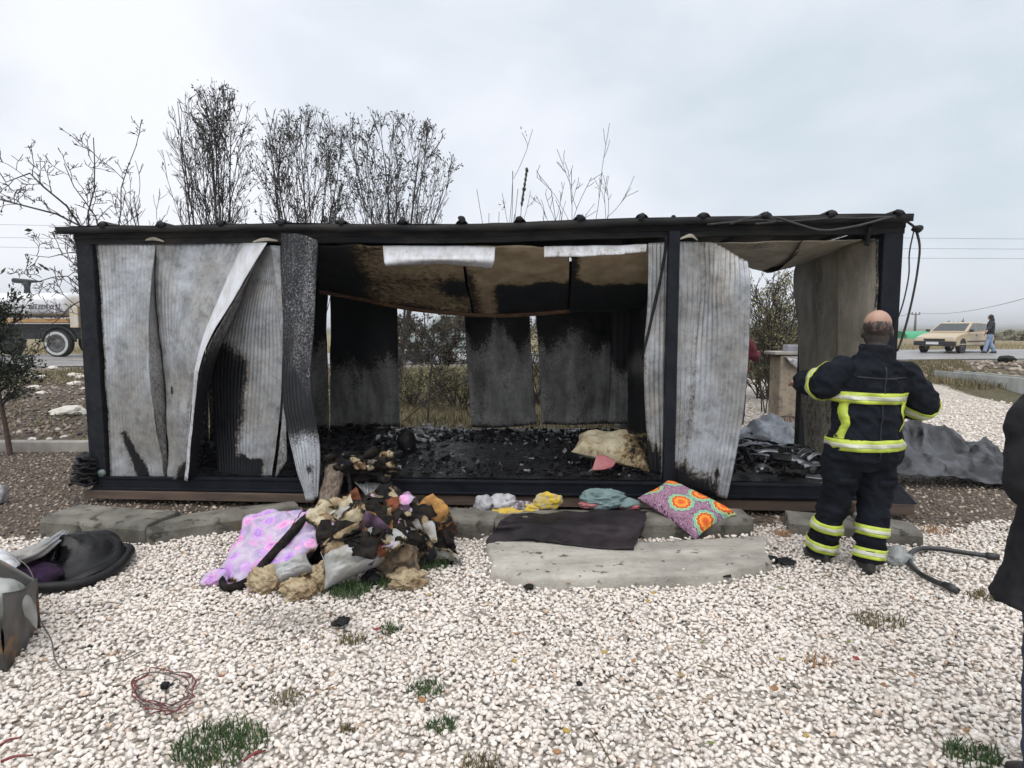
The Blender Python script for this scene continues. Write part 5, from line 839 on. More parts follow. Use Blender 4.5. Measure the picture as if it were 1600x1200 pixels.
# charred pleated mat against the left corner, pale plastic at the far left
cm = empty('charred_mat', at(130, 752, 5.85), 'charred pleated mat lying against the cabin\'s left foot', 'mat')
for i in range(6):
    y_ = 752-i*8; w_ = 26-i*2.5; sheet('pleat', [[at(132-w_+2*nz(i, 1), y_, 5.75), at(132-w_, y_+5, 5.66)], [at(132, y_-4, 5.78), at(130, y_+3, 5.62)], [at(152, y_-2, 5.8), at(152, y_+4, 5.7)]], M_CHAR, cm, 16, 8, crump=.03, cscale=6, ridge=.02, rscale=8, thick=.02, seed=i)
setp(heap('white_plastic', -2, 775, 5.7, 18, 36, .08, c_w, None, .4, 91), 'white plastic scrap at the far left edge', 'plastic')
# ================================================================== PEOPLE
def loft(rings, n=20, cap=True):
    """rings: (centre, rx, ry, side, front) ellipses"""
    V, F = [], []
    for c, rx_, ry_, sx, fy in rings:
        for j in range(n):
            a = 2*math.pi*j/n; V.append(Vector(c)+Vector(sx)*(rx_*math.cos(a))+Vector(fy)*(ry_*math.sin(a)))
    k = len(rings); F = [(i*n+j, i*n+(j+1) % n, (i+1)*n+(j+1) % n, (i+1)*n+j) for i in range(k-1) for j in range(n)]
    if cap: F += [tuple(range(n-1, -1, -1)), tuple((k-1)*n+j for j in range(n))]
    return V, F
X_, Y_, Z_ = Vector((1, 0, 0)), Vector((0, 1, 0)), Vector((0, 0, 1))
def torso(rows, n=24): return loft([((cx, cy, z), rx_, ry_, X_, Y_) for z, cx, cy, rx_, ry_ in rows], n)
def limb(pts, rad, n=14, samples=12):
    P = [Vector(p) for p in smoothpath(pts, samples)]; r = list(np.interp(np.linspace(0, 1, samples), np.linspace(0, 1, len(rad)), rad)); return tube_geo(P, r, n)
def ball(c, rx_, ry_, rz_): return blob_geo(c, rx_, ry_, rz_, amp=0.0, sub=3)
def fuse(parts, voxel, smooth_it=6, wr=0.0, wsc=7.0, seed=0):
    V, F = join_geo(parts); me = bpy.data.meshes.new('tmp'); me.from_pydata([tuple(v) for v in V], [], F); ob = bpy.data.objects.new('tmp', me); COL.objects.link(ob)
    bm = bmesh.new(); bm.from_mesh(me); bmesh.ops.recalc_face_normals(bm, faces=bm.faces); bm.to_mesh(me); bm.free()
    r = ob.modifiers.new('r', 'REMESH'); r.mode = 'VOXEL'; r.voxel_size = voxel; s = ob.modifiers.new('s', 'SMOOTH'); s.factor = 0.5; s.iterations = smooth_it
    ev = ob.evaluated_get(bpy.context.evaluated_depsgraph_get()); m2 = ev.to_mesh(); V = [v.co.copy() for v in m2.vertices]; Nn = [v.normal.copy() for v in m2.vertices]; F = [tuple(p.vertices) for p in m2.polygons]; ev.to_mesh_clear()
    bpy.data.objects.remove(ob); bpy.data.meshes.remove(me)
    if wr:
        for i, v in enumerate(V):
            q = Vector((v.x*1.0, v.y*1.0, v.z*1.5+0.5*v.x))*wsc+Vector((seed, seed, seed)); d = wr*(0.32-abs(noise.noise(q)))*1.3+wr*0.7*(0.3-abs(noise.noise(q*2.1+Vector((7, 3, 1)))))+wr*0.6*noise.noise(q*0.5); V[i] = v+Nn[i]*d
    return V, F, Nn
def head_parts(c, turn=0.0, tilt=0.0, hs=1.0):
    c = Vector(c); R = Matrix.Rotation(turn, 3, 'Z') @ Matrix.Rotation(tilt, 3, 'X'); P = []
    for (x, y, z), r in (((0, -.005, .045), (.077, .097, .088)), ((0, .012, -.02), (.066, .075, .085)), ((0, .035, -.075), (.045, .046, .036)), ((0, .104, -.012), (.011, .014, .022)), ((0, .108, -.026), (.014, .012, .010)), ((0, .088, -.062), (.022, .010, .008)), ((.030, .082, .012), (.020, .012, .008)), ((-.030, .082, .012), (.020, .012, .008)), ((.078, -.004, -.005), (.009, .020, .031)), ((-.078, -.004, -.005), (.009, .020, .031))):
        V, F = ball((0, 0, 0), *r); P.append(([c+R @ ((v+Vector((x, y, z)))*hs) for v in V], F))
    return P, R
def hand_parts(w, d, up_):
    """palm and five bent fingers leaving wrist w along d; up_ is the back of the hand"""
    d = Vector(d).normalized(); up_ = (Vector(up_)-d*Vector(up_).dot(d)).normalized(); s = d.cross(up_); w = Vector(w); P = [loft([(w+d*t, a, b, s, up_) for t, a, b in ((-.03, .028, .024), (.0, .030, .020), (.04, .042, .017), (.09, .044, .014))], 12)]
    for i, (off, L) in enumerate(((-.032, .062), (-.011, .074), (.011, .078), (.032, .070))):
        b = w+d*.085+s*off; P.append(tube_geo([b-d*.02, b+d*L*.4-up_*.004, b+d*L*.75-up_*.018, b+d*L*.95-up_*.036], [.0095, .0092, .0085, .007], 8))
    b = w+d*.025+s*.036; P.append(tube_geo([b-s*.01, b+s*.022+d*.025-up_*.006, b+s*.030+d*.055-up_*.014], [.012, .0105, .008], 8)); return P
M_SKIN = mat('skin', (0.40, 0.245, 0.18), (0.34, 0.19, 0.135), 18, rough=0.5, bscale=200, bstr=.1, soot=True, soot_mid=(0.17, 0.115, 0.09), soot_col=(0.035, 0.027, 0.024), grain=.25, sscale=60.0)
M_HAIR = mat('short_dark_hair', (0.022, 0.018, 0.016), (0.06, 0.045, 0.04), 60, rough=0.6, bscale=260, bstr=.8, bdist=.004)
M_SOLE = mat('boot_leather', (0.010, 0.010, 0.011), (0.03, 0.028, 0.027), 14, rough=0.45)
def place(V, loc, ang, sc=1.0):
    R = Matrix.Rotation(ang, 3, 'Z'); return [Vector(loc)+R @ (Vector(v)*sc) for v in V]
def boot(a, toe, h=.20, top=.062, wd=.05):
    a = Vector(a); t = Vector(toe).normalized(); s = t.cross(Z_); P = [loft([(Vector((a.x, a.y, z))+t*dy, r1, r2, s, t) for z, dy, r1, r2 in ((.0, .035, wd, .135), (.03, .035, wd+.002, .138), (.06, .02, wd, .115), (.10, -.005, .050, .078), (h, -.01, top, top+.008))], 18)]; return P
def person(name, loc, ang, label, J, coat, trousers, shoes, cat='person', voxel=.010, bands=None, hairf=None, hood=None, head_turn=0.0, head_tilt=0.0, wr=.012, sc=1.0, hair_mat=None):
    """J: joints in the person's own frame (facing +y, feet on z=0)"""
    root = empty(name, loc, label, cat); pl = lambda V: place(V, loc, ang, sc)
    hp, R = head_parts(J['head'], head_turn, head_tilt, J.get('hs', 1.0)); hc = Vector(J['head']); nk = Vector(J['neck'])
    parts = hp+[limb([nk-Z_*.06, nk, hc-Z_*.05], [.065, .055, .058])]
    parts.append(torso([(z, cx, cy, a*.86, b*.86) for z, cx, cy, a, b in J['torso'][:-1]]))
    for s in ('l', 'r'):
        sh, el, wr_ = (Vector(J[s+k]) for k in ('sh', 'el', 'wr')); parts.append(limb([sh, sh.lerp(el, .5), el, el.lerp(wr_, .5), wr_], [.062, .055, .045, .042, .03])); parts += hand_parts(wr_, wr_-el, J.get(s+'up', (0, 0, 1)))
        hip, kn, an = (Vector(J[s+k]) for k in ('hip', 'kn', 'an')); parts.append(limb([hip, hip.lerp(kn, .5), kn, kn.lerp(an, .35), an], [.095, .082, .06, .06, .042])); parts.append(loft([(an+Vector(J[s+'toe'])*dy-Z_*(an.z-.035), r1, .020, Vector(J[s+'toe']).cross(Z_), Z_) for dy, r1 in ((-.05, .022), (0, .028), (.06, .030), (.11, .022))], 10))
    V, F, Nn = fuse(parts, voxel, 3); inv0 = R.transposed(); hl = [inv0 @ (v-hc) for v in V]; mk('body', pl(V), F, M_SKIN, root, True, soot=[J.get('stubble', 0)*ss(.095, .045, q.z+.3*max(0, q.y))*(1 if q.y < .05 and q.z > -.14 else 0)-.4 for q in hl])
    if hairf is not None:
        inv = R.transposed(); L = [inv @ (v-hc) for v in V]; keep = [f for f in F if all(hairf(L[i]) for i in f)]; idx = sorted({i for f in keep for i in f}); mp = {i: k for k, i in enumerate(idx)}
        if keep: mk('hair', pl([V[i]+Nn[i]*(.004+.003*noise.noise(V[i]*90)) for i in idx]), [tuple(mp[i] for i in f) for f in keep], hair_mat or M_HAIR, root, True)
    for s in (-1, 1):
        for k_, (m_, rr_) in enumerate(((mat('eye_white', (0.7, 0.68, 0.65), None, 5, rough=.2, bstr=0), .010),)):
            V0, F0 = ball(hc+R @ Vector((s*.030, .079, .0)), rr_, rr_, rr_); mk('eye', pl(V0), F0, m_, root, True)
    # trousers
    tp_ = [torso(J['hips'])]
    for s in ('l', 'r'): hip, kn, an = (Vector(J[s+k]) for k in ('hip', 'kn', 'an')); r = J['trouser_r']; tp_.append(limb([hip, hip.lerp(kn, .5), kn, kn.lerp(an, .5), an+Z_*J.get('cuff', 0.0)], r, 16, 14))
    V, F, Nn = fuse(tp_, voxel, 4, wr, 6.0, 3); tro = mk('trousers', pl(V), F, trousers, root, True); bt = BVHTree.FromPolygons(V, F)
    for s in ('l', 'r'):
        V, F, Nn = fuse(boot(J[s+'an'], J[s+'toe'], J.get('boot_h', .20), J.get('boot_r', .062)), voxel*.8, 2); mk('boot' if J.get('boot_h', .2) > .15 else 'shoe', pl(V), F, shoes, root, True)
    # coat with sleeves
    jp = [torso(J['torso'])]
    for s in ('l', 'r'):
        sh, el, wr_ = (Vector(J[s+k]) for k in ('sh', 'el', 'wr')); sr = J['sleeve_r']; jp.append(limb([sh+(Vector((0, 0, sh.z))-sh)*.25, sh, sh.lerp(el, .5), el, el.lerp(wr_, .5), wr_-(wr_-el).normalized()*.01], [sr[0]*.9]+list(sr), 16, 16))
    if hood: jp += [ball(hc+Vector((0, -.018, .022)), .098, .108, .115), ball(nk+Vector((0, -.03, .03)), .10, .09, .09)]
    V, F, Nn = fuse(jp, voxel, 4, wr, 6.5, 9); co = mk('jacket', pl(V), F, coat, root, True); bj = BVHTree.FromPolygons(V, F)
    for b in (bands or []): b(root, pl, bj, bt)
    return root
def ring_band(name, tree_i, c, axis, width, m, n=64, lift=.009, rmax=.5, stripe=None, lim=None):
    def f(root, pl, bj, bt):
        tr = (bj, bt)[tree_i]; ax = Vector(axis).normalized(); a = ax.orthogonal().normalized(); b = ax.cross(a); cc = Vector(c)
        def ringset(w, lf, off=0.0):
            V = []
            rows = (-w/2, -w/4, 0, w/4, w/2)
            for t in rows:
                for j in range(n):
                    th = 2*math.pi*j/n; d = a*math.cos(th)+b*math.sin(th); o_ = cc+ax*(t+off); hp_, nn, ii, dist = tr.ray_cast(o_, d, rmax)
                    rl = (1/math.sqrt((d.x/lim[0])**2+(d.y/lim[1])**2)) if lim else None
                    if rl and (hp_ is None or dist > rl*1.10): hp_ = o_+d*rl*1.03
                    V.append((hp_ if hp_ is not None else o_+d*.08)+d*lf)
            F = [(i*n+j, i*n+(j+1) % n, (i+1)*n+(j+1) % n, (i+1)*n+j) for i in range(4) for j in range(n)]; return V, F
        V, F = ringset(width, lift); ob = mk(name, pl(V), F, m, root, True); solid(ob, .004)
        if stripe: V, F = ringset(width*.36, lift+.004); solid(mk('silver_stripe', pl(V), F, stripe, ob, True), .002)
    return f
def path_band(name, tree_i, pts, side, dirv, width, m, stripe=None, lift=.011):
    def f(root, pl, bj, bt):
        tr = (bj, bt)[tree_i]; P = smoothpath(pts, 24); d = Vector(dirv).normalized()
        def strip(w, lf):
            V = []
            for p in P:
                for t in (-w/2, 0, w/2):
                    o_ = Vector(p)+Vector(side)*t; hp_, nn, ii, dist = tr.ray_cast(o_-d*.6, d, 1.2); V.append((hp_ if hp_ is not None else o_)-d*lf)
            return V, [(i*3+j, i*3+j+1, (i+1)*3+j+1, (i+1)*3+j) for i in range(23) for j in range(2)]
        V, F = strip(width, lift); ob = mk(name, pl(V), F, m, root, True); solid(ob, .004)
        if stripe: V, F = strip(width*.36, lift+.004); solid(mk('silver_stripe', pl(V), F, stripe, ob, True), .002)
    return f
M_TURN = mat('navy_turnout_cloth', (0.0055, 0.007, 0.011), (0.012, 0.015, 0.021), 5, rough=0.85, bscale=70, bstr=.5, spec=.12, blotch=.4)
M_HIVIS = mat('fluorescent_yellow', (0.52, 0.62, 0.07), (0.38, 0.46, 0.06), 14, rough=0.5, bscale=30, bstr=.25); M_SILV = mat('silver_reflective', (0.60, 0.62, 0.50), (0.48, 0.50, 0.40), 30, rough=0.35, bstr=.1)
base = at(1335, 893, gp(1340, 893, 0).y); base.z = 0.012
FJ = {'head': (.108, .07, 1.625), 'neck': (.095, .045, 1.50),
      'torso': [(.775, .04, .03, .240, .18), (.86, .04, .03, .235, .175), (1.0, .045, .03, .222, .168), (1.15, .05, .03, .226, .168), (1.28, .06, .03, .240, .162), (1.38, .07, .03, .215, .14), (1.44, .08, .035, .150, .115), (1.48, .09, .04, .108, .105), (1.53, .10, .045, .100, .105)],
      'lsh': (-.12, .03, 1.365), 'lel': (-.235, .05, 1.275), 'lwr': (-.25, .35, 1.26), 'rsh': (.265, .03, 1.35), 'rel': (.425, .03, 1.15), 'rwr': (.36, .30, 1.08),
      'lhip': (-.075, .04, .86), 'lkn': (-.095, .10, .48), 'lan': (-.15, .18, .09), 'rhip': (.155, .03, .86), 'rkn': (.14, .05, .47), 'ran': (.085, 0, .09), 'ltoe': (-.15, 1, 0), 'rtoe': (.25, 1, 0),
      'hips': [(.70, .04, .035, .18, .12), (.80, .04, .03, .235, .155), (.90, .04, .03, .238, .16), (1.0, .04, .03, .22, .15)], 'trouser_r': [.125, .116, .098, .094, .088], 'sleeve_r': [.104, .096, .089, .084, .074], 'cuff': -.03, 'hs': 1.12, 'stubble': 1.0, 'boot_h': .16, 'boot_r': .07}
ua_l = Vector(FJ['lel']); fa_l = Vector(FJ['lwr'])-ua_l; ua_r = Vector(FJ['rel']); fa_r = Vector(FJ['rwr'])-ua_r; uar = Vector(FJ['rel'])-Vector(FJ['rsh'])
FB = [ring_band('chest_band', 0, (.05, .03, 1.195), (0.02, 0, 1), .072, M_HIVIS, stripe=M_SILV, lim=(.230, .170)), ring_band('waist_band', 0, (.04, .03, .885), (-.02, 0, 1), .075, M_HIVIS, stripe=M_SILV, lim=(.236, .176)),
      path_band('back_band', 0, [(-.145, 0, 1.165), (-.16, 0, 1.09), (-.15, 0, 1.02), (-.175, 0, .92)], (1, 0, 0), (0, 1, 0), .038, M_HIVIS), path_band('back_band', 0, [(.235, 0, 1.165), (.205, 0, 1.10), (.24, 0, 1.04), (.215, 0, .98), (.235, 0, .92)], (1, 0, 0), (0, 1, 0), .038, M_HIVIS),
      ring_band('sleeve_band', 0, ua_r+fa_r*.16, fa_r.normalized()+uar.normalized()*.6, .075, M_HIVIS, rmax=.16, stripe=M_SILV), ring_band('sleeve_band', 0, ua_l+fa_l*.18, fa_l, .075, M_HIVIS, rmax=.15, stripe=M_SILV)]
M_SEAM = mat('worn_seam', (0.012, 0.014, 0.019), (0.020, 0.023, 0.03), 20, rough=.8, bstr=.2)
FB += [path_band('back_seam', 0, [(.065, 0, 1.40), (.055, 0, 1.22), (.045, 0, .98), (.045, 0, .80)], (1, 0, 0), (0, 1, 0), .008, M_SEAM, lift=.006), path_band('yoke_seam', 0, [(-.10, 0, 1.335), (.06, 0, 1.325), (.22, 0, 1.33)], (0, 0, 1), (0, 1, 0), .008, M_SEAM, lift=.006), path_band('pocket_flap', 1, [(-.165, 0, .63), (-.10, 0, .625), (-.04, 0, .63)], (0, 0, 1), (0, 1, 0), .05, M_TURN, lift=.012), path_band('pocket_flap', 1, [(.10, 0, .62), (.16, 0, .615), (.22, 0, .62)], (0, 0, 1), (0, 1, 0), .05, M_TURN, lift=.012)]
for kn, an in (('lkn', 'lan'), ('rkn', 'ran')):
    a, k = Vector(FJ[an]), Vector(FJ[kn])
    for z in (.125, .275): FB.append(ring_band('leg_band', 1, a.lerp(k, (z-a.z)/(k.z-a.z)), k-a, .068, M_HIVIS, rmax=.17, stripe=M_SILV))
person('person', base, 0.0, 'person in dark turnout gear with yellow bands, back to us, arms raised forward', FJ, M_TURN, M_TURN, M_SOLE, voxel=.010, bands=FB, hairf=lambda p: p.z < .028+.030*noise.noise(p*38)-.25*max(0, p.y)-.25*max(0, -p.y-.06) and p.z > -.115 and p.y < .030+.3*max(0, p.z-.01) and abs(p.x) < .092, head_turn=-.45, head_tilt=-.12, wr=.027)

def std_joints(lean=0.0, stride=0.0, h=1.72):
    k = h/1.72
    J = {'head': (0, .04, 1.60), 'neck': (0, .0, 1.46), 'torso': [(.86, 0, 0, .19, .13), (1.0, 0, 0, .185, .125), (1.15, 0, 0, .19, .13), (1.3, 0, 0, .20, .13), (1.38, 0, 0, .17, .11), (1.43, 0, 0, .09, .085), (1.47, 0, 0, .075, .08)], 'lsh': (-.19, 0, 1.36), 'lel': (-.25, -.03, 1.09), 'lwr': (-.23, .12, .88), 'rsh': (.19, 0, 1.36), 'rel': (.25, -.03, 1.09), 'rwr': (.23, .12, .88), 'lhip': (-.09, 0, .88), 'lkn': (-.10, .02+stride*.5, .48), 'lan': (-.10, stride, .08), 'rhip': (.09, 0, .88), 'rkn': (.10, .02-stride*.3, .48), 'ran': (.10, -stride, .08), 'ltoe': (-.1, 1, 0), 'rtoe': (.1, 1, 0), 'hips': [(.78, 0, 0, .15, .10), (.86, 0, 0, .175, .115), (.95, 0, 0, .165, .11)], 'trouser_r': [.098, .09, .07, .068, .062], 'sleeve_r': [.078, .072, .064, .06, .052], 'boot_h': .12, 'boot_r': .05}
    return J
M_DENIM = mat('blue_denim', (0.012, 0.022, 0.05), (0.024, 0.042, 0.085), 9, rough=0.85, bscale=120, bstr=.3); M_WASH = mat('washed_denim', (0.16, 0.24, 0.38), (0.30, 0.38, 0.50), 7, rough=0.85, bscale=120, bstr=.3)
# onlooker at the right edge, in a long grey coat
J = std_joints(); J['torso'] = [(.72, 0, 0, .30, .23), (.85, 0, 0, .265, .20), (1.0, 0, 0, .235, .17), (1.2, 0, 0, .225, .155), (1.33, 0, 0, .215, .14), (1.40, 0, 0, .16, .11), (1.45, 0, 0, .095, .09), (1.50, 0, 0, .085, .085)]
J['lsh'] = (-.20, 0, 1.36); J['lel'] = (-.235, -.05, 1.14); J['lwr'] = (-.06, .19, 1.12); J['rsh'] = (.20, 0, 1.36); J['rel'] = (.30, -.07, 1.12); J['rwr'] = (.14, .17, 1.10); J['sleeve_r'] = [.095, .088, .085, .075, .06]; J['trouser_r'] = [.105, .098, .078, .075, .07]
M_COAT = mat('charcoal_wool', (0.014, 0.014, 0.016), (0.026, 0.026, 0.029), 14, blotch=.4, rough=0.95, bscale=160, bstr=.5, spec=.1)
person('person', (1.95, 1.98, 0.02), -0.15, 'person in charcoal coat and dark jeans cut by the right edge', J, M_COAT, M_DENIM, M_SOLE, voxel=.010, hairf=lambda p: p.z > .03-.4*max(0, -p.y) and p.y < .06, wr=.010)
# walker by the car
J = std_joints(stride=.20); J['rsh'] = (.19, 0, 1.36); J['lel'] = (-.36, .12, 1.15); J['lwr'] = (-.52, .25, 1.02); J['torso'] = [(.84, 0, 0, .21, .15)]+[(z, a, b, c*1.12, d*1.12) for z, a, b, c, d in J['torso'][1:]]; J['sleeve_r'] = [.09, .085, .075, .068, .058]; J['trouser_r'] = [.11, .10, .085, .082, .078]
wy = 27.6; wx = at(1546, 545, wy).x; person('person', (wx, wy, road_z(wx, wy)), 1.15, 'person in black hooded jacket and light jeans walking past the car', J, mat('black_jacket', (0.010, 0.010, 0.014), (0.02, 0.02, 0.026), 9, rough=.8), M_WASH, M_SOLE, voxel=.016, hood=True, wr=.01)
# person half hidden behind the loose panel
J = std_joints(); J['torso'] = [(z, a, b, c*1.12, d*1.15) for z, a, b, c, d in J['torso']]; J['sleeve_r'] = [.085, .08, .075, .065, .052]; J['rel'] = (.27, .05, 1.12); J['rwr'] = (.30, .30, 1.16); J['rup'] = (1, 0, .3)
py_ = 10.2; px_ = at(1150, 560, py_).x; person('person', (px_, py_, float(hgt(px_, py_))), -.5, 'person in maroon sweater and jeans behind the bulged panel', J, mat('maroon_knit', (0.13, 0.018, 0.03), (0.08, 0.012, 0.02), 12, rough=.95, bscale=80, bstr=.5), M_DENIM, M_SOLE, voxel=.012, hairf=lambda p: p.z > .03-.4*max(0, -p.y) and p.y < .06)
# ================================================================== BEHIND THE CABIN
M_BARK = mat('dark_bark', (0.035, 0.030, 0.028), (0.065, 0.055, 0.048), 12, rough=0.9, bscale=40, bstr=.5, stretch=(2, 2, .5)); M_TWIG = mat('dark_twigs', (0.030, 0.024, 0.024), (0.055, 0.045, 0.042), 6, rough=0.9, bstr=0)
M_LEAFD = mat('dark_willow_leaf', (0.022, 0.028, 0.018), (0.05, 0.055, 0.03), 5, rough=.7, bstr=0); M_LEAFO = mat('olive_leaf', (0.13, 0.13, 0.06), (0.22, 0.20, 0.10), 5, rough=.7, bstr=0); M_CONI = mat('evergreen_leaf', (0.014, 0.024, 0.012), (0.035, 0.045, 0.022), 6, rough=.7, bstr=0); M_LEAFB = mat('brown_thicket_leaf', (0.060, 0.048, 0.032), (0.10, 0.085, 0.05), 4, rough=.8, bstr=0)
class Tree:
    def __init__(s, seed): s.r = random.Random(seed); s.B = {0: [], 1: []}; s.tips = []
    def grow(s, p, d, L, rad, lev, cfg):
        k = cfg['seg'][lev]; pts = [Vector(p)]; d = Vector(d).normalized(); dirs = [d]
        for i in range(k):
            d = (d+Vector((s.r.gauss(0, 1), s.r.gauss(0, 1), s.r.gauss(0, 1)))*cfg['wob'][lev]+Z_*cfg['up'][lev]).normalized(); pts.append(pts[-1]+d*(L/k)); dirs.append(d)
        r1 = [max(rad*(1-.80*i/k), cfg['rmin']) for i in range(k+1)]; s.B[0 if lev == 0 else 1].append((pts, r1, 7 if lev == 0 else (4 if lev == 1 else 3)))
        s.spawn(pts, dirs, L, r1, lev, cfg)
    def spawn(s, pts, dirs, L, r1, lev, cfg):
        k = len(pts)-1
        if lev+1 < len(cfg['seg']):
            for j in range(cfg['n'][lev]):
                t = s.r.uniform(cfg['t0'][lev], 1.0)*k; i = min(int(t), k-1); q = pts[i].lerp(pts[i+1], t-i); a = dirs[i].orthogonal().normalized(); a.rotate(Matrix.Rotation(s.r.uniform(0, 6.28), 3, dirs[i])); an = cfg['ang'][lev]*s.r.uniform(.7, 1.3)
                s.grow(q, dirs[i]*math.cos(an)+a*math.sin(an), L*cfg['len'][lev]*s.r.uniform(.6, 1.25)*(1-.35*t/k), max(r1[i]*.55, cfg['rmin']), lev+1, cfg)
        if lev >= len(cfg['seg'])-cfg.get('leaflev', 1): s.tips += [(pts[i], dirs[i]) for i in range(1, len(pts))]
    def build(s, name, base, label, cat, leafm=None, nl=0, lsize=.06, group=None, lf=None, bark=None, twig=None, droop=0.0):
        root = empty(name, base, label, cat, group)
        for key, nm, m in ((0, 'trunk', bark or M_BARK), (1, 'crown', twig or M_TWIG)):
            g_ = [tube_geo(p, r_, n_, False) for p, r_, n_ in s.B[key]]
            if g_: V, F = join_geo(g_); mk(nm, V, F, m, root, True)
        if leafm and nl and s.tips:
            V, F = [], []; T = [t for t in s.tips if lf is None or lf(t[0], s.r)]
            for i in range(nl):
                p, d = s.r.choice(T); p = p+Vector((s.r.gauss(0, .03), s.r.gauss(0, .03), s.r.gauss(0, .03)))*(lsize/.06); dd = (Vector((s.r.gauss(0, 1), s.r.gauss(0, 1), s.r.gauss(0, 1)))*.8+d-Z_*droop).normalized(); w = dd.cross(Vector((s.r.gauss(0, 1), s.r.gauss(0, 1), s.r.gauss(0, 1)))).normalized(); l = lsize*s.r.uniform(.6, 1.4); b = len(V)
                V += [p, p+dd*l*.5+w*l*.2, p+dd*l, p+dd*l*.5-w*l*.2]; F.append((b, b+1, b+2, b+3))
            mk('foliage', V, F, leafm, root)
        return root
def hz(x, y): return float(hgt(x, y))
UPR = dict(seg=[9, 6, 4, 3], n=[10, 6, 3], ang=[.38, .42, .48], len=[.34, .42, .5], wob=[.03, .07, .12, .15], up=[.03, .06, .04, .0], t0=[.38, .2, .2], rmin=.0045, leaflev=1)
def fan_tree(px, Y, ztop, halfw, seed, name, label, cat, stems, leafm, nl, ls, lf=None, group=None, cfg=UPR, droop=.2, r0=.032, lenf=.86, env=None):
    t = Tree(seed); x = at(px, 512, Y).x; z0 = hz(x, Y)-.05
    for i in range(stems):
        tx = (i/(max(stems-1, 1))*2-1)*halfw*t.r.uniform(.85, 1.05); ty = t.r.uniform(-.5, .5)*halfw; top = Vector((tx, ty, (ztop-z0)*(1-.22*(tx/halfw)**2)*t.r.uniform(.90, 1.0))); st = Vector((x+t.r.uniform(-.12, .12), Y+t.r.uniform(-.1, .1), z0)); d0 = Vector((top.x*.7, top.y*.7, top.z)).normalized(); c2 = dict(cfg); c2['up'] = [-.0]+cfg['up'][1:]
        t.grow(st, d0, top.length*lenf, r0*t.r.uniform(.7, 1.2), 0, c2)
    if env:                                        # keep the crown inside its rounded outline
        rx_, zc_, rz_ = env; tap = lambda p: .30+.70*min(1, max(0, (p.z-z0)/(zc_-z0)))**1.3; ok = lambda p: ((p.x-x)/(tap(p)*rx_*(1+.22*noise.noise(p*1.3+Vector((seed, 0, 0))))))**2+((p.y-Y)/rx_)**2+(max(0, p.z-zc_)/(rz_*(1+.16*noise.noise(p*1.7+Vector((0, seed, 0))))))**2 < 1
        for key in t.B:
            nb = []
            for P_, R_, n_ in t.B[key]:
                k_ = next((i for i, p in enumerate(P_) if not ok(p)), len(P_))
                if k_ >= 2: nb.append((P_[:k_], R_[:k_], n_))
            t.B[key] = nb
        t.tips = [q for q in t.tips if ok(q[0])]
    return t.build(name, (x, Y, z0), label, cat, leafm, nl, ls, group, lf, droop=droop)
zt = lambda py, Y: at(800, py, Y).z
fan_tree(345, 13.0, zt(105, 13), 1.25, 3, 'willow_tree', 'tall slender willow with bare left stems above the roof', 'tree', 11, M_LEAFD, 1100, .07, lambda p, r: p.z > 3.9+1.0*r.random() and (p.x > at(345, 512, 13).x-.25 or r.random() < .12), 'willows behind the cabin', lenf=.95, env=(1.15, zt(215, 13), zt(126, 13)-zt(215, 13)))
fan_tree(483, 13.4, zt(140, 13.4), 1.35, 5, 'willow_tree', 'middle bushy willow with a tall leafy tip', 'tree', 11, M_LEAFD, 1700, .07, lambda p, r: p.z > 3.2+1.2*r.random(), 'willows behind the cabin', lenf=.95, env=(1.25, zt(240, 13.4), zt(168, 13.4)-zt(240, 13.4)))
fan_tree(615, 13.2, zt(150, 13.2), 1.5, 8, 'willow_tree', 'rounded willow furthest right of the three', 'tree', 12, M_LEAFD, 1500, .07, lambda p, r: p.z > 3.6+1.2*r.random(), 'willows behind the cabin', lenf=.95, env=(1.40, zt(250, 13.2), zt(180, 13.2)-zt(250, 13.2)))
SPA = dict(seg=[8, 5, 3], n=[7, 3], ang=[.5, .5], len=[.30, .40], wob=[.05, .10, .15], up=[.0, .08, .05], t0=[.45, .3], rmin=.005, leaflev=1)
fan_tree(885, 11.6, zt(242, 11.6), .55, 12, 'bare_sapling', 'bare forked sapling showing above the right half of the roof', 'sapling', 5, None, 0, .05, cfg=SPA, r0=.018, lenf=1.0)
fan_tree(785, 11.4, zt(258, 11.4), .42, 13, 'dry_stalks', 'thin dry stalks standing above the roof centre', 'plant', 7, M_LEAFD, 20, .07, cfg=dict(SPA, n=[1, 1]), r0=.010, lenf=1.05)
fan_tree(228, 12.2, zt(235, 12.2), .75, 15, 'bare_sapling', 'bare whippy sapling left of the tall willow', 'sapling', 6, None, 0, .05, cfg=SPA, r0=.020)
# dark seed head above the roof
tube_p = [at(813, 350, 11.4), at(818, 300, 11.4), at(823, 265, 11.4)]; sh_ = empty('seed_stalk', (at(813, 350, 11.4).x, 11.4, hz(0, 11.4)), 'single stalk with a black seed head above the roof', 'plant')
tube('stalk', [Vector((tube_p[0].x-.02, 11.4, hz(0, 11.4)))]+tube_p, .008, M_TWIG, sh_, 4, 14); V, F = join_geo([blob_geo(at(815.5+i*1.1, 318-i*7.5, 11.38), .022+.01*(i % 2), .02, .045, i, .5, 5, 2, i*2.0) for i in range(8)]); mk('seed_head', V, F, M_LEAFD, sh_, True)
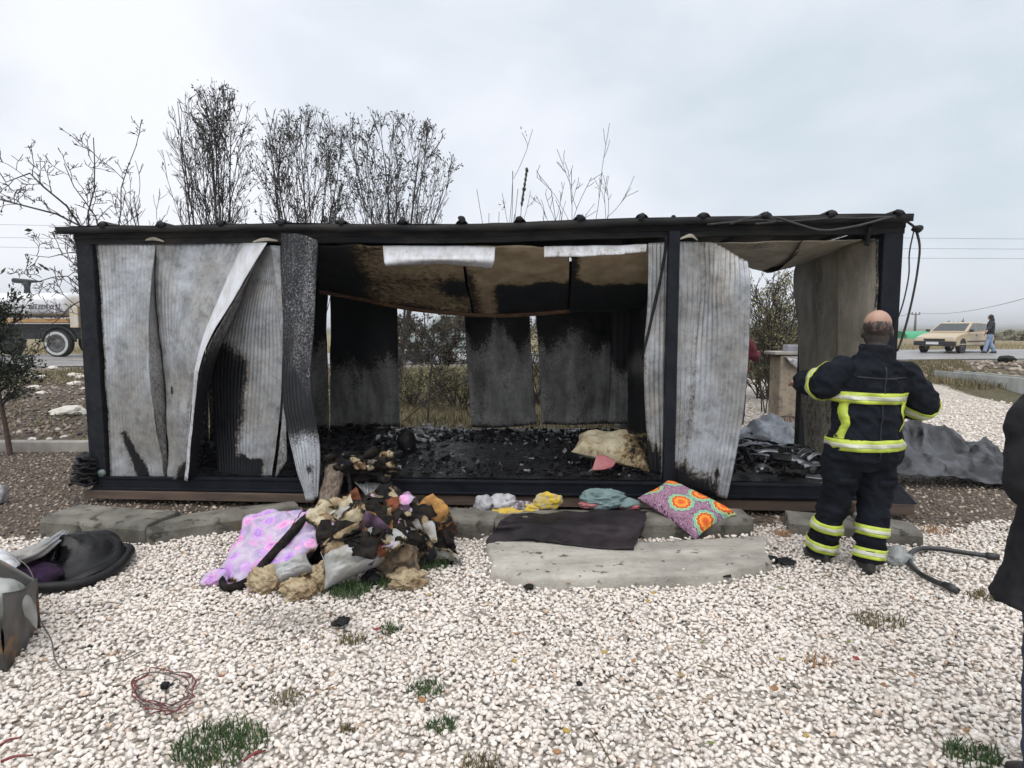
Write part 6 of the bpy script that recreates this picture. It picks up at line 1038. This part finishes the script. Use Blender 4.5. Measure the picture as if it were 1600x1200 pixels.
# spreading bare walnut at the left corner, limbs measured one by one
GN = dict(seg=[6, 6, 4, 3], n=[9, 5, 3], ang=[.75, .8, .7], len=[.42, .45, .5], wob=[.12, .20, .25, .25], up=[.06, .06, .05, .02], t0=[.35, .25, .3], rmin=.0055, leaflev=1)
t = Tree(21); YW = 10.6
def limb_px(t, pts, rad, Y, cfg, lev=0):
    rad *= .62; P = [at(a, b, Y+t.r.uniform(-.25, .25)) for a, b in pts]; P = [Vector(q) for q in smoothpath(P, 12)]; D = [(P[min(i+1, 11)]-P[max(i-1, 0)]).normalized() for i in range(12)]; R_ = [rad*(1-.75*i/11) for i in range(12)]
    t.B[0].append((P, R_, 7)); L = sum((P[i+1]-P[i]).length for i in range(11)); t.spawn(P, D, min(L, 2.0), R_, 0, cfg)
for pts, r_ in ([((165, 640), (150, 480), (132, 360), (90, 335), (40, 322), (-15, 308)), .055], [((165, 640), (152, 470), (128, 350), (80, 305), (45, 270), (10, 285), (-20, 240)), .050], [((165, 640), (150, 450), (137, 345), (148, 290), (146, 215)), .045], [((165, 640), (158, 420), (150, 340), (120, 300), (100, 255)), .04], [((165, 640), (172, 430), (188, 340), (190, 290), (214, 225)), .035], [((165, 600), (130, 460), (100, 430), (60, 440), (30, 420)), .03], [((160, 600), (130, 475), (85, 505), (60, 520)), .03], [((165, 620), (140, 420), (115, 395), (80, 402), (45, 398)), .026]): limb_px(t, pts, r_, YW, GN)
t.build('walnut_tree', (at(165, 640, YW).x, YW, hz(-6, YW)), 'spreading bare walnut tree reaching in from the left corner', 'tree', M_LEAFD, 26, .12, None, lambda p, r: p.x < at(30, 300, YW).x, droop=.8)
# young tree seen through the empty window, and the thicket behind it
t = Tree(31); YT = 10.4; SM = dict(seg=[6, 5, 4, 3], n=[9, 5, 3], ang=[.6, .6, .6], len=[.40, .45, .5], wob=[.1, .14, .2, .2], up=[.05, .05, .03, .0], t0=[.3, .2, .2], rmin=.004, leaflev=2)
for pts, r_ in ([((668, 668), (671, 610), (674, 565), (666, 525), (662, 480), (660, 440)), .030], [((672, 590), (678, 560), (694, 535), (698, 490), (700, 450)), .022], [((600, 600), (640, 560), (662, 540), (690, 520)), .018], [((618, 668), (665, 630), (700, 610), (742, 590)), .020], [((668, 640), (640, 600), (632, 560), (630, 510)), .016]): limb_px(t, pts, r_, YT, SM)
t.build('young_tree', (at(668, 668, YT).x, YT, hz(-1.4, YT)), 'young bare tree seen through the missing back panel', 'tree', M_LEAFB, 900, .045, None)
def bush(name, px, Y, py_top, halfw, seed, label, leafm, nl, ls, stems=9, cat='shrub', group=None, cfg=None, r0=.016, lf=None): return fan_tree(px, Y, zt(py_top, Y), halfw, seed, name, label, cat, stems, leafm, nl, ls, lf, group, cfg or dict(SPA, n=[9, 4], t0=[.15, .15], ang=[.6, .6], len=[.45, .45]), .1, r0, .95)
bush('thicket_shrub', 600, 15.2, 500, 1.3, 41, 'brown leafy shrub at the left of the back gap', M_LEAFB, 4200, .075, 11, group='thicket behind the cabin'); bush('thicket_shrub', 690, 15.6, 502, 1.2, 42, 'brown leafy shrub in the middle of the back gap', M_LEAFB, 4200, .075, 11, group='thicket behind the cabin'); bush('thicket_shrub', 790, 15.0, 500, 1.2, 43, 'brown leafy shrub showing in the narrow slit', M_LEAFB, 3600, .075, 10, group='thicket behind the cabin')
bush('thicket_shrub', 650, 11.8, 590, .9, 44, 'low olive shrub at the foot of the young tree', M_LEAFO, 2200, .05, 10, group='thicket behind the cabin'); bush('thicket_shrub', 720, 11.5, 585, .8, 45, 'low straw coloured shrub right of the young tree', M_LEAFO, 2000, .05, 10, group='thicket behind the cabin'); bush('thicket_shrub', 840, 12.0, 520, .6, 46, 'pale shrub behind the narrow slit', M_LEAFO, 1500, .05, 8, group='thicket behind the cabin')
bush('olive_bush', 1208, 11.2, 425, .75, 51, 'tall loose olive bush behind the right doorway', M_LEAFO, 4200, .055, 14, 'bush'); bush('olive_bush', 1195, 12.6, 505, 1.5, 52, 'dense low olive bush behind the right doorway', M_LEAFO, 5200, .07, 16, 'bush', lf=lambda p, r: p.z < 1.75); bush('olive_bush', 1250, 12.8, 460, .6, 53, 'slim olive bush hidden by the end wall', M_LEAFO, 1400, .055, 9, 'bush')
# evergreen sapling far left
t = Tree(61); YS = gp(16, 712, 0).y; xs = gp(16, 712, 0).x; cf = dict(seg=[8, 5, 4], n=[46, 7], ang=[.95, .6], len=[.42, .45], wob=[.03, .12, .15], up=[.0, .10, .06], t0=[.34, .1], rmin=.004, leaflev=2)
t.grow((xs, YS, -.02), (-.03, 0, 1), 1.85, .036, 0, cf); t.build('evergreen_sapling', (xs, YS, 0), 'small dark evergreen sapling at the left edge', 'tree', M_CONI, 7000, .05, None, lambda p, r: p.z > .62, bark=mat('reddish_bark', (0.10, 0.06, 0.045), (0.05, 0.032, 0.027), 14, bstr=.4))
# concrete edging, rubble stones
M_EDGE = mat('pale_concrete', (0.36, 0.34, 0.31), (0.23, 0.215, 0.195), 5, rough=.85, bscale=40, bstr=.6, bdist=.01)
ye = gp(70, 707, 0).y; o = box('concrete_edging', (-6.9, ye+.10, .055), (6.6, .16, .17), M_EDGE, None, .012); setp(o, 'low concrete edging strip left of the cabin', 'edging')
M_WHITE_ROCK = mat('chalky_rock', (0.66, 0.63, 0.58), (0.46, 0.43, 0.38), 6, rough=.9, bscale=30, bstr=.6)
rk = random.Random(9); spots = [(108, 646, 48, 'large flat white rock'), (118, 600, 22, 'white rock'), (117, 588, 26, 'white rock'), (126, 590, 20, ''), (53, 605, 18, ''), (65, 614, 17, ''), (80, 618, 15, ''), (104, 620, 18, ''), (97, 612, 14, ''), (28, 617, 16, ''), (21, 612, 12, ''), (50, 684, 14, ''), (77, 683, 11, ''), (100, 680, 12, ''), (40, 590, 30, ''), (62, 592, 24, ''), (93, 594, 22, ''), (75, 594, 16, ''), (5, 622, 14, ''), (57, 669, 8, ''), (90, 668, 7, ''), (110, 606, 14, ''), (36, 576, 24, ''), (130, 607, 12, ''), (82, 575, 16, '')]
for i, (px, py, w, _) in enumerate(spots[:1]+sorted(spots[1:])):
    z = 0.0; p = gp(px, py, z)
    for _k in range(6): z = hz(p.x, p.y); p = gp(px, py, z+.04)
    r_ = w/2*p.y/FPX; V, F = blob_geo((p.x, p.y, z+r_*.22), r_, r_*.75, r_*.42, rk.uniform(0, 3), .5, 5, 3, i*2.7)
    setp(mk('white_rock', V, F, M_WHITE_ROCK), 'largest flat white rock on the soil bank' if i == 0 else '%s chalky white rock from the left edge on the soil bank' % ORD[i-1], 'rock', None if i == 0 else 'white rocks on the bank')
G_ = []
for i in range(60):
    px, py = rk.uniform(10, 132), rk.uniform(612, 688); a = rk.gauss(.5, .8); L = rk.uniform(8, 26); P = []
    for qx, qy in ((px, py), (px+L*math.cos(a), py-L*math.sin(a)*.7)):
        z = 0.0
        for _k in range(5): p = gp(qx, qy, z+.05); z = hz(p.x, p.y)
        P.append(p)
    G_.append(tube_geo([P[0], P[0].lerp(P[1], .5)+Z_*.04, P[1]], .009, 4))
V, F = join_geo(G_); setp(mk('dead_stalks', V, F, M_OLV), 'litter of dry stalks on the dark soil bank', kind='stuff')
# pillar with odds and ends, wire basket
YP = 9.7; px0, px1 = at(1218, 600, YP).x, at(1263, 600, YP).x; zg = hz(px0, YP); zt_ = at(1240, 556, YP).z; M_PIL = mat('lichen_concrete', (0.36, 0.30, 0.22), (0.22, 0.19, 0.15), 7, rough=.9, bscale=30, bstr=.7, bdist=.012, speck=((0.12, 0.11, 0.09), 14, .6))
setp(box('concrete_pillar', ((px0+px1)/2, YP+.2, (zg+zt_)/2-.02), (px1-px0, .4, zt_-zg+.04), M_PIL, None, .02), 'short square concrete pillar behind the right doorway', 'pillar')
setp(box('stone_slab', at(1238, 552, YP)+Y_*.2, (.56, .44, .05), M_EDGE, None, .01), 'thin stone slab on top of the pillar', 'slab')
setp(box('grey_box', at(1243, 545, YP)+Y_*.15, (.20, .18, .12), mat('grey_tin', (0.30, 0.31, 0.34), (0.2, 0.2, 0.22), 6, rough=.5), None, .008), 'small grey tin box on the pillar', 'box')
rag_c = at(1240, 564, YP-.04); setp(sheet('hanging_rag', [[rag_c+Vector((-.15, .12, .10)), rag_c+Vector((-.14, -.03, .07)), rag_c+Vector((-.12, -.05, 0))], [rag_c+Vector((0, .12, .10)), rag_c+Vector((.0, -.04, .07)), rag_c+Vector((.03, -.06, -.10))], [rag_c+Vector((.16, .12, .10)), rag_c+Vector((.15, -.03, .07)), rag_c+Vector((.16, -.05, -.12))]], c_w, None, 20, 20, crump=.04, cscale=6, ridge=.03, rscale=9, thick=.006), 'pale rag hanging over the pillar\'s front edge', 'rag')
wb = empty('wire_basket', (at(1232, 655, 9.3).x, 9.3, hz(4, 9.3)), 'rusty upturned wire basket before the pillar', 'basket'); M_RUST = mat('rusty_wire', (0.10, 0.055, 0.035), (0.05, 0.03, 0.025), 20, bstr=0); bc_ = Vector((at(1232, 655, 9.3).x, 9.3, hz(4, 9.3)))
for i in range(9): a = math.pi*i/9; tube('wire_rib', [bc_+Vector((math.cos(a)*.30*math.cos(b), math.sin(a)*.30*math.cos(b), .30*math.sin(b))) for b in np.linspace(0, math.pi, 15)], .007, M_RUST, wb, 4)
tube('wire_hoop', [bc_+Vector((.30*math.cos(a), .30*math.sin(a), .02)) for a in np.linspace(0, 6.28, 30)], .008, M_RUST, wb, 4)
# irrigation channel at the right: a hollow concrete trough
c0, c1 = Vector((10.75, 15.6, 0)), Vector((11.1, 12.0, 0)); dch = (c1-c0).normalized(); nch = Vector((-dch.y, dch.x, 0)); prof = [(0, -.05), (0, .46), (.07, .46), (.10, .10), (.50, .10), (.53, .46), (.60, .46), (.60, -.05)]; V = []; nn_ = 24
for i in range(nn_+1):
    p = c0+(c1-c0)*(i/nn_); zb = hz(p.x, p.y)
    for o_, z_ in prof: V.append(Vector((p.x+nch.x*o_, p.y+nch.y*o_, .12+z_+.006*nz(i*.9, o_*5))))
k = len(prof); F = [(i*k+j, i*k+(j+1) % k, (i+1)*k+(j+1) % k, (i+1)*k+j) for i in range(nn_) for j in range(k)]
setp(mk('irrigation_channel', V, F, mat('streaked_concrete', (0.42, 0.43, 0.41), (0.25, 0.26, 0.25), 4, rough=.8, stretch=(1, 1, .2), bscale=40, bstr=.5)), 'pale concrete irrigation channel beside the drive', 'channel')
setp(blob('black_stone', (at(1572, 565, 17.5).x, 17.5, hz(14, 17.5)+.12), .22, .14, .10, M_CHAR, None, amp=.4, seed=2), 'black lump on the rubble heap by the road', 'lump')

# ================================================================== VEHICLES
M_TYRE = mat('tyre_rubber', (0.012, 0.012, 0.012), (0.025, 0.024, 0.023), 20, rough=.8, bscale=60, bstr=.4); M_GLASS = mat('tinted_glass', (0.018, 0.022, 0.022), (0.03, 0.036, 0.036), 4, rough=.05, bstr=0, spec=.9); M_PLAST = mat('black_bumper', (0.014, 0.014, 0.015), (0.025, 0.025, 0.026), 12, rough=.55); M_RIM = mat('steel_rim', (0.36, 0.37, 0.38), (0.22, 0.22, 0.23), 9, rough=.4, metal=.6); M_UNDER = mat('underbody', (0.01, 0.01, 0.01), (0.02, 0.02, 0.02), 9)
def lathe(prof, n=28):
    """prof (x along axle, r); returns geometry about the y axis"""
    V = [Vector((r*math.cos(2*math.pi*j/n), x, r*math.sin(2*math.pi*j/n))) for x, r in prof for j in range(n)]; k = len(prof); return V, [(i*n+j, i*n+(j+1) % n, (i+1)*n+(j+1) % n, (i+1)*n+j) for i in range(k-1) for j in range(n)]
def wheel(root, X, c, r, w, T, rimm=M_RIM, ring=None):
    V, F = lathe([(-w/2+.01, r*.62), (-w/2, r*.70), (-w/2, r*.90), (-w/2+.03, r), (w/2-.03, r), (w/2, r*.9), (w/2, r*.66), (w/2-.02, r*.62)]); ty_ = mk('wheel', [T(Vector(c)+v) for v in V], F, M_TYRE, root, True)
    V, F = lathe([(-w/2+.005, r*.64), (-w/2-.002, r*.60), (-w/2+.03, r*.52), (-w/2+.05, r*.30), (-w/2+.01, r*.22), (-w/2, r*.10), (-w/2, .001)]); V2, F2 = lathe([(w/2-.005, r*.64), (w/2-.03, r*.5), (w/2-.03, .001)]); V, F = join_geo([(V, F), (V2, F2)]); mk('rim', [T(Vector(c)+v) for v in V], F, rimm, ty_, True)
    if ring: V, F = lathe([(-w/2-.004, r*.68), (-w/2-.008, r*.72), (-w/2-.008, r*.84), (-w/2-.004, r*.87)]); mk('white_wall', [T(Vector(c)+v) for v in V], F, ring, ty_, True)
    return ty_
def prism(prof, y0, y1, T, shrink=0.0, ztop=None):
    """side profile (x, z) pulled across the width; upper points pulled in by shrink"""
    zs = [z for _, z in prof]; lo, hi = min(zs), max(zs); V = []
    for s, y in ((1, y0), (-1, y1)):
        for x, z in prof: V.append(T(Vector((x, y+s*shrink*((z-lo)/(hi-lo)), z))))
    n = len(prof); return V, [tuple(range(n)), tuple(range(2*n-1, n-1, -1))]+[(i, n+i, n+(i+1) % n, (i+1) % n) for i in range(n)]
def side_poly(pts, y, T, lo, hi, shrink, out):
    """window on the cabin side: follows the inward lean"""
    s = 1 if y < 0 else -1; V = []
    for d in (out, -.01):
        for x, z in pts: V.append(T(Vector((x, y+s*shrink*((z-lo)/(hi-lo))-s*d, z))))
    n = len(pts); return V, [tuple(range(n)), tuple(range(2*n-1, n-1, -1))]+[(i, n+i, n+(i+1) % n, (i+1) % n) for i in range(n)]
def car(name, loc, heading, label, paint, body, green, wins, wh, width, wr_, plate=True, cat='car'):
    root = empty(name, loc, label, cat); h = Vector((math.cos(heading), math.sin(heading), 0)); l = Vector((-h.y, h.x, 0)); L0 = Vector(loc); xs_ = [x for x, _ in body]; xm = (min(xs_)+max(xs_))/2
    T = lambda v: L0+h*(v.x-xm)+l*v.y+Z_*v.z
    V, F = prism(body, -width/2, width/2, T, .03); b = mk('car_body', V, F, paint, root); bevel(b, .075, 4, 15)
    lo, hi = min(z for _, z in green), max(z for _, z in green); V, F = prism(green, -width/2+.05, width/2-.05, T, .13); c = mk('cabin_shell', V, F, paint, root); bevel(c, .05, 3, 15)
    for y in (-width/2+.05, width/2-.05):
        for w_ in wins: V, F = side_poly(w_, y, T, lo, hi, .13, .008); mk('side_window', V, F, M_GLASS, root)
    for (xa, za), (xb, zb) in (green[-1:]+green[-2:-1], green[0:1]+green[1:2]):      # windscreen, rear screen
        ca, cb = Vector((xa, 0, za)), Vector((xb, 0, zb)); nrm = Vector((-(zb-za), 0, xb-xa)).normalized(); nrm = nrm if nrm.z > 0 else -nrm; V = []
        for d in (.010, -.01):
            for t_, wd in ((.12, width/2-.16), (.90, width/2-.24)):
                for s in (-1, 1): V.append(T(ca.lerp(cb, t_)+Vector((0, s*wd, 0))+nrm*d))
        mk('windscreen', V, [(0, 1, 3, 2), (4, 6, 7, 5), (0, 2, 6, 4), (1, 5, 7, 3), (0, 4, 5, 1), (2, 3, 7, 6)], M_GLASS, root)
    xf = max(xs_); xr = min(xs_)
    for x_, sgn in ((xf-.06, 1), (xr+.06, -1)): V, F = box_geo((x_, 0, .44), .20, width+.02, .20); bevel(mk('bumper', [T(Vector(v)) for v in V], F, M_PLAST, root), .03, 2)
    for s in (-1, 1):
        V, F = box_geo((xf-.09, s*(width/2-.24), .655), .06, .34, .13); bevel(mk('headlight', [T(Vector(v)) for v in V], F, mat('headlamp_lens', (0.55, 0.57, 0.58), (0.4, 0.41, 0.42), 20, rough=.1, bstr=0), root), .015, 2)
        V, F = box_geo((xr+.02, s*(width/2-.2), .76), .05, .30, .16); bevel(mk('tail_light', [T(Vector(v)) for v in V], F, mat('tail_lens', (0.30, 0.02, 0.02), None, 20, rough=.15, bstr=0), root), .012, 2)
        V, F = box_geo((xr+(xf-xr)*.45, s*(width/2-.004), .52), (xf-xr)*.50, .02, .05); mk('side_moulding', [T(Vector(v)) for v in V], F, M_PLAST, root)
        V, F = box_geo((xr+(xf-xr)*.47, s*(width/2-.014), .80), .16, .03, .03); mk('door_handle', [T(Vector(v)) for v in V], F, M_PLAST, root); V, F = box_geo((green[-1][0]-.22, s*(width/2+.06), green[-1][1]+.07), .09, .16, .11); bevel(mk('door_mirror', [T(Vector(v)) for v in V], F, M_PLAST, root), .02, 2)
        for x_ in wh:
            wheel(root, x_, (x_, s*(width/2-.10), wr_), wr_, .19, (lambda v, s=s, x_=x_: T(Vector((v.x, (s*(width/2-.10))+(-s)*(v.y-s*(width/2-.10))*1.0, v.z)))))
            V, F = lathe([(-.012, wr_*1.16), (-.02, wr_*1.12), (-.02, .01)]); mk('wheel_arch', [T(Vector((x_, 0, wr_+.02))+Vector((v.x, s*(width/2-.006)-s*(v.y+.02)*.2, v.z))) for v in V], F, M_UNDER, root)
    V, F = box_geo((xf-.03, 0, .60), .06, width-.8, .10); mk('grille', [T(Vector(v)) for v in V], F, M_PLAST, root)
    if plate: V, F = box_geo((xf+.047, -.05, .45), .012, .50, .11); mk('number_plate', [T(Vector(v)) for v in V], F, mat('plate_white', (0.75, 0.75, 0.76), None, 30, rough=.4, bstr=0), root)
    return root
M_BEIGE = mat('beige_car_paint', (0.47, 0.38, 0.25), (0.43, 0.34, 0.22), 2, rough=.3, bstr=0, spec=.6); M_VAN = mat('grey_green_paint', (0.32, 0.38, 0.37), (0.26, 0.31, 0.30), 2, rough=.3, bstr=0, spec=.6)
cx, cy = at(1494, 540, 28.6).x, 28.7
car('parked_car', (cx, cy, road_z(cx, cy)), math.radians(180+33), 'beige hatchback car with black bumpers standing on the road', M_BEIGE, [(.10, .30), (.0, .45), (.02, .72), (.08, .93), (1.0, .96), (2.85, .94), (3.6, .85), (4.12, .72), (4.2, .55), (4.16, .32)], [(.08, .93), (.50, 1.33), (.78, 1.385), (1.9, 1.40), (2.12, 1.37), (2.98, .94)], [[(.42, 1.0), (.66, 1.31), (.98, 1.32), (.98, 1.0)], [(1.04, 1.0), (1.04, 1.33), (1.80, 1.34), (1.80, 1.0)], [(1.87, 1.0), (1.87, 1.34), (2.10, 1.33), (2.72, 1.0)]], (.78, 3.36), 1.64, .30)
vx, vy = at(712, 520, 21.4).x, 21.6
car('parked_van', (vx, vy, road_z(vx, vy)), math.radians(178), 'grey-green van glimpsed through the back gap behind the thicket', M_VAN, [(.05, .30), (.0, .5), (.02, .98), (2.9, 1.0), (3.7, .92), (4.2, .72), (4.28, .5), (4.22, .32)], [(.03, .97), (.12, 1.58), (.4, 1.66), (2.3, 1.67), (2.6, 1.60), (3.35, .98)], [[(.3, 1.05), (.34, 1.54), (1.2, 1.56), (1.2, 1.05)], [(1.28, 1.05), (1.28, 1.56), (2.1, 1.56), (2.1, 1.05)], [(2.18, 1.05), (2.18, 1.56), (2.5, 1.52), (3.05, 1.05)]], (.8, 3.4), 1.7, .31, cat='van')
# water tanker of the municipality
YK = 24.0; xa = lambda px: at(px, 512, YK).x; rzk = road_z(xa(60), YK+1)
tk = empty('water_tanker', (xa(30), YK+1.1, rzk), 'silver water tanker truck with orange stripe on the road at left', 'truck'); M_SILVER = mat('tank_silver', (0.74, 0.75, 0.77), (0.66, 0.67, 0.69), 1.5, rough=.35, metal=.1, bstr=.05); M_ORANGE = mat('orange_stripe', (0.40, 0.26, 0.11), (0.36, 0.19, 0.07), 2, rough=.5); M_CHASS = mat('truck_chassis', (0.012, 0.014, 0.016), (0.03, 0.033, 0.036), 6, rough=.6)
zc, hz_, wy_ = at(40, 475.5, YK).z, .47, 1.15; x0, x1 = xa(-170), xa(104); ring_n = 40; V, F = [], []
st = [(x0, .0), (x0, .7), (x0+.08, .93), (x0+.2, 1), (x1-.2, 1), (x1-.08, .93), (x1, .7), (x1, .0)]
for x, s in st:
    for j in range(ring_n): a = 2*math.pi*j/ring_n; c_, s_ = math.cos(a), math.sin(a); V.append(Vector((x, YK+wy_+wy_*s*math.copysign(abs(c_)**.4, c_), zc+hz_*s*math.copysign(abs(s_)**.65, s_))))
F = [(i*ring_n+j, i*ring_n+(j+1) % ring_n, (i+1)*ring_n+(j+1) % ring_n, (i+1)*ring_n+j) for i in range(len(st)-1) for j in range(ring_n)]; tank = mk('tank', V, F, M_SILVER, tk, True)
for x in (xa(-120), xa(-60), xa(0), xa(40), xa(88)): V, F = box_geo((x, YK-.012, zc-.05), .05, .03, hz_*1.3); mk('tank_strap', V, F, M_SILVER, tank)
def letters(txt, x, z, size, parent):
    c = bpy.data.curves.new('lettering', 'FONT'); c.body = txt; c.size = size; c.extrude = .004; c.shear = .22; c.offset = .0; o = bpy.data.objects.new('lettering', c); COL.objects.link(o); c.materials.append(mat('black_lettering', (0.015, 0.015, 0.02), None, 20, bstr=0)); o.parent = parent; pw = wloc(parent); o.location = Vector((x, YK-.022, z))-pw; o.rotation_euler = (math.pi/2, 0, 0); return o
lt = letters('KARAMANLI', xa(-15), at(40, 484, YK).z, .27, tank); lt2 = letters('BELED\u0130YES\u0130', xa(47), at(40, 483, YK).z, .25, tank)
bpy.context.view_layer.update()
for o_, tw_ in ((lt, xa(30)-xa(-15)), (lt2, xa(97)-xa(47))):          # lettering becomes plain mesh
    k_ = tw_/max(o_.dimensions.x, .01); m2 = bpy.data.meshes.new_from_object(o_.evaluated_get(bpy.context.evaluated_depsgraph_get())); n_ = bpy.data.objects.new('lettering', m2); COL.objects.link(n_); n_.parent = o_.parent; n_.location = o_.location; n_.rotation_euler = o_.rotation_euler; n_.scale.x = k_; bpy.data.objects.remove(o_)
def tbox(nm, x0_, x1_, y0_, y1_, z0_, z1_, m, par=None, bv=.02): V, F = box_geo(((x0_+x1_)/2, (y0_+y1_)/2, (z0_+z1_)/2), abs(x1_-x0_), abs(y1_-y0_), abs(z1_-z0_)); o = mk(nm, V, F, m, par or tk); bevel(o, bv, 2); return o
zk = lambda py: at(40, py, YK).z
tbox('walkway_rail', x0, x1-.05, YK-.04, YK+.05, zk(496.5), zk(494), M_CHASS, None, .01); tbox('side_stripe', x0, xa(107), YK-.03, YK+2.2, zk(504.5), zk(497.5), M_ORANGE); tbox('chassis', x0, xa(240), YK+.25, YK+2.0, zk(530), zk(506), M_CHASS); tbox('hose_locker', xa(108), xa(121), YK+.05, YK+2.2, zk(512), zk(478), mat('yellow_locker', (0.50, 0.42, 0.26), (0.55, 0.52, 0.46), 3, rough=.5))
for px in (86, -52, -108): wheel(tk, 0, (xa(px), YK+.16, rzk+.53), .53, .30, lambda v: v, mat('tanker_rim', (0.10, 0.10, 0.10), (0.05, 0.05, 0.05), 8, rough=.5), mat('white_wall_ring', (0.5, 0.5, 0.5), (0.4, 0.4, 0.4), 9, bstr=0)); wheel(tk, 0, (xa(px), YK+2.1, rzk+.53), .53, .30, lambda v: v)
tube('mudguard', [Vector((xa(86)+math.cos(a)*.66, YK+.16, rzk+.53+math.sin(a)*.66)) for a in np.linspace(.1, 3.04, 18)], .05, M_CHASS, tk, 6)
cabp = [(xa(124), zk(545)), (xa(124), zk(470)), (xa(130), zk(452)), (xa(190), zk(450)), (xa(208), zk(495)), (xa(211), zk(545))]; V = [Vector((x, y, z)) for y in (YK+.05, YK+2.25) for x, z in cabp]; n = len(cabp); F = [tuple(range(n)), tuple(range(2*n-1, n-1, -1))]+[(i, n+i, n+(i+1) % n, (i+1) % n) for i in range(n)]; cb_ = mk('truck_cab', V, F, M_ORANGE, tk); bevel(cb_, .05, 2); tbox('cab_window', xa(150), xa(188), YK+.035, YK+.07, zk(492), zk(462), M_GLASS, cb_); wheel(tk, 0, (xa(180), YK+.16, rzk+.53), .53, .30, lambda v: v)
wc = [Vector((xa(15), YK+1.0, zk(457)-.1))]; mon = tube('water_cannon', [Vector((xa(15), YK+1.0, zk(457)-.1)), Vector((xa(15.5), YK+1.0, zk(447))), Vector((xa(16), YK+1.0, zk(441))), Vector((xa(11), YK+1.0, zk(438)))], [.13, .10, .15, .09], M_CHASS, tk, 8); tube('cannon_barrel', [Vector((xa(-6), YK+1.0, zk(435))), Vector((xa(10), YK+1.0, zk(436.5))), Vector((xa(22), YK+1.0, zk(436.5))), Vector((xa(40), YK+1.0, zk(437)))], [.10, .10, .07, .02], M_CHASS, mon, 8)
# ================================================================== FAR THINGS
M_POLE = mat('weathered_pole', (0.16, 0.15, 0.15), (0.10, 0.095, 0.095), 3, rough=.9)
YO = 120.0; po = empty('utility_pole', (at(1430, 530, YO).x, YO, hz(78, YO)), 'lone utility pole in the field beyond the car', 'pole'); tp0 = at(1431, 490, YO); tube('pole_shaft', [Vector((tp0.x, YO, hz(78, YO)-.2)), tp0], [.24, .17], M_POLE, po, 8); box('crossarm', tp0-Z_*.15, (1.7, .18, .16), M_POLE, po, .01)
for s in (-.7, 0, .7): tube('insulator', [tp0+Vector((s, 0, -.05)), tp0+Vector((s, 0, .25))], .09, M_CHASS, po, 6)
def wire(a, b_, sag, lab, r_): P = [Vector(a).lerp(Vector(b_), t)-Z_*(sag*4*t*(1-t)) for t in np.linspace(0, 1, 40)]; setp(tube('power_line', P, r_, M_CABLE, None, 4), lab, 'power line', 'power lines')
for yl, yr, lab in ((350, 372, 'uppermost power line across the sky'), (371, 387, 'middle power line across the sky'), (386, 402, 'lowest power line across the sky')): a, b_ = at(-300, yl-6, 45), at(1900, yr+3, 45); wire(a, b_, .25, lab, .012)
wire(tp0+Vector((.6, 0, .15)), at(1640, 455, 60), .9, 'drooping power line running right from the lone pole', .030); wire(tp0+Vector((-.6, 0, .1)), at(1340, 500, 170), .5, 'faint power line running left from the lone pole', .045)
YG = 70.0; gx0, gx1 = at(1417, 525, YG).x, at(1459, 525, YG).x; V = []
for x in np.linspace(gx0, gx1, 12):
    for a in np.linspace(0, math.pi, 11): V.append(Vector((x, YG+1.6-1.6*math.cos(a), hz(x, YG)-.05+(at(1440, 517.5, YG).z-hz(x, YG)+.05)*math.sin(a)**.7+.03*nz(x*3, a*3))))
f_ = grid_faces(11, 12).tolist(); setp(mk('green_tunnel', V, [tuple(q) for q in f_]+[tuple(range(11)), tuple(range(11*12-1, 11*11-1, -1))], mat('green_tarp', (0.05, 0.36, 0.17), (0.04, 0.28, 0.13), 3, rough=.5, bstr=.2), None, True), 'low green tarpaulin tunnel in the far field', 'tunnel')
for i, (px, py, Y, hw, lab) in enumerate([(1484, 497, 85, .9, 'left bare tree behind the car roof'), (1502, 496, 88, .8, 'right bare tree behind the car roof')]): fan_tree(px, Y, zt(py, Y), hw, 70+i, 'bare_tree', lab, 'tree', 4, None, 0, .1, cfg=dict(SPA, rmin=.03), r0=.10)
for i, (px, py, Y, w_) in enumerate([(1545, 518, 60, 2.2), (1578, 515, 64, 2.6), (1605, 514, 58, 2.4), (1410, 524, 75, 2.5), (1525, 521, 90, 3)]):
    x = at(px, 520, Y).x; h_ = max(.6, at(px, py, Y).z-hz(x, Y)); V, F = [], []; r_ = random.Random(i)
    for k in range(1500): a = r_.uniform(0, 6.28); q = abs(r_.gauss(0, .45)); p = Vector((x+math.cos(a)*q*w_, Y+math.sin(a)*q*w_*.6, hz(x, Y)+r_.uniform(0, h_)*max(.1, 1-q*.8))); d = Vector((r_.gauss(0, 1), r_.gauss(0, 1), r_.gauss(0, 1))).normalized()*.16; e_ = d.orthogonal().normalized()*.08; b = len(V); V += [p-d, p+e_, p+d, p-e_]; F.append((b, b+1, b+2, b+3))
    setp(mk('field_scrub', V, F, mat('field_scrub_leaf', (0.17, 0.15, 0.09), (0.10, 0.095, 0.06), 3, bstr=0)), '%s straw brown scrub bush on the far field' % ('middle right', 'second from right', 'rightmost', 'leftmost', 'second from left')[i], 'bush', 'scrub bushes on the far field')

# ================================================================== RAINY AIR
hm = bpy.data.materials.new('rain_haze'); hm.use_nodes = True; nt = hm.node_tree; nt.nodes.clear(); ho_ = nt.nodes.new('ShaderNodeOutputMaterial'); hv = nt.nodes.new('ShaderNodeVolumePrincipled'); hv.inputs['Color'].default_value = (0.93, 0.95, 0.98, 1); hv.inputs['Density'].default_value = 0.0007; hv.inputs['Anisotropy'].default_value = 0.2; lk(nt, hv.outputs[0], ho_.inputs['Volume'])
V, F = box_geo((0, 0, 15), 13000, 13000, 36); hb = mk('haze', V, F, hm, None, origin=(0, 0, 0)); setp(hb, 'thin grey rain haze over the whole plain', kind='stuff')
